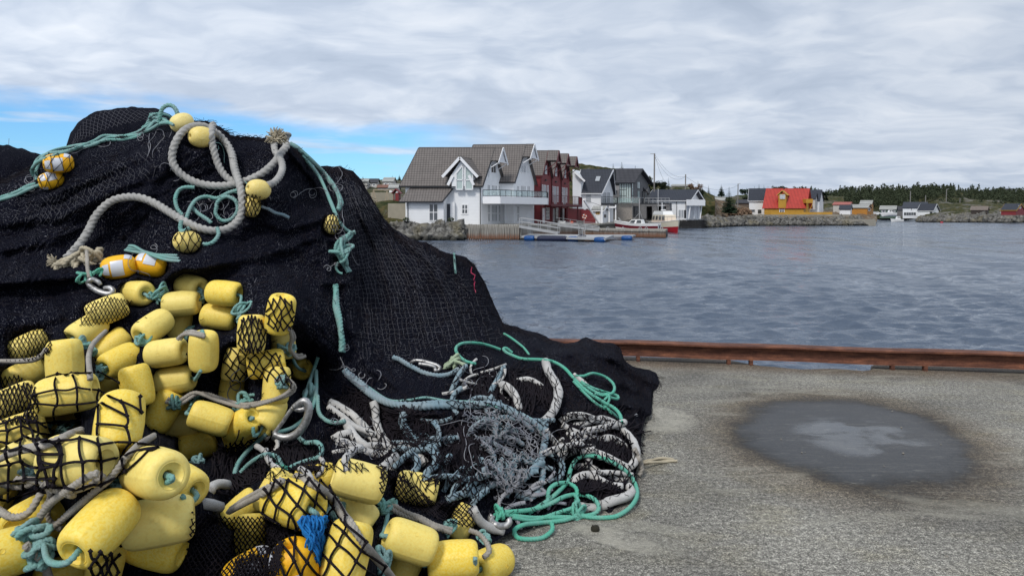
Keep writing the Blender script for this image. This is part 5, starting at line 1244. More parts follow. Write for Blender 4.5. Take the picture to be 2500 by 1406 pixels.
def gable_body(b, fr, u0, u1, v0, v1, zb, ze, zr, vr=None, ze2=None):
    """walls with a ridge along u"""
    vr = (v0 + v1) / 2 if vr is None else vr; ze2 = ze if ze2 is None else ze2
    s = [(v0, zb), (v1, zb), (v1, ze2), (vr, zr), (v0, ze)]
    b.add([fr.p(u0, v, z) for v, z in s] + [fr.p(u1, v, z) for v, z in s], [(0, 1, 2, 3, 4), (9, 8, 7, 6, 5), (0, 4, 9, 5), (1, 6, 7, 2), (4, 3, 8, 9), (3, 2, 7, 8), (0, 5, 6, 1)])
def gable_roof(fr, u0, u1, v0, v1, ze, zr, ov, m, par, th=.16, vr=None, ze2=None, trim=None, uo=(.4, .4), ro=None, zo=.1, name='roof'):
    vr = (v0 + v1) / 2 if vr is None else vr; ze2 = ze if ze2 is None else ze2; b = MB(); ro = ro if ro is not None else uo
    k = (zr - ze) / (vr - v0); k2 = (zr - ze2) / (v1 - vr); A, B = u0 - uo[0], u1 + uo[1]; RA, RB = u0 - ro[0], u1 + ro[1]
    slab(b, [fr.p(A, v0 - ov, ze - k * ov + zo), fr.p(B, v0 - ov, ze - k * ov + zo), fr.p(RB, vr, zr + zo), fr.p(RA, vr, zr + zo)], th)
    slab(b, [fr.p(B, v1 + ov, ze2 - k2 * ov + zo), fr.p(A, v1 + ov, ze2 - k2 * ov + zo), fr.p(RA, vr + .003, zr + zo), fr.p(RB, vr + .003, zr + zo)], th)
    r_ = b.build(name, m, par)
    if trim is not None:
        t_ = MB()
        for (e, rr) in ((B, RB), (A, RA)):
            sg = .03 if e == B else -.03
            for (vv, zz) in ((v0 - ov, ze - k * ov), (v1 + ov, ze2 - k2 * ov)):
                t_.bar(fr.p(e + sg, vv, zz - .06), fr.p(rr + sg, vr, zr - .06), .05, .26)
        t_.bar(fr.p(A, v0 - ov - .05, ze - k * ov - .02), fr.p(B, v0 - ov - .05, ze - k * ov - .02), .12, .14)
        t_.build('bargeboard', trim, par)
    return r_
def fixpanes():
    pass
def root(fr, z, label, cat, name='house', group=None):
    c = fr.p(fr.W / 2, fr.D / 2, z); return empty(name, c, label, cat, group)
# ---- unit with overhanging hood gable, used for the white pair and the red row
def hood(fr, par, zr, ze, vr, reach, mtrim, mroof, soff, half=1.55, px=0):
    """projecting roof hood over the loft window on the right gable"""
    k = (zr - ze) / vr; b = MB(); W = fr.W; hz = zr - k * half
    slab(b, [fr.p(W + .25, vr - half, hz + .12), fr.p(W + reach, vr - half, hz + .12), fr.p(W + reach, vr, zr + .12), fr.p(W + .25, vr, zr + .12)], .14)
    slab(b, [fr.p(W + reach, vr + half, hz + .12), fr.p(W + .25, vr + half, hz + .12), fr.p(W + .25, vr + .003, zr + .12), fr.p(W + reach, vr + .003, zr + .12)], .14)
    b.build('hood_roof', mroof, par); t_ = MB()
    for sg in (-1, 1):
        t_.bar(fr.p(W + reach + .04, vr + sg * (half + .12), hz - k * .12 - .08), fr.p(W + reach + .04, vr, zr - .04), .07, .34)
        t_.bar(fr.p(W + .05, vr + sg * (half - .1), hz - (1.5 if reach > 1.6 else .9)), fr.p(W + reach - .1, vr + sg * (half - .1), hz - .15), .10, .10)
        t_.bar(fr.p(W + .06, vr + sg * (half - .1), hz - 2.0), fr.p(W + .06, vr + sg * (half - .1), hz - .1), .12, .12)
    t_.bar(fr.p(W + reach - .02, vr - half + .1, hz + .02), fr.p(W + reach - .02, vr + half - .1, hz + .02), .10, .14)
    t_.add([fr.p(W + reach - .12, vr - half * .92, hz + .08), fr.p(W + reach - .12, vr + half * .92, hz + .08), fr.p(W + reach - .12, vr, zr - .05), fr.p(W + reach - .18, vr - half * .92, hz + .08), fr.p(W + reach - .18, vr + half * .92, hz + .08), fr.p(W + reach - .18, vr, zr - .05)], [(0, 1, 2), (5, 4, 3), (0, 3, 4, 1), (1, 4, 5, 2), (2, 5, 3, 0)])
    t_.build('hood_frame', mtrim, par)
# ---------------------------------------------------------------- white house nearest
f1 = Fr((990, 92), (1175, 92), (1229, 99.2)); zb = f1.zf(1100, 548); ze = f1.zf(1100, 446)
h1 = root(f1, zb, 'white wooden house with brown tiled roof, nearest, with lean-to annex and tall gabled window', 'house')
vr = f1.D / 2; zr = 10.02
b = MB(); gable_body(b, f1, 0, f1.W, 0, f1.D, zb - .3, ze, zr); b.build('wall', M_white, h1)
gable_roof(f1, 0, f1.W, 0, f1.D, ze, zr, .45, M_rgrey, h1, uo=(.55, .30), ro=(.1, .30), trim=M_dark)
hood(f1, h1, zr, ze, vr, 1.35, M_wtrim, M_rgrey, M_white)
# annex
fa = Fr((992, 89.6), (1083, 89.6), (1092, 92)); za = fa.zf(1030, 492); zt = f1.zf(1030, 460)
b = MB(); W_, D_ = fa.W, fa.D
b.add([fa.p(0, 0, zb - .3), fa.p(W_, 0, zb - .3), fa.p(W_ + .0, D_, zb - .3), fa.p(0, D_, zb - .3), fa.p(0, 0, za), fa.p(W_, 0, za), fa.p(W_, D_, zt - .1), fa.p(0, D_, zt - .1)], [(3, 2, 1, 0), (4, 5, 6, 7), (0, 1, 5, 4), (1, 2, 6, 5), (2, 3, 7, 6), (3, 0, 4, 7)]); b.build('annex_wall', M_white, h1)
b = MB(); eL = P(974, 492, 89.1); eR = P(1079, 492, 89.1); tR = P(1106, 458, 91.9); tL = P(1001, 458, 91.9); slab(b, [eL, eR, tR, tL], .14); b.build('annex_roof', M_rgrey, h1)
b = MB(); b.bar(eL + Vector((0, -.08, -.1)), eR + Vector((0, -.08, -.1)), .12, .14); b.bar(tL + Vector((0, -.05, .12)), tR + Vector((0, -.05, .12)), .1, .2); b.bar(eR + Vector((.04, 0, -.06)), tR + Vector((.04, 0, -.06)), .06, .2); b.build('annex_gutter', M_dark, h1)
window(fa, 'f', 1049, 1068, 499, 538, h1, 2, 2, mg=M_glass)
fp_ = Fr((1080, 91.4), (1110, 91.4), (1111, 92)); b = MB(); fbox(b, fp_, 0, fp_.W, 0, .55, zb - .2, fp_.zf(1090, 493)); b.build('porch_wall', M_white, h1)
window(fp_, 'f', 1083, 1089, 499, 539, h1, 2, 2, mg=M_curt)
b = MB(); a0_, zt_ = fp_.hit('f', 1091, 498); a1_, _ = fp_.hit('f', 1099, 498); fbox(b, fp_, a0_, a1_, -.04, .02, zb, zt_); dd_ = b.build('door', flatmat('dark_door_paint', (.03, .035, .045), .4, .05), h1)
window(f1, 'f', 1129, 1141, 501, 521, h1, 2, 2, mg=M_glass, fw=.16)
# dormer bay with pointed window
bz = f1.zf(1131, 386); u0_, _ = f1.hit('f', 1109, 500); u1_, _ = f1.hit('f', 1152, 500); um = (u0_ + u1_) / 2; zs = f1.zf(1131, 430); b = MB()
sec = [(u0_ - .1, ze - .7), (u1_ + .1, ze - .7), (u1_ + .1, ze), (u1_ + .35, zs - .2), (um, bz - .25), (u0_ - .35, zs - .2), (u0_ - .1, ze)]
b.add([f1.p(u, -.5, z) for u, z in sec] + [f1.p(u, 2.9, z) for u, z in sec], [tuple(range(6, -1, -1))[::-1], tuple(range(7, 14))[::-1]] + [(i, (i + 1) % 7, (i + 1) % 7 + 7, i + 7) for i in range(7)]); b.build('dormer_wall', M_white, h1)
b = MB(); ul, _ = f1.hit('f', 1088, 430); ur, _ = f1.hit('f', 1174, 430); zl = f1.zf(1131, 431)
vback = (bz - ze) / ((zr - ze) / vr)
slab(b, [f1.p(ul, -.95, zl), f1.p(ul, 2.0, zl), f1.p(um, vback, bz + .15), f1.p(um, -.95, bz + .15)], .12)
slab(b, [f1.p(ur, 2.0, zl), f1.p(ur, -.95, zl), f1.p(um, -.95, bz + .153), f1.p(um, vback, bz + .153)], .12); b.build('dormer_roof', M_rgrey, h1)
b = MB()
b.bar(f1.p(ul, -1.0, zl - .12), f1.p(um, -1.0, bz - .02), .06, .34); b.bar(f1.p(ur, -1.0, zl - .12), f1.p(um, -1.0, bz - .02), .06, .34)
b.bar(f1.p(u0_ - .5, -.7, ze - .35), f1.p(u0_ + .1, -.7, zl + .1), .06, .34); b.bar(f1.p(u1_ + .5, -.7, ze - .35), f1.p(u1_ - .1, -.7, zl + .1), .06, .34); b.build('dormer_bargeboard', M_wtrim, h1)
fd = Fr((1109, 91.5), (1152, 91.5), (1153, 93)); z1_, z2_, z3_ = fd.zf(1131, 463), fd.zf(1131, 440), fd.zf(1131, 405); fr_ = MB(); gl = MB()
for sx0, sx1, t0, t1 in ((1114, 1130, 424, 404), (1136, 1154, 404, 424)):
    A, B = fd.hit('f', sx0, 460)[0], fd.hit('f', sx1, 460)[0]; q0, q1 = fd.zf(1131, t0), fd.zf(1131, t1)
    gl.add([fd.fp('f', A, z1_, .05), fd.fp('f', B, z1_, .05), fd.fp('f', B, q1, .05), fd.fp('f', A, q0, .05), fd.fp('f', A, z1_, -.02), fd.fp('f', B, z1_, -.02), fd.fp('f', B, q1, -.02), fd.fp('f', A, q0, -.02)], [(0, 1, 2, 3), (7, 6, 5, 4), (0, 4, 5, 1), (1, 5, 6, 2), (2, 6, 7, 3), (3, 7, 4, 0)])
    for s, e in (((A, z1_), (B, z1_)), ((A, z1_), (A, q0)), ((B, z1_), (B, q1)), ((A, q0), (B, q1)), ((A, z2_), (B, z2_))): fr_.bar(fd.fp('f', s[0], s[1], .09), fd.fp('f', e[0], e[1], .09), .12, .12, up=(0, 1, 0))
wf = fr_.build('pointed_window', M_wtrim, h1); o = gl.build('pane', M_bigglass); o.parent = wf
# gable side windows
for y0, y1 in ((452, 478), (501, 540)):
    window(f1, 'r', 1190, 1196, y0, y1, h1, 2, 2, mg=M_curt); window(f1, 'r', 1200, 1213, y0 + 1, y1, h1, 4, 2, mg=M_curt); window(f1, 'r', 1217, 1223, y0 + 2, y1, h1, 2, 2, mg=M_curt)
window(f1, 'r', 1199, 1210, 402, 421, h1, 2, 1, mg=M_glass)
b = MB(); b.bar(f1.p(f1.W - .1, -.08, zb), f1.p(f1.W - .1, -.08, ze - .7), .09); b.build('downpipe', M_dark, h1); b = MB(); b.bar(fa.p(.2, -.08, zb), fa.p(.2, -.08, za - .2), .08); b.build('downpipe', M_dark, h1)
# ---------------------------------------------------------------- second white unit
f2 = Fr((1135, 98.5), (1254, 98), (1304, 105.5)); zr2 = 11.0; ze2 = f2.zf(1240, 437)
h2 = root(f2, zb, 'taller white gabled unit behind the nearest white house', 'house')
b = MB(); gable_body(b, f2, 0, f2.W, 0, f2.D, zb - .3, ze2, zr2); b.build('wall', M_white, h2)
gable_roof(f2, 0, f2.W, 0, f2.D, ze2, zr2, .45, M_rgrey, h2, uo=(.55, .30), trim=M_dark); hood(f2, h2, zr2, ze2, f2.D / 2, 1.4, M_wtrim, M_rgrey, M_white)
for y0, y1 in ((455, 481), (505, 540)):
    window(f2, 'r', 1262, 1267, y0, y1, h2, 2, 2, mg=M_curt)
    if y0 < 500: window(f2, 'r', 1271, 1283, y0 - 1, y1, h2, 4, 2, mg=M_curt); window(f2, 'r', 1287, 1293, y0, y1, h2, 2, 2, mg=M_curt)
window(f2, 'r', 1271, 1283, 404, 420, h2, 2, 1, mg=M_curt)
b = MB(); w0, w1 = P(1232, 546, 97.8), P(1295, 546, 103.6); zT = P(1232, 497, 97.8).z; zM = P(1295, 515, 103.6).z; w1b = w0.lerp(w1, .72)
b.add([w0, w1, Vector((w1.x, w1.y, zM)), Vector((w1b.x, w1b.y, zT)), Vector((w0.x, w0.y, zT))] + [q + Vector((-.12, .15, 0)) for q in (w0, w1, Vector((w1.x, w1.y, zM)), Vector((w1b.x, w1b.y, zT)), Vector((w0.x, w0.y, zT)))], [(0, 1, 2, 3, 4), (9, 8, 7, 6, 5)] + [(i, i + 5, (i + 1) % 5 + 5, (i + 1) % 5) for i in range(5)]); b.build('screen_wall', M_white, h2)
# balcony
def balcony(par, pts, z0, z1, z2, mpar, mrail, mglass, wallpts, name='balcony', step=1.15, gl=True, thk=.12):
    b = MB(); pts = [Vector((p.x, p.y, 0)) for p in pts]; wl = [Vector((p.x, p.y, 0)) for p in wallpts]; poly = pts + wl[::-1]; n = len(poly)
    b.add([p + Vector((0, 0, z0)) for p in poly] + [p + Vector((0, 0, z0 + .22)) for p in poly], [tuple(range(n)), tuple(range(2 * n - 1, n - 1, -1))] + [(i, i + n, (i + 1) % n + n, (i + 1) % n) for i in range(n)])
    o = b.build(name, mpar, par); bb = MB(); r_ = MB(); g_ = MB()
    for A, B in zip(pts[:-1], pts[1:]):
        bb.bar(A + Vector((0, 0, (z0 + z1) / 2)), B + Vector((0, 0, (z0 + z1) / 2)), thk, z1 - z0 + .02)
        r_.bar(A + Vector((0, 0, z2)), B + Vector((0, 0, z2)), .07, .07); r_.bar(A + Vector((0, 0, z1 + .10)), B + Vector((0, 0, z1 + .10)), .05, .05)
        L = (B - A).length; k = max(1, int(L / step))
        for i in range(k + 1): q = A.lerp(B, i / k); r_.bar(q + Vector((0, 0, z1 - .1)), q + Vector((0, 0, z2)), .06)
        if gl: g_.bar(A + Vector((0, 0, (z1 + z2) / 2 + .05)), B + Vector((0, 0, (z1 + z2) / 2 + .05)), .015, z2 - z1 - .14)
    q = bb.build('parapet', mpar); q.parent = o; q = r_.build('railing', mrail); q.parent = o
    if gl: q = g_.build('railing_glass', mglass); q.parent = o
    return o
A_, B_, C_ = P(1179, 500, 91.6), P(1221, 500, 91.0), P(1335, 500, 99.6)
balcony(h2, [A_, B_, C_, P(1338, 500, 104)], 2.75, 3.62, 4.45, M_wtrim, M_dark, M_tglass, [P(1180, 500, 92.5), P(1229, 500, 99), P(1253, 500, 97.9), P(1303, 500, 105.4)])
# ---------------------------------------------------------------- red row
fr1 = Fr((1288, 106), (1320, 106), (1346, 112)); zbr = fr1.zf(1320, 546)
reds = []
def red_unit(lbl):
    f = fr1; zr_, ze_ = 10.75, f.zf(1318, 428); h = empty('red_house', f.p(f.W, 0, zbr), lbl, 'house', 'red gabled units in a row'); DD = f.D
    b = MB(); gable_body(b, f, -1.5, f.W, 0.02, DD - .02, zbr - .3, ze_, zr_); b.build('wall', M_red, h)
    gable_roof(f, -1.5, f.W, 0, DD, ze_, zr_, .12, M_rgrey, h, uo=(.4, .30), trim=M_redtrim); hood(f, h, zr_, ze_, DD / 2, 1.9, M_redtrim, M_rgrey, M_red, 1.35)
    window(f, 'r', 1.6, 3.0, 2.95, 5.6, h, 2, 2, mg=M_curt, px=False); window(f, 'r', .55, .95, 3.4, 5.6, h, 1, 3, mg=M_curt, px=False, fw=.12); window(f, 'r', 3.9, 4.3, 3.4, 5.6, h, 1, 3, mg=M_curt, px=False, fw=.12)
    window(f, 'r', 2.1, 3.4, 7.4, 8.5, h, 3, 1, mg=M_curt, px=False)
    window(f, 'r', 2.9, 4.9, .7, 2.3, h, 4, 3, mg=M_glass, px=False)
    b = MB(); fbox(b, f, f.W, f.W + .06, 1.0, 2.2, zbr, 2.3); dd = b.build('door', M_wtrim, h); b = MB(); fbox(b, f, f.W + .06, f.W + .12, 1.15, 1.22, 1.15, 1.2); q = b.build('handle', M_dark); q.parent = dd
    b = MB(); fbox(b, f, f.W, f.W + .16, -.10, .10, zbr, ze_); b.build('corner_board', M_redtrim, h)
    b = MB(); fbox(b, f, f.W, f.W + .25, 2.3, 2.7, 6.3, 6.5); b.build('wall_lamp', M_dark, h)
    return h
def copytree(o, off, label=None):
    m_ = {}
    def cp(x, par):
        c = x.copy(); COL.objects.link(c); m_[x] = c
        if par: c.parent = par; c.matrix_parent_inverse = x.matrix_parent_inverse.copy()
        for ch in [q for q in ALLK.get(x.name, [])]: cp(ch, c)
        return c
    ALLK = {}
    for q in list(bpy.data.objects):
        if q.parent: ALLK.setdefault(q.parent.name, []).append(q)
    c = cp(o, None); c.location = o.location + off
    if label: c['label'] = label
    return c
r1 = red_unit('nearest red gabled unit beside the tall white one')
offr = fr1.b * fr1.D
copytree(r1, offr, 'middle red gabled unit between two like it'); copytree(r1, offr * 2, 'farthest red gabled unit next to the white house with skylight')
q0, q1, q2 = P(1345, 500, 104.5), P(1412, 500, 114), P(1421, 500, 122)
rb = empty('balcony_deck', q0, 'dark red timber balcony along the red units', 'balcony'); rb.location = (q0.x, q0.y, zbr)
balcony(rb, [q0, q1, q2], 2.55, 2.85, 4.1, M_redtrim, M_redtrim, M_tglass, [P(1330, 500, 108), P(1350, 500, 112.5), P(1402, 500, 124)], step=.55, gl=False)
for px_, d_ in ((1348, 105.2), (1365, 107.6), (1385, 110.6), (1410, 114.2)): b = MB(); b.bar(P(px_, 546, d_), Vector((P(px_, 546, d_).x, d_, 2.6)), .18); b.build('post', M_redtrim, rb)
b = MB(); a_, c_ = P(1383, 548, 112.5), P(1425, 548, 119); n_ = Vector((-.3, .4, 0))
b.hexa([a_, c_, c_ + n_, a_ + n_, a_ + Vector((0, 0, 2.5)), c_ + Vector((0, 0, 2.5)), c_ + n_ + Vector((0, 0, 2.5)), a_ + n_ + Vector((0, 0, 2.5))]); g1 = b.build('fence', M_red); tag(g1, 'tall red board screen under the end of the red balcony', 'fence')
b = MB(); a_, c_ = P(1417, 549, 116), P(1454, 549, 117)
for k in range(10):
    z0 = k * .24; b.bar(a_ + Vector((0, -.03 * (k % 2), z0 + .1)), c_ + Vector((-.25 * max(0, k - 5), -.03 * (k % 2), z0 + .1)), .08, .235)
tag(b.build('fence', M_red), 'low red board fence with lifebuoy in front', 'fence')
# ---------------------------------------------------------------- white house with skylight
f3 = Fr((1418, 128), (1467, 128), (1497, 135)); z3b = f3.zf(1440, 545); z3e = f3.zf(1440, 466); z3r = 9.3
h3 = root(f3, z3b, 'white house with dark roof and small skylight', 'house')
b = MB(); gable_body(b, f3, 0, f3.W, 0, f3.D, z3b - .4, z3e, z3r); fw_ = Fr((1398, 127), (1419, 127.5), (1440, 134)); b.build('wall', M_white, h3)
b = MB(); zz = fw_.zf(1405, 418); fbox(b, fw_, 0, fw_.W, 0, fw_.D, z3b - .4, fw_.zf(1405, 440)); b.add([fw_.p(0, 0, fw_.zf(1405, 440)), fw_.p(fw_.W, 0, fw_.zf(1405, 440)), fw_.p(0, 0, zz + .3), fw_.p(0, fw_.D, fw_.zf(1405, 440)), fw_.p(fw_.W, fw_.D, fw_.zf(1405, 440)), fw_.p(0, fw_.D, zz + .3)], [(0, 1, 2), (5, 4, 3), (0, 2, 5, 3), (1, 4, 5, 2)]); b.build('wing_wall', M_white, h3)
gable_roof(f3, 0, f3.W, 0, f3.D, z3e, z3r, .5, M_rslate, h3, uo=(.7, .35), ro=(1.2, 1.1), trim=M_wtrim)
b = MB(); slab(b, [P(1428, 441, 126.6), P(1428, 441, 134), P(1403, 418, 134), P(1403, 418, 126.6)], .15); b.bar(P(1428, 443, 126.5), P(1402, 420, 126.5), .08, .3); b.build('wing_roof', M_wtrim, h3)
sk = MB(); A = f3.p(2.0, 1.5, z3e + 1.5 * (z3r - z3e) / (f3.D / 2) + .2); k3 = (z3r - z3e) / (f3.D / 2); e1 = f3.a * .75; e2 = (f3.b * .85 + Vector((0, 0, .85 * k3))); n3 = e1.cross(e2).normalized() * .08
sk.hexa([A, A + e1, A + e1 + e2, A + e2, A + n3, A + e1 + n3, A + e1 + e2 + n3, A + e2 + n3]); sk.build('skylight', M_curt, h3)
window(f3, 'f', 1431, 1443, 471, 494, h3, 1, 2, mg=M_curt); window(f3, 'f', 1431, 1443, 510, 522, h3, 2, 1)
window(f3, 'r', 1471, 1480, 470, 495, h3, 4, 2, mg=M_curt); window(f3, 'r', 1482, 1489, 470, 495, h3, 3, 2, mg=M_curt)
balcony(h3, [P(1468, 500, 127), P(1506, 500, 129.5), P(1508, 500, 134)], 3.0, 3.25, 4.4, M_dark, M_dark, M_tglass, [P(1469, 500, 128.5), P(1497, 500, 135)], step=.35, gl=False)
for px_ in (1487, 1503): b = MB(); b.bar(P(px_, 545, 128.6), Vector((P(px_, 545, 128.6).x, 128.6, 3.0)), .2); b.build('post', M_wtrim, h3)
b = MB(); b.bar(P(1486, 506, 128.4), P(1504, 506, 128.4), .2, .3); b.build('beam', M_wtrim, h3)
b = MB(); c_ = P(1500, 425, 134); b.box(c_.x - .3, c_.x + .3, 134, 134.8, c_.z - 1.2, c_.z + .75); b.build('chimney', M_dark, h3)
# small white shed + crane
fs = Fr((1447, 119), (1470, 119), (1481, 121.5)); zs_ = fs.zf(1455, 540); hs = root(fs, zs_, 'small white shed with grey roof and yellow framed window', 'shed', 'shed')
b = MB(); gable_body(b, fs, 0, fs.W, 0, fs.D, zs_ - .5, fs.zf(1455, 513), fs.zf(1455, 504)); b.build('wall', M_white, hs)
gable_roof(fs, 0, fs.W, 0, fs.D, fs.zf(1455, 513), fs.zf(1455, 504), .25, M_rpale, hs, uo=(.3, .4), trim=M_wtrim, th=.1)
window(fs, 'f', 1456, 1463, 516, 522, hs, 2, 2, mf=M_yellow, mg=M_glass); window(fs, 'r', 1475, 1479, 525, 530, hs, 1, 1, mf=M_dark)
cr = empty('mast_crane', P(1469, 556, 117), 'white mast crane with slanting boom in front of the small shed', 'crane'); b = MB(); b.bar(P(1469, 550, 117), P(1469, 503, 117), .28); b.build('mast', M_wtrim, cr)
b = MB(); b.bar(P(1465, 550, 116.8), P(1425, 488, 113), .2); b.build('boom', M_wtrim, cr); b = MB(); b.bar(P(1425, 488, 113), P(1469, 503, 117), .04); b.build('stay', M_dark, cr)
b = MB(); c_ = P(1469, 557, 117); b.box(c_.x - .5, c_.x + .5, 116.6, 117.6, c_.z - .6, c_.z + .5); b.build('base', M_conc2, cr)
# lifebuoy on post
lb_ = empty('lifebuoy', P(1427, 545, 112), 'striped lifebuoy on a post by the low red fence', 'lifebuoy'); c_ = P(1427, 529, 112); b = MB()
for k in range(24):
    q = k / 24 * 6.283; q2 = (k + 1) / 24 * 6.283; b.cur = 1 if (k // 3) % 2 else 0; b.tube([c_ + Vector((.27 * math.cos(q), 0, .27 * math.sin(q))), c_ + Vector((.27 * math.cos(q2), 0, .27 * math.sin(q2)))], .10, 8)
b.build('ring', [M_life, M_lifeo], lb_); b = MB(); b.bar(P(1426, 548, 112.1), P(1426, 524, 112.1), .07); b.build('post', M_galv, lb_)
# ---------------------------------------------------------------- grey modern house
f4 = Fr((1493, 141), (1541, 141), (1583, 150)); z4b = f4.zf(1510, 533); z4e = f4.zf(1510, 443); z4r = 10.2; vr4 = 3.2
h4 = root(f4, z4b, 'grey timber house with tall glass corner and terrace', 'house')
b = MB(); gable_body(b, f4, 0, f4.W, 0, f4.D, z4b - .5, z4e, z4r, vr=4.0, ze2=z4e); b.build('wall', M_greyw, h4)
gable_roof(f4, 0, f4.W, 0, f4.D, z4e, z4r, .6, M_rflat, h4, uo=(.6, .9), vr=4.0, trim=M_dark)
window(f4, 'f', 1512, 1529, 448, 494, h4, 3, 3, mf=M_dark, mg=M_bigglass, fw=.06, out=.06); window(f4, 'f', 1530, 1540, 448, 494, h4, 2, 1, mf=M_dark, mg=M_bigglass, fw=.06); window(f4, 'f', 1504, 1509, 470, 492, h4, 1, 1, mf=M_dark, fw=.05)
window(f4, 'r', 1542.5, 1545.5, 446, 494, h4, 1, 3, mf=M_dark, mg=M_bigglass, fw=.06); window(f4, 'r', 1556, 1562, 444, 460, h4, 2, 1, mf=M_dark, mg=M_bigglass, fw=.06); window(f4, 'r', 1556, 1562, 466, 484, h4, 1, 1, mf=M_dark, mg=M_bigglass, fw=.06); window(f4, 'r', 1567, 1571, 468, 494, h4, 1, 1, mf=M_dark, fw=.05)
fd_ = Fr((1490, 139.5), (1510, 139.5), (1512, 142)); b = MB(); gable_body(b, Fr((1494, 139.5), (1512, 139.5), (1513, 142)), 0, 1.4, 0, 2.5, 3, fd_.zf(1500, 464), fd_.zf(1500, 452)); b.build('bay_wall', M_greyw, h4); b = MB(); slab(b, [P(1493, 468, 139), P(1505, 468, 139), P(1515, 452, 141.5), P(1493, 452, 141.5)], .2); b.build('bay_roof', M_rflat, h4)
f4b = Fr((1562, 147), (1580, 147), (1588, 151)); b = MB(); gable_body(b, f4b, 0, f4b.W, 0, f4b.D, z4b, f4b.zf(1570, 470), f4b.zf(1570, 455)); b.build('wing_wall', M_greyw, h4); b = MB(); slab(b, [P(1586, 474, 147), P(1586, 474, 151), P(1566, 453, 151), P(1566, 453, 147)], .2); b.build('wing_roof', M_rflat, h4)
window(f4b, 'f', 1574, 1579, 471, 494, h4, 1, 1, mf=M_dark, fw=.05)
f4c = Fr((1506, 137.5), (1543, 137.5), (1561, 141)); b = MB(); zt4 = f4c.zf(1520, 496); fbox(b, f4c, 0, f4c.W, 0, f4c.D, z4b - .5, zt4); b.build('terrace_wall', M_greyw2, h4); window(f4c, 'r', 1546, 1558, 504, 530, h4, 3, 1, mf=M_dark, mg=M_glass, fw=.06)
b = MB(); A, B, C4 = P(1494, 482.5, 136.8), P(1562, 482.5, 136.8), P(1572, 483, 142)
b.bar(A, B, .08); b.bar(B, C4, .08)
for px_ in (1494, 1541, 1562): b.bar(P(px_, 482.5, 136.8), P(px_, 497, 136.8), .08)
b.bar(P(1561, 497, 136.8), P(1561, 535, 136.8), .14); b.build('terrace_railing', M_galv, h4)
b = MB(); b.bar(P(1494, 490, 136.85), P(1562, 490, 136.85), .02, .95); b.build('railing_glass', M_tglass, h4)
# garage with roof terrace
f5 = Fr((1563, 143), (1635, 143), (1640, 150)); z5 = f5.zf(1600, 497); h5 = root(f5, z4b, 'low grey garage with open dark bay and railed roof terrace', 'garage', 'garage'); b = MB()
fbox(b, f5, 0, 1.2, 0, f5.D, z4b - .5, z5); fbox(b, f5, 1.2, f5.W, 0.0, f5.D, z5 - .55, z5 - .003); fbox(b, f5, 2.3, 3.3, .05, 1, z4b - .5, z5 - .55); fbox(b, f5, 5.0, f5.W, .05, f5.D, z4b - .5, z5 - .55); fbox(b, f5, 1.2, f5.W, f5.D - .3, f5.D, z4b - .5, z5 - .55); b.build('wall', M_greyw, h5)
b = MB(); fbox(b, f5, -.1, f5.W + .1, -.15, f5.D, z5 + .003, z5 + .12); b.build('roof', M_dark, h5); b = MB(); window(f5, 'f', 1614, 1622, 502, 528, h5, 2, 1, mf=M_dark, mg=M_glass, fw=.05)
b.bar(P(1574, 484, 142.8), P(1635, 484, 142.8), .08); b.bar(P(1574, 491, 142.8), P(1635, 491, 142.8), .05)
for px_ in range(1574, 1640, 10): b.bar(P(px_, 484, 142.8), P(px_, 497, 142.8), .06)
b.build('railing', M_galv, h5)
# ---------------------------------------------------------------- boathouse
f6 = Fr((1578, 152), (1676, 152), (1709, 160)); z6b = f6.zf(1650, 533); z6e = f6.zf(1650, 488); z6r = 6.45
h6 = root(f6, z6b, 'white boathouse with dark roof and stilted balcony', 'boathouse', 'boathouse'); b = MB(); gable_body(b, f6, 0, f6.W, 0, f6.D, z6b - .6, z6e, z6r); b.build('wall', M_white, h6)
gable_roof(f6, 0, f6.W, 0, f6.D, z6e, z6r, .45, M_rslate, h6, uo=(.3, 1.0), trim=M_wtrim)
window(f6, 'f', 1637, 1641, 509, 518, h6, 1, 1, mg=M_curt); window(f6, 'f', 1657, 1669, 513, 531, h6, 2, 1, mg=M_curt, fw=.1)
b = MB(); a_ = f6.hit('f', 1670, 512)[0]; b.add([], []); fbox(b, f6, a_, a_ + .45, -.03, .02, z6b, f6.zf(1671, 513)); b.build('door', M_dark, h6)
balcony(h6, [P(1676, 500, 151.2), P(1721, 500, 153.5), P(1719, 500, 160)], P(1676, 502, 151).z, P(1676, 489, 151).z, P(1676, 488.4, 151).z, M_wtrim, M_wtrim, M_tglass, [P(1676, 500, 152), P(1709, 500, 160)], step=3, gl=False)
b = MB()
for (px_, p2, d_) in ((1685, 1681, 152), (1698, 1694, 154), (1704, 1704, 156), (1713, 1709, 154)): b = MB(); b.bar(P(px_, 502, d_), P(p2, 534, d_), .22); b.build('stilt', M_wtrim, h6)
b = MB(); b.bar(f6.p(f6.W - .1, -.08, z6b), f6.p(f6.W - .1, -.08, z6e - .2), .1); b.build('downpipe', M_dark, h6); b = MB(); b.bar(P(1652, 488, 151.8), P(1652, 533, 151.8), .08); b.build('downpipe', M_dark, h6)
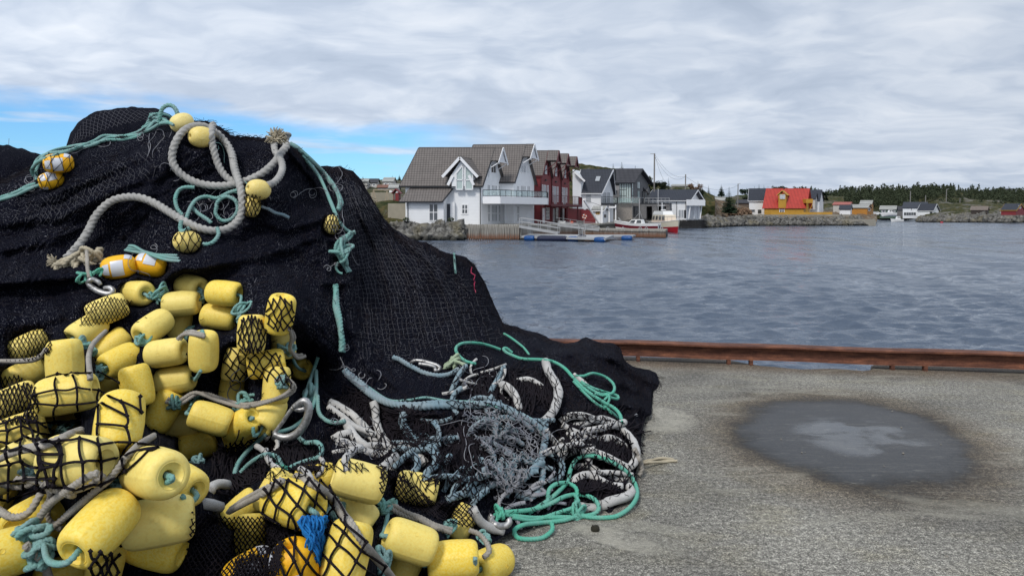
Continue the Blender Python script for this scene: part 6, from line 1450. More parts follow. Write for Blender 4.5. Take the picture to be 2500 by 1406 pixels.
# ---------------------------------------------------------------- quays, banks, land
def m_land(t, b):
    p = t.pos(); n = t.noise(p, .12, 6, .65); n2 = t.noise(p, .8, 5, .65); n3 = t.noise(t.scalev(p, (1, 1, 2.2)), .45, 5, .7)
    g = t.ramp(n2, [(.32, (.014, .022, .010)), (.45, (.036, .044, .018)), (.55, (.070, .066, .028)), (.7, (.12, .085, .040))])
    r_ = t.ramp(n3, [(.3, (.07, .065, .06)), (.7, (.26, .245, .22))])
    t.put(b.inputs['Base Color'], t.mix(t.ramp(n, [(.52, 0), (.62, .8)]), g, r_)); t.put(b.inputs['Normal'], t.bump(n2, 1, .6))
M_land = mat('heath_and_rock', rough=.95, fn=m_land, spec=.1)
def m_rock(t, b):
    p = t.pos(); n = t.noise(p, 1.6, 5, .65); n2 = t.noise(p, .35, 3, .6); z = t.sep(p)[2]
    c = t.ramp(n, [(.3, (.045, .043, .040)), (.5, (.125, .12, .11)), (.7, (.27, .26, .24))]); c = t.mix(t.ramp(n2, [(.5, 0), (.65, .4)]), c, (.20, .17, .09))
    wet = t.mrange(z, WZ + .1, WZ + .75, 1, 0, True); t.put(b.inputs['Base Color'], t.mix(t.math('MULTIPLY', wet, .85), c, (.022, .022, .018)))
M_rock = mat('shore_rock', rough=.9, fn=m_rock, spec=.2)
def m_pile(t, b):
    p = t.pos(); n = t.noise(t.scalev(p, (6, 6, .4)), 1.0, 4, .7); z = t.sep(p)[2]
    c = t.ramp(n, [(.3, (.13, .12, .105)), (.55, (.30, .28, .25)), (.75, (.42, .40, .37))])
    k = t.mrange(t.math('ADD', z, t.math('MULTIPLY', t.math('SUBTRACT', n, .5), .6)), WZ + .25, WZ + .95, 1, 0, True); c = t.mix(t.math('MULTIPLY', k, .8), c, (.19, .075, .035))
    k2 = t.mrange(z, WZ, WZ + .22, 1, 0); t.put(b.inputs['Base Color'], t.mix(t.math('MULTIPLY', k2, .85), c, (.02, .018, .014)))
M_pile = mat('weathered_piling', rough=.9, fn=m_pile, spec=.2)
def m_gravel(t, b):
    n = t.noise(t.pos(), 3, 5, .6); t.put(b.inputs['Base Color'], t.ramp(n, [(.3, (.22, .21, .19)), (.7, (.42, .41, .38))]))
M_grav = mat('pale_gravel', rough=.95, fn=m_gravel)
def terrain(name, rows, m, nx=120, ny=30, amp=.5, fs=6, seed=1, kind='structure', label=None, cat=None, x0=None, x1=None):
    """loft through picture rows [(px,py,d)...], nearest row first"""
    R_ = [np.array(r, float) for r in rows]; x0 = x0 if x0 is not None else min(r[0, 0] for r in R_); x1 = x1 if x1 is not None else max(r[-1, 0] for r in R_)
    xs = np.linspace(x0, x1, nx); L = []
    for r in R_:
        d = 1 / np.interp(xs, r[:, 0], 1 / r[:, 2]); pyv = np.interp(xs, r[:, 0], r[:, 1]); L.append(np.stack([(xs - 1250) / F * d, d, H - (pyv - HZ) / F * d], 1))
    L = np.array(L); vv = np.linspace(0, len(L) - 1, ny); i = np.minimum(vv.astype(int), len(L) - 2); f = (vv - i)[:, None, None]; f = f * f * (3 - 2 * f) * .3 + f * .7
    V = L[i] * (1 - f) + L[i + 1] * f; nn = fbm(V[..., 0] / fs, V[..., 1] / fs + V[..., 2] / fs, seed, 5, .55); e = np.minimum(1, vv * 2)[:, None]
    V[..., 2] += nn * amp * e; V[..., 1] += fbm(V[..., 0] / fs + 9, V[..., 2] / fs * 2, seed + 4, 4, .6) * amp * e
    o = npmesh(name, V.reshape(-1, 3), grid_faces(ny, nx), m); tag(o, label, cat, kind=kind); return o
def rocks(label, pts, n, size, seed, name='riprap', spread=(1.5, 1.2)):
    """boulders along a picture polyline (px,py,d): uneven blocks merged as one bank"""
    rs_ = random.Random(seed); b = MB(); ico = []
    import itertools
    t_ = (1 + 5 ** .5) / 2; iv = [(-1, t_, 0), (1, t_, 0), (-1, -t_, 0), (1, -t_, 0), (0, -1, t_), (0, 1, t_), (0, -1, -t_), (0, 1, -t_), (t_, 0, -1), (t_, 0, 1), (-t_, 0, -1), (-t_, 0, 1)]
    fi = [(0, 11, 5), (0, 5, 1), (0, 1, 7), (0, 7, 10), (0, 10, 11), (1, 5, 9), (5, 11, 4), (11, 10, 2), (10, 7, 6), (7, 1, 8), (3, 9, 4), (3, 4, 2), (3, 2, 6), (3, 6, 8), (3, 8, 9), (4, 9, 5), (2, 4, 11), (6, 2, 10), (8, 6, 7), (9, 8, 1)]
    pw = [P(*q) for q in pts]
    for k in range(n):
        q = rs_.random() * (len(pw) - 1); i = int(q); c = pw[i].lerp(pw[i + 1], q - i) + Vector((rs_.uniform(-.3, .3), rs_.uniform(-spread[0], spread[0]) * .5, 0)); h = rs_.random(); c.z = WZ + (c.z - WZ) * (1 - h) * 1.0; c.y -= h * spread[1]
        s = size * rs_.uniform(.55, 1.35); sc = Vector((s * rs_.uniform(.8, 1.5), s * rs_.uniform(.7, 1.1), s * rs_.uniform(.5, .9))); ro = Matrix.Rotation(rs_.uniform(0, 6), 3, Vector((rs_.random(), rs_.random(), rs_.random() + .1)).normalized())
        b.add([c + ro @ Vector((v[0] * sc.x * rs_.uniform(.38, .62), v[1] * sc.y * rs_.uniform(.38, .62), v[2] * sc.z * rs_.uniform(.38, .62))) for v in iv], fi)
    o = b.build(name, M_rock); tag(o, label, 'rocks', kind='stuff'); return o
# land plates (top at quay height) and the ground behind
terrain('shore_ground', [[(700, 582, 89.5), (1120, 582, 89.5), (1272, 582, 88.5), (1300, 576, 96), (1420, 570, 108), (1452, 568, 115), (1500, 562, 129), (1560, 560, 138), (1650, 556, 150), (1725, 548, 162)],
 [(700, 549, 89.7), (1120, 549, 89.7), (1272, 549, 88.7), (1300, 548, 96.3), (1420, 547, 108.3), (1452, 546, 115.3), (1500, 543, 129.3), (1560, 540, 138.3), (1650, 537, 150.3), (1725, 535, 162.3)],
 [(700, 535, 160), (1300, 535, 160), (1420, 535, 160), (1560, 533, 166), (1725, 531, 190)]], M_grav, 200, 24, .0, 5, 3)
pil = MB(); rs_ = random.Random(5)
def piling(b, pts, wid, z1=None, zt=None):
    for (A, B) in zip(pts[:-1], pts[1:]):
        A = Vector(A); B = Vector(B); L = (Vector((A.x, A.y)) - Vector((B.x, B.y))).length; n = int(L / wid)
        for i in range(n):
            c = A.lerp(B, (i + .5) / n); dv = (B - A).normalized() * wid * .42; dv.z = 0; top = c.z + rs_.uniform(-.05, .05)
            o_ = Vector((0, -.10 - rs_.uniform(0, .06), 0)); p4 = [c - dv, c + dv, c + dv + o_, c - dv + o_]
            b.hexa([Vector((p.x, p.y, WZ - .5)) for p in p4] + [Vector((p.x, p.y, top)) for p in p4])
piling(pil, [P(1121, 548, 89.2), P(1232, 548, 88.6), P(1268, 548, 88.4), P(1290, 548, 92)], .27)
o = pil.build('timber_piling', M_pile); tag(o, 'weathered rust stained timber piling under the nearest white house', 'quay wall')
pil = MB(); piling(pil, [P(1290, 550, 94), P(1300, 550, 96), P(1395, 550, 105), P(1452, 551, 113)], .3); tag(pil.build('timber_piling', M_pile), 'grey timber piling behind the floating dock', 'quay wall')
pil = MB(); piling(pil, [P(1636, 537, 148), P(1720, 537, 157)], .5); tag(pil.build('timber_piling', flatmat('tarred_timber', (.03, .027, .025), .9, .3, 4)), 'dark piling under the white boathouse', 'quay wall')
b = MB(); qs = [P(1452, 546, 113), P(1500, 543, 126), P(1560, 540, 136), P(1640, 538, 148)]; n_ = 21; ql = lambda f: qs[min(2, int(f * 3))].lerp(qs[min(2, int(f * 3)) + 1], f * 3 - min(2, int(f * 3)))
for i in range(n_):
    A = ql(i / n_); B = ql((i + 1) / n_); A2 = A + Vector((-.05, .9, 0)); B2 = B + Vector((-.05, .9, 0))
    if i % 5 != 2: b.hexa([Vector((A.x, A.y, WZ - .5)), Vector((B.x, B.y, WZ - .5)), Vector((B2.x, B2.y, WZ - .5)), Vector((A2.x, A2.y, WZ - .5)), A + Vector((0, 0, -.26)), B + Vector((0, 0, -.26)), B2 + Vector((0, 0, -.26)), A2 + Vector((0, 0, -.26))])
[b.bar(qs[i] + Vector((0, .3, -.12 - .003 * i)), qs[i + 1] + Vector((0, .3, -.12 - .003 * i)), 1.6, .24) for i in range(3)]; tag(b.build('quay_wall', M_conc2), 'grey concrete quay edge behind the two moored boats', 'quay wall')
rocks('bank of grey boulders left of the timber piling', [(940, 549, 89.3), (1060, 549, 89.3), (1128, 549, 89.3)], 330, .62, 3, spread=(1.6, 2.3))
rs_ = random.Random(8)
rocks('loose stones along the top of the boulder bank', [(985, 546, 89.5), (1100, 546, 89.5)], 14, .7, 9, spread=(.6, .3))
# floating dock and gangways
fdk = empty('floating_dock', P(1400, 585, 85), 'long pale floating dock on blue and black floats', 'dock'); b = MB(); A, B, C5, D5 = P(1273, 576, 86.5), P(1478, 582, 80.8), P(1498, 574, 87), P(1290, 571, 92)
b.hexa([q + Vector((0, 0, -.22)) for q in (A, B, C5, D5)] + [A, B, C5, D5]); b.build('deck', M_galv, fdk)
b = MB(); A2, B2, C2, D2 = P(1420, 575, 88), P(1545, 575, 88), P(1552, 573, 91), P(1425, 573, 91)
b.hexa([q + Vector((0, 0, -.2)) for q in (A2, B2, C2, D2)] + [A2, B2, C2, D2]); b.build('deck', M_galv, fdk)
for (x0, x1, y, d_, m_) in ((1281, 1305, 582, 86.1, M_blueb), (1313, 1384, 583, 85.0, M_navy), (1387, 1411, 584, 83.8, M_blueb), (1412, 1430, 580, 84.5, M_navy), (1452, 1477, 586, 81.6, M_blueb), (1518, 1543, 582, 87.9, M_blueb)):
    c0, c1 = P(x0, y, d_), P(x1, y, d_ - (x1 - x0) * .02); b = MB(); p_ = resample(np.array([tuple(c0), tuple(c1)]), .12)[0]; k_ = len(p_); rr = .34 * np.minimum(1, .75 + .25 * np.minimum(np.arange(k_), np.arange(k_)[::-1]) / 2.0) * (1 + .03 * np.sin(np.arange(k_) * 2.2)); V_, F_ = tube_np(p_, rr, 14); b.add(V_.tolist(), F_); b.build('float', m_, fdk, smooth=True)
def gangway(label, A, B, wv, rail=1.0, posts=5):
    g = empty('gangway', A, label, 'gangway'); A = Vector(A); B = Vector(B); wv = Vector(wv); b = MB(); b.hexa([q + Vector((0, 0, -.15)) for q in (A, B, B + wv, A + wv)] + [A, B, B + wv, A + wv]); b.bar(A + Vector((0, -.03, -.1)), B + Vector((0, -.03, -.1)), .06, .3); b.build('deck', M_galv, g); b = MB()
    for s in (Vector((0, 0, 0)), wv):
        for hgt in (rail, rail * .5): b.bar(A + s + Vector((0, 0, hgt)), B + s + Vector((0, 0, hgt)), .06)
        for i in range(posts + 1): q = A.lerp(B, i / posts) + s; b.bar(q, q + Vector((0, 0, rail)), .055)
    b.build('railing', M_galv, g); return g
gangway('pale aluminium gangway sloping right from the nearest quay', P(1268, 551, 88.0), P(1362, 567, 84.5), (.3, 1.1, 0), .95, 4)
gangway('longer gangway sloping down behind the first one', P(1362, 548, 99), P(1462, 560, 97), (.2, 1.2, 0), .35, 6)
b = MB()
for (x0, y0, x1, y1, d_) in ((1358, 531, 1455, 545, 104), (1358, 538, 1455, 550, 104)): b.bar(P(x0, y0, d_), P(x1, y1, d_ + 6), .05)
for x_ in (1365, 1392, 1424, 1457): b.bar(P(x_, 531 + (x_ - 1358) * .14, 104 + (x_ - 1358) * .06), P(x_, 552, 104 + (x_ - 1358) * .06), .06)
tag(b.build('handrail', M_galv), 'thin metal handrail along the quay under the red balcony', 'railing')
lad = MB()
for x_ in (1413, 1423, 1428): 
    lad.tube([P(x_, 586, 83.5), P(x_, 562, 83.5), P(x_ + 1.5, 557, 83.5), P(x_ + 4, 556, 83.7), P(x_ + 5, 560, 84)], .035, 6)
for y_ in (564, 570, 576): lad.bar(P(1413, y_, 83.5), P(1428, y_, 83.5), .04)
tag(lad.build('ladder', M_galv), 'curved metal ladder on the floating dock', 'ladder')
# stone filled pier
pr = empty('pier', P(1530, 578, 97), 'low pier with a slatted timber side behind the floating dock', 'pier'); b = MB(); z_ = P(1500, 562, 98).z; A, B, C6, D6 = P(1424, 562, 101), P(1625, 562, 94.5), P(1630, 560, 103), P(1440, 560, 108)
b.hexa([Vector((q.x, q.y, WZ - .4)) for q in (A, B, C6, D6)] + [Vector((q.x, q.y, z_ - .12)) for q in (A, B, C6, D6)]); b.build('core', M_rock, pr)
b = MB(); b.hexa([Vector((q.x, q.y, z_ - .1)) for q in (A, B, C6, D6)] + [Vector((q.x, q.y, z_ + .08)) for q in (A, B, C6, D6)]); b.build('deck', M_conc2, pr); b = MB()
A = Vector((A.x, A.y, z_ - .1)); B = Vector((B.x, B.y, z_ - .1)); rs_ = random.Random(2); piling(b, [A + Vector((0, -.05, 0)), B + Vector((0, -.05, 0))], .2); b.bar(A + Vector((0, -.2, .08)), B + Vector((0, -.2, .08)), .2, .22); b.build('slatted_side', M_pile, pr)
b = MB()
for x_ in (1481, 1518, 1560, 1575, 1612): b.tube([P(x_, 563, 96), P(x_, 557, 96), P(x_ + 3, 554, 96), P(x_ + 6, 557, 96), P(x_ + 6, 563, 96)], .05, 6)
b.build('mooring_hoop', M_galv, pr)
# boats
def boat(label, A, B, beam, free, mats_, name='motorboat', sheer=.35, stripe=None, zb=WZ):
    """A stern, B bow at the waterline"""
    A = Vector(A); B = Vector(B); A.z = B.z = 0; L = (B - A).length; e = (B - A).normalized(); s = Vector((-e.y, e.x, 0)); r_ = empty(name, (A + B) / 2 + Vector((0, 0, zb)), label, 'boat'); N_ = 18; S = []
    for i in range(N_ + 1):
        t_ = i / N_; hw = beam / 2 * (1 - max(0, (t_ - .45) / .55) ** 2.2) * (.86 + .14 * min(1, t_ * 4)); zt = zb + free * (1 + sheer * (max(0, t_ - .3) / .7) ** 2 + .1 * (1 - t_)); rake = .35 * free * t_ ** 4
        S.append([(hw * f_, zb + (zt - zb) * g_, rake * g_) for f_, g_ in ((.0, -.35), (.55, -.2), (.80, .12), (.93, .5), (.97, .78), (1.0, 1.0))])
    b = MB(); V_ = []
    for i, sc in enumerate(S):
        c = A + e * (L * i / N_)
        for q in sc: V_.append(c + e * q[2] - s * q[0] + Vector((0, 0, q[1])))
        for q in sc[::-1]: V_.append(c + e * q[2] + s * q[0] + Vector((0, 0, q[1])))
    for i in range(N_):
        for k in range(11):
            f = (i * 12 + k, (i + 1) * 12 + k, (i + 1) * 12 + k + 1, i * 12 + k + 1); lev = min(k, 10 - k)
            b.cur = 1 if (stripe and lev in stripe) else 0; b.add([V_[q] for q in f], [(0, 1, 2, 3)])
    b.cur = 0; b.add([V_[k] for k in range(12)], [tuple(range(12))])
    b.build('hull', mats_, r_, smooth=False)
    b = MB(); dk = []
    for i, sc in enumerate(S): c = A + e * (L * i / N_); q = sc[5]; dk.append((c + e * q[2] * .9 - s * q[0] * .96 + Vector((0, 0, q[1] - .12)), c + e * q[2] * .9 + s * q[0] * .96 + Vector((0, 0, q[1] - .12))))
    b.add([x for p_ in dk for x in p_], [(2 * i, 2 * i + 1, 2 * i + 3, 2 * i + 2) for i in range(N_)]); b.build('deck', M_boatw, r_)
    b = MB()
    for sd_ in (5, 6):
        b.tube([V_[i * 12 + sd_] for i in range(N_ + 1)], .05, 5)
    b.build('gunwale', M_boatw, r_)
    return r_, A, e, s
M_wine = flatmat('wine_red_paint', (.13, .012, .02), .35, .05)
bt, A, e, s = boat('small white motorboat with a wine red stripe behind the pier', P(1610, 560, 114), P(1506, 560, 117), 2.3, 1.42, [M_boatw, M_wine], stripe=(3,), sheer=.45)
def cabin(par, A, e, s, t0, t1, w0, z0, z1, rake, m_, name='cabin', top=None, win=None):
    b = MB(); p = [A + e * t0 - s * w0, A + e * t1 - s * w0 * .85, A + e * t1 + s * w0 * .85, A + e * t0 + s * w0]; q = [A + e * (t0 + rake * .3) - s * w0 * .8, A + e * (t1 - rake) - s * w0 * .7, A + e * (t1 - rake) + s * w0 * .7, A + e * (t0 + rake * .3) + s * w0 * .8]
    b.hexa([x + Vector((0, 0, z0)) for x in p] + [x + Vector((0, 0, z1)) for x in q]); o = b.build(name, m_, par)
    if win:
        g = MB()
        for sg in (-1, 1):
            for k in range(win):
                f0, f1 = (k + .15) / win, (k + .85) / win
                def pt(f, h): a_ = (A + e * (t0 + (t1 - t0) * f) + s * sg * w0 * (1 - .15 * f)) ; c_ = (A + e * (t0 + rake * .3 + (t1 - rake - t0 - rake * .3) * f) + s * sg * w0 * (.8 - .1 * f)); v = a_.lerp(c_, h); v.z = z0 + (z1 - z0) * h; return v + s * sg * .03
                g.add([pt(f0, .45), pt(f1, .45), pt(f1, .88), pt(f0, .88)], [(0, 1, 2, 3)])
        gg = g.build('window', M_glass, par)
    return o
L = (P(1506, 560, 117) - P(1610, 560, 114)).length
cabin(bt, A, e, s, L * .34, L * .78, .8, WZ + 1.15, WZ + 2.2, 1.1, M_boatw, win=2)
b = MB(); p_ = [A + e * L * .86 + s * .4 + Vector((0, 0, WZ + 1.5)), A + e * (L * .95) + s * .2 + Vector((0, 0, WZ + 2.4)), A + e * (L * .97) + Vector((0, 0, WZ + 2.45)), A + e * (L * .95) - s * .2 + Vector((0, 0, WZ + 2.4)), A + e * L * .86 - s * .4 + Vector((0, 0, WZ + 1.5))]; b.tube(p_, .04, 5); b.build('pulpit', M_galv, bt)
b = MB(); b.bar(A + e * .1 + Vector((0, 0, WZ + .4)), A + e * .1 + Vector((0, 0, WZ + 1.25)), .35, .4); b.build('outboard_motor', M_dark, bt)
bt, A, e, s = boat('fishing boat with red hull and cream and white wheelhouse', P(1602, 556, 131), P(1654, 556, 118), 3.3, 1.5, [M_boatr, M_cream], 'fishing_boat', .4, (3, 4))
L = (P(1654, 556, 118) - P(1602, 556, 131)).length
cabin(bt, A, e, s, L * .10, L * .72, 1.25, WZ + 1.3, WZ + 2.9, .5, M_cream, win=4); cabin(bt, A, e, s, L * .12, L * .60, 1.05, WZ + 2.9, WZ + 3.55, .6, M_boatw, 'flybridge')
b = MB(); b.bar(A + e * L * .3 + Vector((0, 0, WZ + 3.5)), A + e * L * .3 + Vector((0, 0, WZ + 5.0)), .1); b.bar(A + e * L * .3 - s * .5 + Vector((0, 0, WZ + 4.5)), A + e * L * .3 + s * .5 + Vector((0, 0, WZ + 4.5)), .07); b.bar(A + e * L * .1 + Vector((0, 0, WZ + 2.8)), A + e * L * .1 + Vector((0, 0, WZ + 7.5)), .05); b.bar(A + e * L * .36 - s * .4 + Vector((0, 0, WZ + 3.75)), A + e * L * .36 + s * .4 + Vector((0, 0, WZ + 3.75)), .3, .12); b.build('mast', M_wtrim, bt)
b = MB()
for sg in (-1, 1):
    pp = [A + e * (L * q) + s * sg * 1.5 * (1 - max(0, (q - .5) / .55) ** 2) + Vector((0, 0, WZ + 2.35 + .3 * q)) for q in (.55, .7, .82, .92, 1.02)]
    b.tube(pp, .035, 5)
    for q in pp: b.bar(q, q - Vector((0, 0, .7)), .035)
b.build('bow_rail', M_galv, bt)
# racks between boats and house
b = MB(); rs_ = random.Random(3)
for k in range(16):
    x0 = 1515 + rs_.uniform(0, 50); b.bar(P(x0, 536 + rs_.uniform(0, 12), 126), P(x0 + rs_.uniform(10, 30), 540 + rs_.uniform(-10, 6), 127), .07)
tag(b.build('timber_rack', M_rubber), 'dark jumble of poles on the quay behind the motorboat', 'rack')
b = MB(); b.bar(P(1561, 540, 129), P(1561, 486, 129), .14); b.bar(P(1561, 512, 129), P(1570, 540, 129), .06); b.bar(P(1561, 520, 129), P(1545, 538, 129), .06); tag(b.build('boat_hoist', M_galv), 'tall grey steel post with stays by the quay', 'post')
b = MB(); b.hexa([P(1660, 553, 140), P(1691, 553, 140), P(1691, 553, 142), P(1660, 553, 142), P(1660, 549, 140), P(1691, 549, 140), P(1691, 549, 142), P(1660, 549, 142)]); b.bar(P(1650, 548, 148), P(1687, 546, 148), .8, .25); tag(b.build('small_dock', M_rubber), 'small dark floating dock right of the fishing boat', 'dock')
for i, (px_, w_, m_, lb) in enumerate(((1396, .55, M_lifeo, 'orange buoy on the quay beside the handrail'), (1372, .5, M_boatw, 'white fish box on the quay below the red balcony'), (1416, .5, M_greyw, 'grey box on the quay at the right of the orange buoy'))):
    c_ = P(px_, 549, 107.5); b = MB()
    if i == 0: b.lathe([(-w_ / 2, .02), (-w_ / 2.6, w_ / 3), (0, w_ / 2), (w_ / 2.6, w_ / 3), (w_ / 2, .02)], 12, Matrix.Translation(c_ + Vector((0, 0, w_ / 2))))
    else: b.box(c_.x - w_, c_.x + w_, c_.y, c_.y + .5, c_.z, c_.z + .5); b.box(c_.x - w_ - .03, c_.x + w_ + .03, c_.y - .03, c_.y + .53, c_.z + .5, c_.z + .56)
    tag(b.build(['buoy', 'fish_box', 'fish_box'][i], m_, smooth=i == 0), lb, ['buoy', 'box', 'box'][i])
# planters by the annex
def bush(name, label, c, r, seed, m_, n=90, cat='bush'):
    rs_ = random.Random(seed); b = MB()
    for k in range(n):
        v = Vector((rs_.gauss(0, 1), rs_.gauss(0, 1), rs_.gauss(0, 1))).normalized() * r * rs_.uniform(.6, 1.05); v.z = abs(v.z); s_ = r * .22; u = Vector((rs_.uniform(-1, 1), rs_.uniform(-1, 1), rs_.uniform(-1, 1))).normalized() * s_; w_ = u.orthogonal().normalized() * s_; b.add([c + v - u, c + v + w_, c + v + u, c + v - w_], [(0, 1, 2, 3)])
    return tag(b.build(name, m_), label, cat)
def leafm(name, c1, c2):
    def fn(t, b):
        n = t.noise(t.pos(), .7, 4, .7); t.put(b.inputs['Base Color'], t.ramp(n, [(.35, c1), (.65, c2)]))
    return mat(name, rough=.9, fn=fn, spec=.1)
M_spr = leafm('spruce_needles', (.012, .024, .016), (.030, .048, .026)); M_pine = leafm('pine_needles', (.032, .044, .026), (.068, .080, .046)); M_brown = leafm('bare_shrub', (.10, .06, .04), (.22, .15, .10)); M_trunk = flatmat('bark', (.07, .055, .045), .9, .2)
for i, px_ in enumerate((992, 1101)): 
    pt_ = empty('potted_shrub', P(px_, 547, 88.9), ['potted shrub by the left corner of the annex', 'potted shrub beside the dark door'][i], 'plant'); b = MB(); c_ = pt_.location; b.lathe([(0, .18), (0.02, .22), (.35, .3), (.36, .02)], 10, Matrix.Translation(c_) @ Matrix.Rotation(-math.pi / 2, 4, 'Y')); b.build('pot', M_rubber, pt_)
    o = bush('foliage', None, c_ + Vector((0, 0, .4)), .4, i, M_pine, 60, None); o.parent = pt_; o.matrix_parent_inverse = Matrix.Translation(-pt_.location)
# left background: concrete wall block, playhouse, pergola, houses on the rise
b = MB(); fc = Fr((947, 93), (1000, 93), (1010, 98)); fbox(b, fc, 0, fc.W, 0, fc.D, -.2, fc.zf(960, 497)); tag(b.build('concrete_wall', M_beton), 'beige board marked concrete wall left of the nearest white house', 'wall')
fh = Fr((960, 97), (973, 97), (978, 99)); hp = root(fh, fh.zf(965, 497), 'small red playhouse with peaked roof on the concrete wall', 'playhouse', 'playhouse'); b = MB(); z0 = fh.zf(965, 497); zt = fh.zf(965, 471)
fbox(b, fh, .28, fh.W, 0, fh.D, z0, zt); fbox(b, fh, 0, .28, 0, .1, z0, z0 + .5); fbox(b, fh, -.02, .06, 0, .1, z0, zt); b.build('wall', M_red, hp); b = MB(); pm = (fh.W) / 2
slab(b, [fh.p(-.25, -.3, zt - .05), fh.p(-.25, fh.D + .2, zt - .05), fh.p(pm, fh.D + .2, zt + .55), fh.p(pm, -.3, zt + .55)], .08); slab(b, [fh.p(fh.W + .25, fh.D + .2, zt - .05), fh.p(fh.W + .25, -.3, zt - .05), fh.p(pm, -.3, zt + .553), fh.p(pm, fh.D + .2, zt + .553)], .08); b.build('roof', M_red, hp)
M_timb = flatmat('raw_timber', (.38, .31, .22), .8, .15)
b = MB(); b.bar(P(911, 464, 101), P(962, 464, 101), .13)
for (x0, y0, x1) in ((912, 464, 922), (912, 464, 904), (945, 464, 938), (945, 464, 951)): b.bar(P(x0, y0, 101), P(x1, 502, 101), .09)
for k in range(6): b.bar(P(908 - k * .5 + 1, 470 + k * 5, 101), P(916 + k * .9, 470 + k * 5, 101), .05)
tag(b.build('swing_frame', M_timb), 'timber swing frame with ladder on the rise at the left', 'swing frame')
b = MB(); fk = Fr((905, 108), (962, 108), (965, 112)); fbox(b, fk, 0, fk.W, 0, fk.D, 0, fk.zf(930, 470)); tag(b.build('concrete_wall', M_beton), 'rough concrete retaining wall behind the swing frame', 'wall')
terrain('hill', [[(640, 552, 92), (1000, 552, 92)], [(640, 520, 96), (880, 508, 96), (960, 500, 96), (1000, 500, 96)], [(640, 500, 130), (1000, 492, 130)], [(640, 470, 220), (860, 458, 220), (1000, 455, 220)], [(640, 460, 330), (860, 440, 330), (960, 438, 330), (1060, 440, 330)], [(640, 470, 420), (1060, 470, 420)]], M_land, 90, 50, 1.2, 9, 6, x0=640, x1=1060)
def simple_house(label, L, C, Rr, yb, ye, yr, mw, mr, wins=(), name='house', ov=.3, trim=None, uo=(.3, .3), cat='house', vr=None, rwins=(), zdown=.8):
    f = Fr(L, C, Rr); z0 = f.zf(L[0] + 1, yb); h = root(f, z0, label, cat, name); b = MB(); ze_ = f.zf((L[0] + C[0]) / 2, ye); zr_ = H - (yr - HZ) / F * ((L[1] + C[1]) / 2 + f.D * .5 * f.b.y); gable_body(b, f, 0, f.W, 0, f.D, z0 - zdown, ze_, zr_, vr=vr); b.build('wall', mw, h)
    gable_roof(f, 0, f.W, 0, f.D, ze_, zr_, ov, mr, h, uo=uo, trim=trim, vr=vr)
    for wq in wins: window(f, 'f', wq[0], wq[1], wq[2], wq[3], h, wq[4] if len(wq) > 4 else 1, wq[5] if len(wq) > 5 else 1, mg=M_glass, fw=.08 * L[1] / 100)
    for wq in rwins: window(f, 'r', wq[0], wq[1], wq[2], wq[3], h, 1, 1, mg=M_glass, fw=.08 * L[1] / 100)
    return h, f
M_pgrey = flatmat('pale_grey_boards', (.50, .48, .45), .7, .06); M_greyroof = M_rflat
simple_house('grey two storey house on the rise at far left', (896, 210), (920, 210), (927, 216), 461, 446, 437, M_pgrey, M_rflat, [(901, 905, 450, 454), (911, 915, 450, 454)])
simple_house('pale house with light roof half hidden behind the net', (875, 200), (897, 200), (902, 206), 468, 444, 437, M_pgrey, M_rpale, [(882, 886, 452, 456)])
simple_house('white house with grey roof on the rise beside the trees', (934, 240), (958, 240), (968, 248), 458, 444, 434, M_pgrey, M_rpale, [(940, 944, 448, 452), (950, 953, 448, 452)])
simple_house('low brown roofed house on the rise behind the swing frame', (922, 180), (948, 180), (954, 186), 466, 458, 452, M_pgrey, mat('brown_roof', rough=.8, fn=roofm((.20, .09, .06))), [])
simple_house('small yellow white house just left of the nearest white house', (950, 170), (970, 170), (976, 176), 470, 460, 450, M_wtrim, M_rpale, [(956, 960, 463, 467)])
# hills and banks to the right
terrain('hill', [[(1290, 535, 150), (1600, 533, 160), (1725, 533, 175)], [(1290, 450, 160), (1480, 470, 165), (1600, 470, 172), (1725, 500, 176)], [(1290, 405, 175), (1400, 400, 175), (1425, 397, 178), (1450, 401, 178), (1490, 411, 180), (1540, 425, 182), (1580, 438, 184), (1640, 452, 186), (1690, 458, 188), (1720, 468, 188), (1745, 480, 188)], [(1290, 420, 230), (1600, 460, 230), (1745, 500, 230)]], M_land, 120, 60, 1.6, 9, 31, x0=1290, x1=1745)
def m_brown(t, b):
    p = t.pos(); n = t.noise(p, .9, 6, .7); n2 = t.noise(p, .2, 4, .6)
    c = t.ramp(n, [(.3, (.05, .045, .038)), (.5, (.15, .12, .09)), (.7, (.30, .27, .22))]); t.put(b.inputs['Base Color'], t.mix(t.ramp(n2, [(.45, 0), (.6, .7)]), c, (.16, .095, .05))); t.put(b.inputs['Normal'], t.bump(n, 1, .5))
M_crag = mat('brown_crag', rough=.95, fn=m_brown, spec=.1)
terrain('rocky_shore', [[(1700, 551, 168), (1760, 548, 180), (1830, 545, 190), (1960, 546, 190), (2100, 544, 192), (2140, 542, 195)], [(1700, 530, 170), (1730, 525, 182), (1780, 532, 186), (1830, 533, 194), (1960, 532, 194), (2140, 534, 197)], [(1690, 480, 178), (1725, 485, 186), (1750, 500, 190), (1780, 518, 194), (1830, 527, 200), (2140, 530, 205)], [(1690, 470, 186), (1725, 478, 194), (1760, 492, 200), (1800, 505, 205), (1850, 515, 215), (2140, 528, 230)], [(1690, 490, 220), (1800, 505, 240), (2140, 526, 260)]], M_crag, 200, 60, 1.3, 5, 44, x0=1700, x1=2140)
rocks('rough stone bank below the boathouse knoll', [(1718, 534, 163), (1750, 538, 172), (1800, 535, 184)], 380, 1.0, 11, spread=(4, 3))
rocks('long stone bank below the red roofed yellow house', [(1795, 533, 184), (1850, 533, 186), (1960, 533, 187), (2080, 533, 189), (2100, 535, 190)], 900, .75, 12, spread=(2, 3))
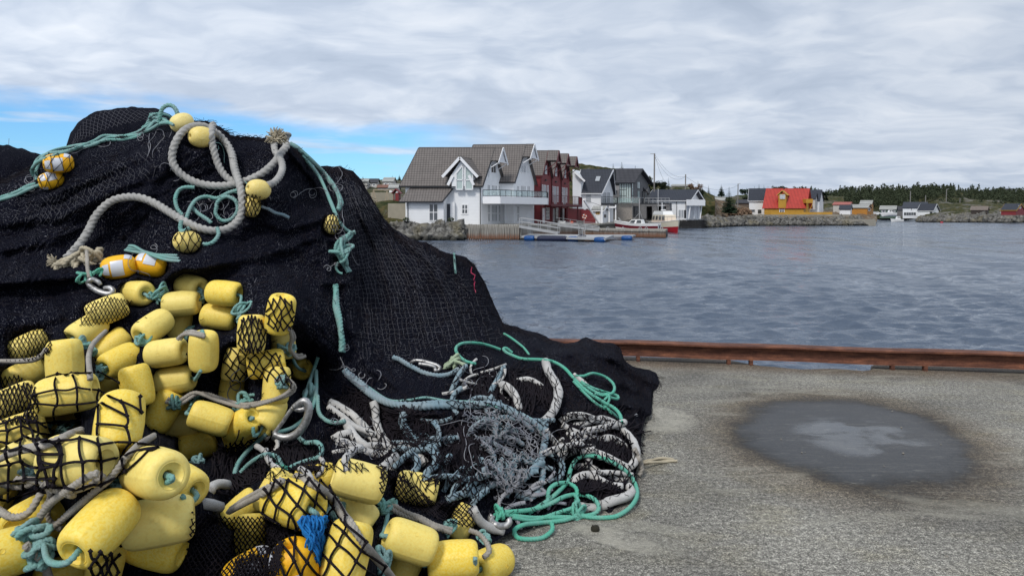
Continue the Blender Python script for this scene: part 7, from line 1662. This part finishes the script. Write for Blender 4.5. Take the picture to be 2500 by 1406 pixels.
b = MB(); A, B = P(1790, 527, 189), P(2075, 529, 191); b.hexa([A, B, B + Vector((0, 2, 0)), A + Vector((0, 2, 0)), A + Vector((0, 0, .25)), B + Vector((0, 0, .55)), B + Vector((0, 2, .55)), A + Vector((0, 2, .25))]); tag(b.build('quay_wall', M_conc2), 'low grey wall on top of the long stone bank', 'wall')
b = MB(); A, B = P(2040, 535.5, 186), P(2138, 535.5, 186); b.hexa([Vector((A.x, A.y, WZ - .3)), Vector((B.x, B.y, WZ - .3)), Vector((B.x, B.y + 6, WZ - .3)), Vector((A.x, A.y + 6, WZ - .3)), A, B, B + Vector((0, 6, 0)), A + Vector((0, 6, 0))]); tag(b.build('breakwater', M_conc2), 'long low concrete breakwater at the end of the stone bank', 'pier')
# yellow and red house group
simple_house('white house with black roof left of the red roof', (1829, 200), (1880, 200), (1882, 208), 527, 489, 461, M_white, M_rslate, [(1851, 1857, 490, 493, 2), (1834, 1843, 512, 518), (1850, 1859, 512, 522)], trim=M_wtrim)
hy, fy = simple_house('yellow house with bright red roof and small central dormer', (1866, 196), (1962, 196), (1976, 204), 527, 506, 461, M_yellow, M_rred, [(1904, 1914, 509, 518, 2, 2)], uo=(.5, .9), ov=.4)
b = MB(); fbox(b, fy, fy.hit('f', 1901, 500)[0], fy.hit('f', 1919, 500)[0], -.3, 2.2, fy.zf(1900, 508), fy.zf(1900, 474)); b.build('dormer_wall', M_yellow, hy); um = (fy.hit('f', 1901, 500)[0] + fy.hit('f', 1919, 500)[0]) / 2; z7, z8 = fy.zf(1900, 477), fy.zf(1900, 465); b = MB()
slab(b, [fy.p(um - 1.45, -.6, z7), fy.p(um - 1.45, 3, z7), fy.p(um, 3, z8), fy.p(um, -.6, z8)], .12); slab(b, [fy.p(um + 1.45, 3, z7), fy.p(um + 1.45, -.6, z7), fy.p(um, -.6, z8 + .003), fy.p(um, 3, z8 + .003)], .12); b.build('dormer_roof', M_yellow, hy)
fdd = Fr((1901, 195.6), (1919, 195.6), (1920, 197)); window(fdd, 'f', 1905, 1916, 476, 485, hy, 3, 2, mg=M_curt); b = MB(); A = P(1968, 486, 195); b.box(A.x, A.x + 1.8, 195, 199, P(0, 496, 195).z, P(0, 486, 195).z); b.bar(P(1970, 524, 195), P(1970, 496, 195), .15); b.bar(P(1972, 524, 195), P(1984, 497, 195), .12); b.build('balcony', M_yellow, hy); b = MB(); b.bar(P(1914, 462, 200), P(1914, 457, 200), .35); b.build('chimney', M_dark, hy)
b = MB(); A, B = P(1881, 527, 191), P(2032, 527, 192); n_ = 60
for k in range(4): b.bar(A + Vector((0, -.02 * (k % 2), .12 + k * .24)), B + Vector((0, -.02 * (k % 2), .12 + k * .24)), .07, .225)
tag(b.build('fence', M_yellow), 'long ochre board fence in front of the yellow house', 'fence')
simple_house('white house with dark roof right of the yellow house', (1965, 212), (2000, 212), (2010, 222), 520, 490, 464, M_white, M_rslate, [(1982, 1990, 497, 502, 2)])
simple_house('low annex with grey slat roof beside the yellow house', (1966, 207), (1990, 207), (1995, 211), 505, 485, 471, M_pgrey, M_rslate, [])
simple_house('white shed with dark flat roof and red trim', (2050, 215), (2076, 215), (2080, 221), 527, 511, 501, M_white, M_rslate, [])
simple_house('low house with faded red roof behind the dark roofed shed', (2034, 235), (2074, 235), (2082, 242), 520, 500, 494, M_pgrey, mat('faded_red_roof', rough=.8, fn=roofm((.35, .11, .09), .5, .5, .1)), [])
simple_house('orange boathouse with pale roof, nearer of the orange two', (2078, 225), (2117, 225), (2127, 232), 527, 508, 500, M_orange, M_rpale, [], rwins=[(2120, 2124, 508, 514)])
simple_house('orange boathouse peeking up behind the nearer orange one', (2100, 240), (2127, 240), (2132, 247), 520, 499, 490, M_orange, M_rpale, [])
simple_house('green grey boathouse with sagging pale roof', (2148, 290), (2187, 290), (2190, 297), 528, 512, 503, M_gren, M_rpale, [(2154, 2160, 514, 527), (2176, 2184, 514, 522)])
simple_house('grey shed between the green boathouse and the long white one', (2184, 300), (2204, 300), (2207, 306), 524, 513, 504, M_greyw, M_rflat, [])
hw, fw6 = simple_house('long white boathouse with dark roof and skylights', (2204, 280), (2262, 280), (2266, 294), 528, 508, 494, M_white, M_rslate, [(2207, 2236, 519, 526, 5, 1), (2224, 2226, 509, 513)])
simple_house('white gabled boathouse end with wide door at the right', (2240, 276), (2276, 276), (2292, 281), 528, 514, 498, M_white, M_rslate, [(2270, 2277, 517, 526)], uo=(.2, .6), trim=M_wtrim)
simple_house('small dark boathouse on the rocks at the right', (2370, 250), (2410, 250), (2414, 256), 521, 513, 504, flatmat('brown_boards', (.05, .04, .035), .8, .2), flatmat('brown_felt', (.16, .13, .11), .8, .2), [])
simple_house('rust red cabin with dark roof at the right edge', (2444, 225), (2480, 225), (2502, 232), 519, 513, 498, M_red, M_rslate, [], rwins=[(2487, 2492, 503, 508)], trim=M_yellow)
simple_house('house with dark roof among the trees on the right ridge', (2427, 460), (2468, 460), (2480, 468), 473, 465, 461, M_pgrey, M_rflat, [(2446, 2452, 466, 470)])
simple_house('brown roofed cottage behind the large spruce', (1798, 225), (1828, 225), (1834, 231), 508, 496, 488, flatmat('brown_boards2', (.12, .09, .07), .8, .2), M_rflat, [])
simple_house('grey roofed shed on the rise left of the large spruce', (1742, 230), (1768, 230), (1772, 236), 500, 490, 482, M_pgrey, M_rpale, [])
simple_house('flat roofed building on the rise behind the boathouse', (1640, 200), (1682, 200), (1686, 206), 463, 455, 451, flatmat('pale_yellow_render', (.40, .40, .28), .8, .1), M_rpale, [])
# far shores
terrain('far_shore', [[(1980, 545, 330), (2140, 533, 330), (2240, 533, 310), (2255, 540, 255), (2500, 541, 250), (2700, 541, 250), (3600, 541, 250)], [(1980, 530, 332), (2140, 531, 332), (2240, 531, 315), (2260, 534, 258), (2330, 524, 256), (2400, 528, 254), (2500, 523, 254), (3600, 523, 254)], [(1980, 528, 350), (2150, 528, 350), (2240, 526, 340), (2300, 515, 300), (2500, 512, 280), (3600, 512, 280)], [(1980, 510, 380), (2150, 512, 380), (2240, 498, 380), (2300, 484, 370), (2400, 492, 370), (2500, 498, 370), (3600, 498, 370)], [(1980, 478, 440), (2150, 470, 440), (2300, 466, 440), (2500, 474, 440), (3600, 474, 440)], [(1980, 480, 520), (3600, 480, 520)]], M_land, 220, 90, 2.6, 14, 61, x0=1980, x1=3600)
terrain('far_shore', [[(1700, 520, 250), (2060, 520, 260)], [(1700, 500, 260), (1850, 500, 270), (2060, 500, 280)], [(1700, 480, 300), (1850, 484, 300), (2060, 482, 320)], [(1700, 486, 380), (2060, 480, 400)]], M_land, 90, 40, 2.0, 12, 62, x0=1700, x1=2060)
rocks('dark rocky point at the far right shore', [(2245, 539, 258), (2280, 534, 256), (2330, 530, 254), (2365, 532, 253), (2400, 530, 252)], 420, 1.5, 13, name='rocks', spread=(7, 6))
rocks('pale rocks with lichen along the right edge shore', [(2380, 532, 248), (2450, 528, 247), (2560, 527, 247)], 460, 1.4, 14, name='rocks', spread=(6, 5))
b = MB(); c_ = P(2299, 541, 235); b.lathe([(-.45, .02), (-.4, .25), (0, .35), (.4, .25), (.45, .02)], 10, Matrix.Translation((c_.x, c_.y, WZ + .15))); tag(b.build('mooring_buoy', M_boatr, smooth=True), 'small red buoy floating off the rocky point', 'buoy')
for i, (px_, d_, L_, lb, tw) in enumerate(((2103, 235, 5.5, 'white van parked by the orange boathouse', 1), (2140, 270, 4.2, 'white car parked left of the green boathouse', 1), (2171, 275, 5.0, 'small white boat on the quay by the green boathouse', 0), (2190, 262, 4.0, 'white cabin boat moored left of the long white boathouse', 0))):
    if tw:
        c_ = P(px_, 526, d_); v_ = empty('parked_van' if i == 0 else 'parked_car', c_, lb, 'van' if i == 0 else 'car'); b = MB(); h_ = 1.9 if i == 0 else 1.4
        b.add([c_ + Vector((x, y, z)) for y in (0, 1.8) for x, z in ((-L_ / 2, .3), (L_ / 2, .3), (L_ / 2, .85), (L_ / 2 - .9, 1.0), (L_ / 2 - 1.5, h_), (-L_ / 2 + .3, h_), (-L_ / 2, 1.0))], [tuple(range(7)), tuple(range(13, 6, -1))] + [(k, k + 7, (k + 1) % 7 + 7, (k + 1) % 7) for k in range(7)]); b.build('body', M_boatw, v_)
        for wx in (-L_ / 2 + .9, L_ / 2 - .9): b = MB(); b.lathe([(-.1, .02), (-.1, .32), (.1, .32), (.1, .02)], 12, Matrix.Translation(c_ + Vector((wx, 0, .32))) @ Matrix.Rotation(math.pi / 2, 4, 'Z')); b.build('wheel', M_rubber, v_)
        b = MB(); b.add([c_ + Vector(q) for q in ((-L_ / 2 + .6, -.02, 1.05), (L_ / 2 - 1.2, -.02, 1.05), (L_ / 2 - 1.6, -.02, h_ - .15), (-L_ / 2 + .6, -.02, h_ - .15))], [(0, 1, 2, 3)]); b.build('window', M_glass, v_)
    else:
        zb_ = WZ if i == 3 else P(0, 526, d_).z
        bt, A, e, s = boat(lb, P(px_ + L_ / 2 * F / d_, 530, d_), P(px_ - L_ / 2 * F / d_, 530, d_), 2.0, .9, [M_boatw, M_boatr if i == 3 else M_boatw], zb=zb_)
        cabin(bt, A, e, s, L_ * .25, L_ * .6, .7, zb_ + .8, zb_ + 2.0, .4, M_boatw, win=2)
# ------------------------------------------------------------------ trees
def spruce(h, seed, tiers=15, w_=.24, m_=None):
    rs_ = random.Random(seed); b = MB()
    for k in range(tiers):
        z = h * (.10 + .88 * k / tiers); R0 = h * w_ * (1 - k / tiers) ** .85 * rs_.uniform(.75, 1.1) + .1; nb = max(5, int(13 * (1 - k / tiers) + 4))
        for i in range(nb):
            a = i / nb * 6.28 + rs_.uniform(-.3, .3); rr = R0 * rs_.uniform(.6, 1.1); dv = Vector((math.cos(a), math.sin(a), 0)); sd_ = Vector((-dv.y, dv.x, 0)); w2 = rr * .27
            for q in range(4):
                f0, f1 = q / 4, (q + 1) / 4; c0 = dv * rr * f0 + Vector((0, 0, z - rr * .22 * f0 + rr * .1 * f0 ** 2)); c1 = dv * rr * f1 + Vector((0, 0, z - rr * .22 * f1 + rr * .1 * f1 ** 2)); wq = w2 * (1.3 - f0) * rs_.uniform(.8, 1.4)
                b.add([c0 - sd_ * wq + Vector((0, 0, -.06 * rr)), c1 - sd_ * wq * .6 + Vector((0, 0, -.12 * rr)), c1, c0], [(0, 1, 2, 3)]); b.add([c0, c1, c1 + sd_ * wq * .6 + Vector((0, 0, -.12 * rr)), c0 + sd_ * wq + Vector((0, 0, -.06 * rr))], [(0, 1, 2, 3)])
    b.tube([(0, 0, h * .93), (0, 0, h)], .04 * h / 8 + .02, 4); tk = MB(); V_, F_ = tube_np(np.array([(0, 0, -.5), (0, 0, h * .5), (0, 0, h * .97)], float), np.array([.02 * h + .04, .012 * h, .01]), 7); tk.add(V_.tolist(), F_); return b, tk
def roundtree(h, seed, cw=.38, n=1000):
    rs_ = random.Random(seed); b = MB(); cl = [(rs_.gauss(0, .38) * cw * h, rs_.gauss(0, .38) * cw * h, h * rs_.uniform(.45, .95), h * cw * rs_.uniform(.28, .5)) for _ in range(9)]
    for k in range(n):
        x, y, z, r = rs_.choice(cl); v = Vector((rs_.gauss(0, 1), rs_.gauss(0, 1), rs_.gauss(0, .8))).normalized() * r * rs_.uniform(.5, 1.05); c = Vector((x, y, z)) + v; s_ = h * .035 * rs_.uniform(.6, 1.5); u = Vector((rs_.uniform(-1, 1), rs_.uniform(-1, 1), rs_.uniform(-.6, .6))).normalized() * s_; w2 = u.orthogonal().normalized() * s_ * .8; b.add([c - u, c + w2, c + u, c - w2], [(0, 1, 2, 3)])
    tk = MB(); V_, F_ = tube_np(np.array([(0, 0, -.5), (.1, 0, h * .3), (0, .1, h * .7)], float), np.array([.022 * h, .016 * h, .006 * h]), 6); tk.add(V_.tolist(), F_)
    for x, y, z, r in cl[:5]: tk.bar((0, 0, h * .35), (x, y, z), .012 * h)
    return b, tk
TM = {}
def tree(kind, label, px_, pyb, pyt, d_, seed, mfol, name='spruce_tree', group=None, bare=False):
    key = (kind, seed % 4, mfol.name); h0 = 10.0
    if key not in TM:
        fo, tk = spruce(h0, seed % 4, 26 if kind != 't' else 18, .33 if kind == 's' else .20) if kind in 'st' else roundtree(h0, seed % 4, .42)
        a = fo.build('crown', mfol); c = tk.build('trunk', M_trunk); TM[key] = (a.data, c.data); bpy.data.objects.remove(a); bpy.data.objects.remove(c)
    base = P(px_, pyb, d_); hh = (pyb - pyt) / F * d_; r_ = empty(name, base, label, 'tree', group); s_ = hh / h0; r_.scale = (s_ * (1.25 if kind == 'r' else 1), s_ * (1.25 if kind == 'r' else 1), s_); r_.rotation_euler = (0, 0, seed * 1.7)
    for nm, me in zip(('crown', 'trunk'), TM[key]): o = bpy.data.objects.new(nm, me); COL.objects.link(o); o.parent = r_
    return r_
for a in [('s', 'large dark spruce standing alone by the shore', 1780, 524, 457, 184, 1, M_spr), ('s', 'tall spruce rising between poles left of the large dark one', 1761, 480, 450, 215, 2, M_spr),
          ('s', 'tallest spruce right behind the skylight house', 1518, 458, 396, 172, 1, M_spr), ('s', 'spruce at the corner of the dark roof', 1497, 452, 400, 172, 2, M_spr), ('s', 'spruce above the grey modern house', 1551, 465, 405, 172, 3, M_spr),
          ('r', 'dense green tree right of the grey modern house', 1582, 470, 430, 170, 1, M_pine), ('r', 'low green tree below the tall pole', 1600, 475, 441, 172, 2, M_pine), ('r', 'green shrubby tree right of the tall pole', 1622, 470, 448, 174, 3, M_pine), ('t', 'thin young spruce near the second pole', 1632, 470, 434, 176, 1, M_spr), ('s', 'small spruce left of the flat roofed building', 1617, 465, 437, 176, 0, M_spr),
          ('r', 'brownish tree beside the flat roofed building', 1693, 480, 450, 180, 0, M_brown), ('s', 'dark spruce behind the boathouse balcony', 1706, 485, 447, 182, 2, M_spr), ('r', 'low evergreen on the knoll behind the boathouse', 1712, 490, 462, 181, 1, M_pine), ('t', 'slim spruce alone on the skyline', 1730, 475, 451, 240, 3, M_spr),
          ('s', 'spruce in a clump left of the black roofed house', 1853, 500, 450, 290, 3, M_spr)]: tree(*a)
rs_ = random.Random(10); k = 0
_on = 'first second third fourth fifth sixth seventh eighth ninth tenth eleventh twelfth thirteenth fourteenth fifteenth sixteenth seventeenth'.split()
_a = sorted([875, 886, 893, 918, 940, 958, 966, 975, 984, 905, 950]); _b = sorted([1820, 1832, 1842, 1865, 1828, 1875, 1890, 1902, 1936, 1948, 1990, 2010, 2020, 2003, 1810, 1770, 1745])
ORD = {x: _on[i] + ' from the left' for L_ in (_a, _b) for i, x in enumerate(L_)}
for px_, top, base, d_ in [(1820, 476, 505, 280), (1832, 462, 505, 280), (1842, 455, 505, 285), (1865, 452, 500, 290), (1828, 478, 510, 270), (1875, 455, 500, 290), (1890, 456, 500, 300), (1902, 458, 500, 300), (1936, 455, 500, 310), (1948, 457, 500, 310), (1990, 462, 500, 320), (2010, 466, 510, 320), (2020, 463, 510, 320), (2003, 470, 515, 300), (1810, 485, 512, 265), (875, 436, 445, 300), (886, 430, 445, 305), (893, 433, 445, 300), (918, 434, 446, 300), (940, 436, 446, 300), (958, 428, 446, 300), (966, 430, 446, 300), (975, 426, 446, 300), (984, 428, 446, 300), (905, 438, 446, 290), (950, 434, 446, 290), (1770, 478, 500, 250), (1745, 474, 496, 250)]:
    kind = 'srt'[k % 3] if px_ > 1000 else 'st'[k % 2]; tree(kind, ('tree on the rise at the left, ' if px_ < 1000 else 'evergreen in the belt behind the far houses, ') + ORD[px_], px_, base, top, d_, k, M_spr if k % 2 else M_pine, 'evergreen_tree', ['belt of evergreens behind the far houses', 'trees on the rise at the left'][px_ < 1000]); k += 1
# brown scrub by the cottage
for i, (px_, d_) in enumerate(((1795, 190), (1806, 192), (1818, 193))): bush('shrub', ['tan leafless shrub right of the large spruce', 'middle tan leafless shrub by the brown cottage', 'tan leafless shrub left of the black roofed white house'][i], P(px_, 527, d_), 1.9, i, M_brown, 260)
# forest mass on the right hillside
b = MB(); rs_ = random.Random(77); n_t = 0
def addtree(b, c, h, rs_):
    con = rs_.random() < .45
    for k in range(60):
        z = rs_.uniform(.12, 1.0); rr = h * (.24 * (1 - z) + .03 if con else .30 * math.sin(min(1, z * 1.05) * 2.6 + .25)) * rs_.uniform(.4, 1.05); a = rs_.uniform(0, 6.28); q = c + Vector((rr * math.cos(a), rr * math.sin(a), z * h)); s_ = h * .085 * rs_.uniform(.6, 1.4); u = Vector((rs_.uniform(-1, 1), rs_.uniform(-.3, .3), rs_.uniform(-1, .4))).normalized() * s_; w2 = Vector((rs_.uniform(-1, 1), rs_.uniform(-1, 1), rs_.uniform(-1, 1))).normalized() * s_ * .7; b.add([q - u, q + w2, q + u, q - w2], [(0, 1, 2, 3)])
for (x0, x1, ytop, ybot, d0, d1, n) in ((1975, 2060, 468, 500, 330, 430, 170), (2050, 2240, 459, 508, 340, 430, 800), (2230, 2330, 456, 486, 370, 440, 400), (2320, 2520, 464, 496, 370, 440, 640), (2520, 3500, 466, 490, 370, 440, 260), (2290, 2500, 488, 505, 330, 350, 30), (1880, 1990, 462, 480, 360, 420, 90)):
    for i in range(n):
        x = rs_.uniform(x0, x1); f = rs_.random(); d_ = d0 + (d1 - d0) * f; yb = ybot + (ytop + 8 - ybot) * f + rs_.uniform(-2, 2); addtree(b, P(x, yb + 3, d_), rs_.uniform(2.4, 4.4) * (1.35 if rs_.random() < .10 else 1), rs_)
tag(b.build('forest', M_pine), 'dark green forest covering the far hillside on the right', 'forest', kind='stuff')
# poles and wires
def pole(label, px_, yb, yt, d_, w_=.22, arm=None):
    r_ = empty('utility_pole', P(px_, yb, d_), label, 'pole'); b = MB(); b.tube([P(px_ - 1, yb + 6, d_), P(px_, yt, d_)], w_ / 2, 8); b.build('shaft', flatmat('grey_pole', (.20, .19, .18), .8, .1), r_)
    if arm: b = MB(); b.bar(P(px_, yt + arm[1], d_), P(px_ + arm[0], yt + arm[2], d_), .12); b.build('lamp_arm', M_galv, r_)
    return r_
pole('tallest pole with a lamp arm pointing left above the garage', 1598, 462, 375, 150, .3, (-10, 1, 1)); pole('second pole standing over the white boathouse', 1674, 470, 426, 165, .26)
pole('pole with a lamp arm right of the large spruce', 1802, 500, 449, 200, .26, (6, 1, -1)); pole('thin mast above the dark roofed boathouse trees', 1704, 482, 442, 182, .08)
for i, (px_, yb, yt) in enumerate(((2223, 492, 467), (2260, 500, 477), (2311, 488, 462), (2344, 506, 484))): pole(['pole above the long white boathouse', 'short pole behind the white gable end', 'pole highest on the heath slope', 'pole above the rocky point'][i], px_, yb, yt, 300 + 10 * i, .35, (5, 1, -1) if i == 2 else None)
pole('leafless twig mast at the left edge behind the net', 22, 352, 338, 60, .03)
def wire(label, A, B, sag):
    A = Vector(A); B = Vector(B); pts = [A.lerp(B, i / 16) - Vector((0, 0, sag * (1 - (2 * i / 16 - 1) ** 2))) for i in range(17)]; b = MB(); b.tube(pts, .022, 4); tag(b.build('power_line', M_dark), label, 'wire')
wire('power line from the tallest pole to the second', P(1599, 378, 150), P(1673, 431, 165), 1.6); wire('lower power line from the tallest pole to the second', P(1599, 384, 150), P(1673, 432, 165), 2.1); wire('power line from the second pole to the lamp pole', P(1675, 432, 165), P(1801, 453, 200), 2.0); wire('service wire dropping from the tallest pole', P(1600, 384, 150), P(1628, 450, 168), .8)
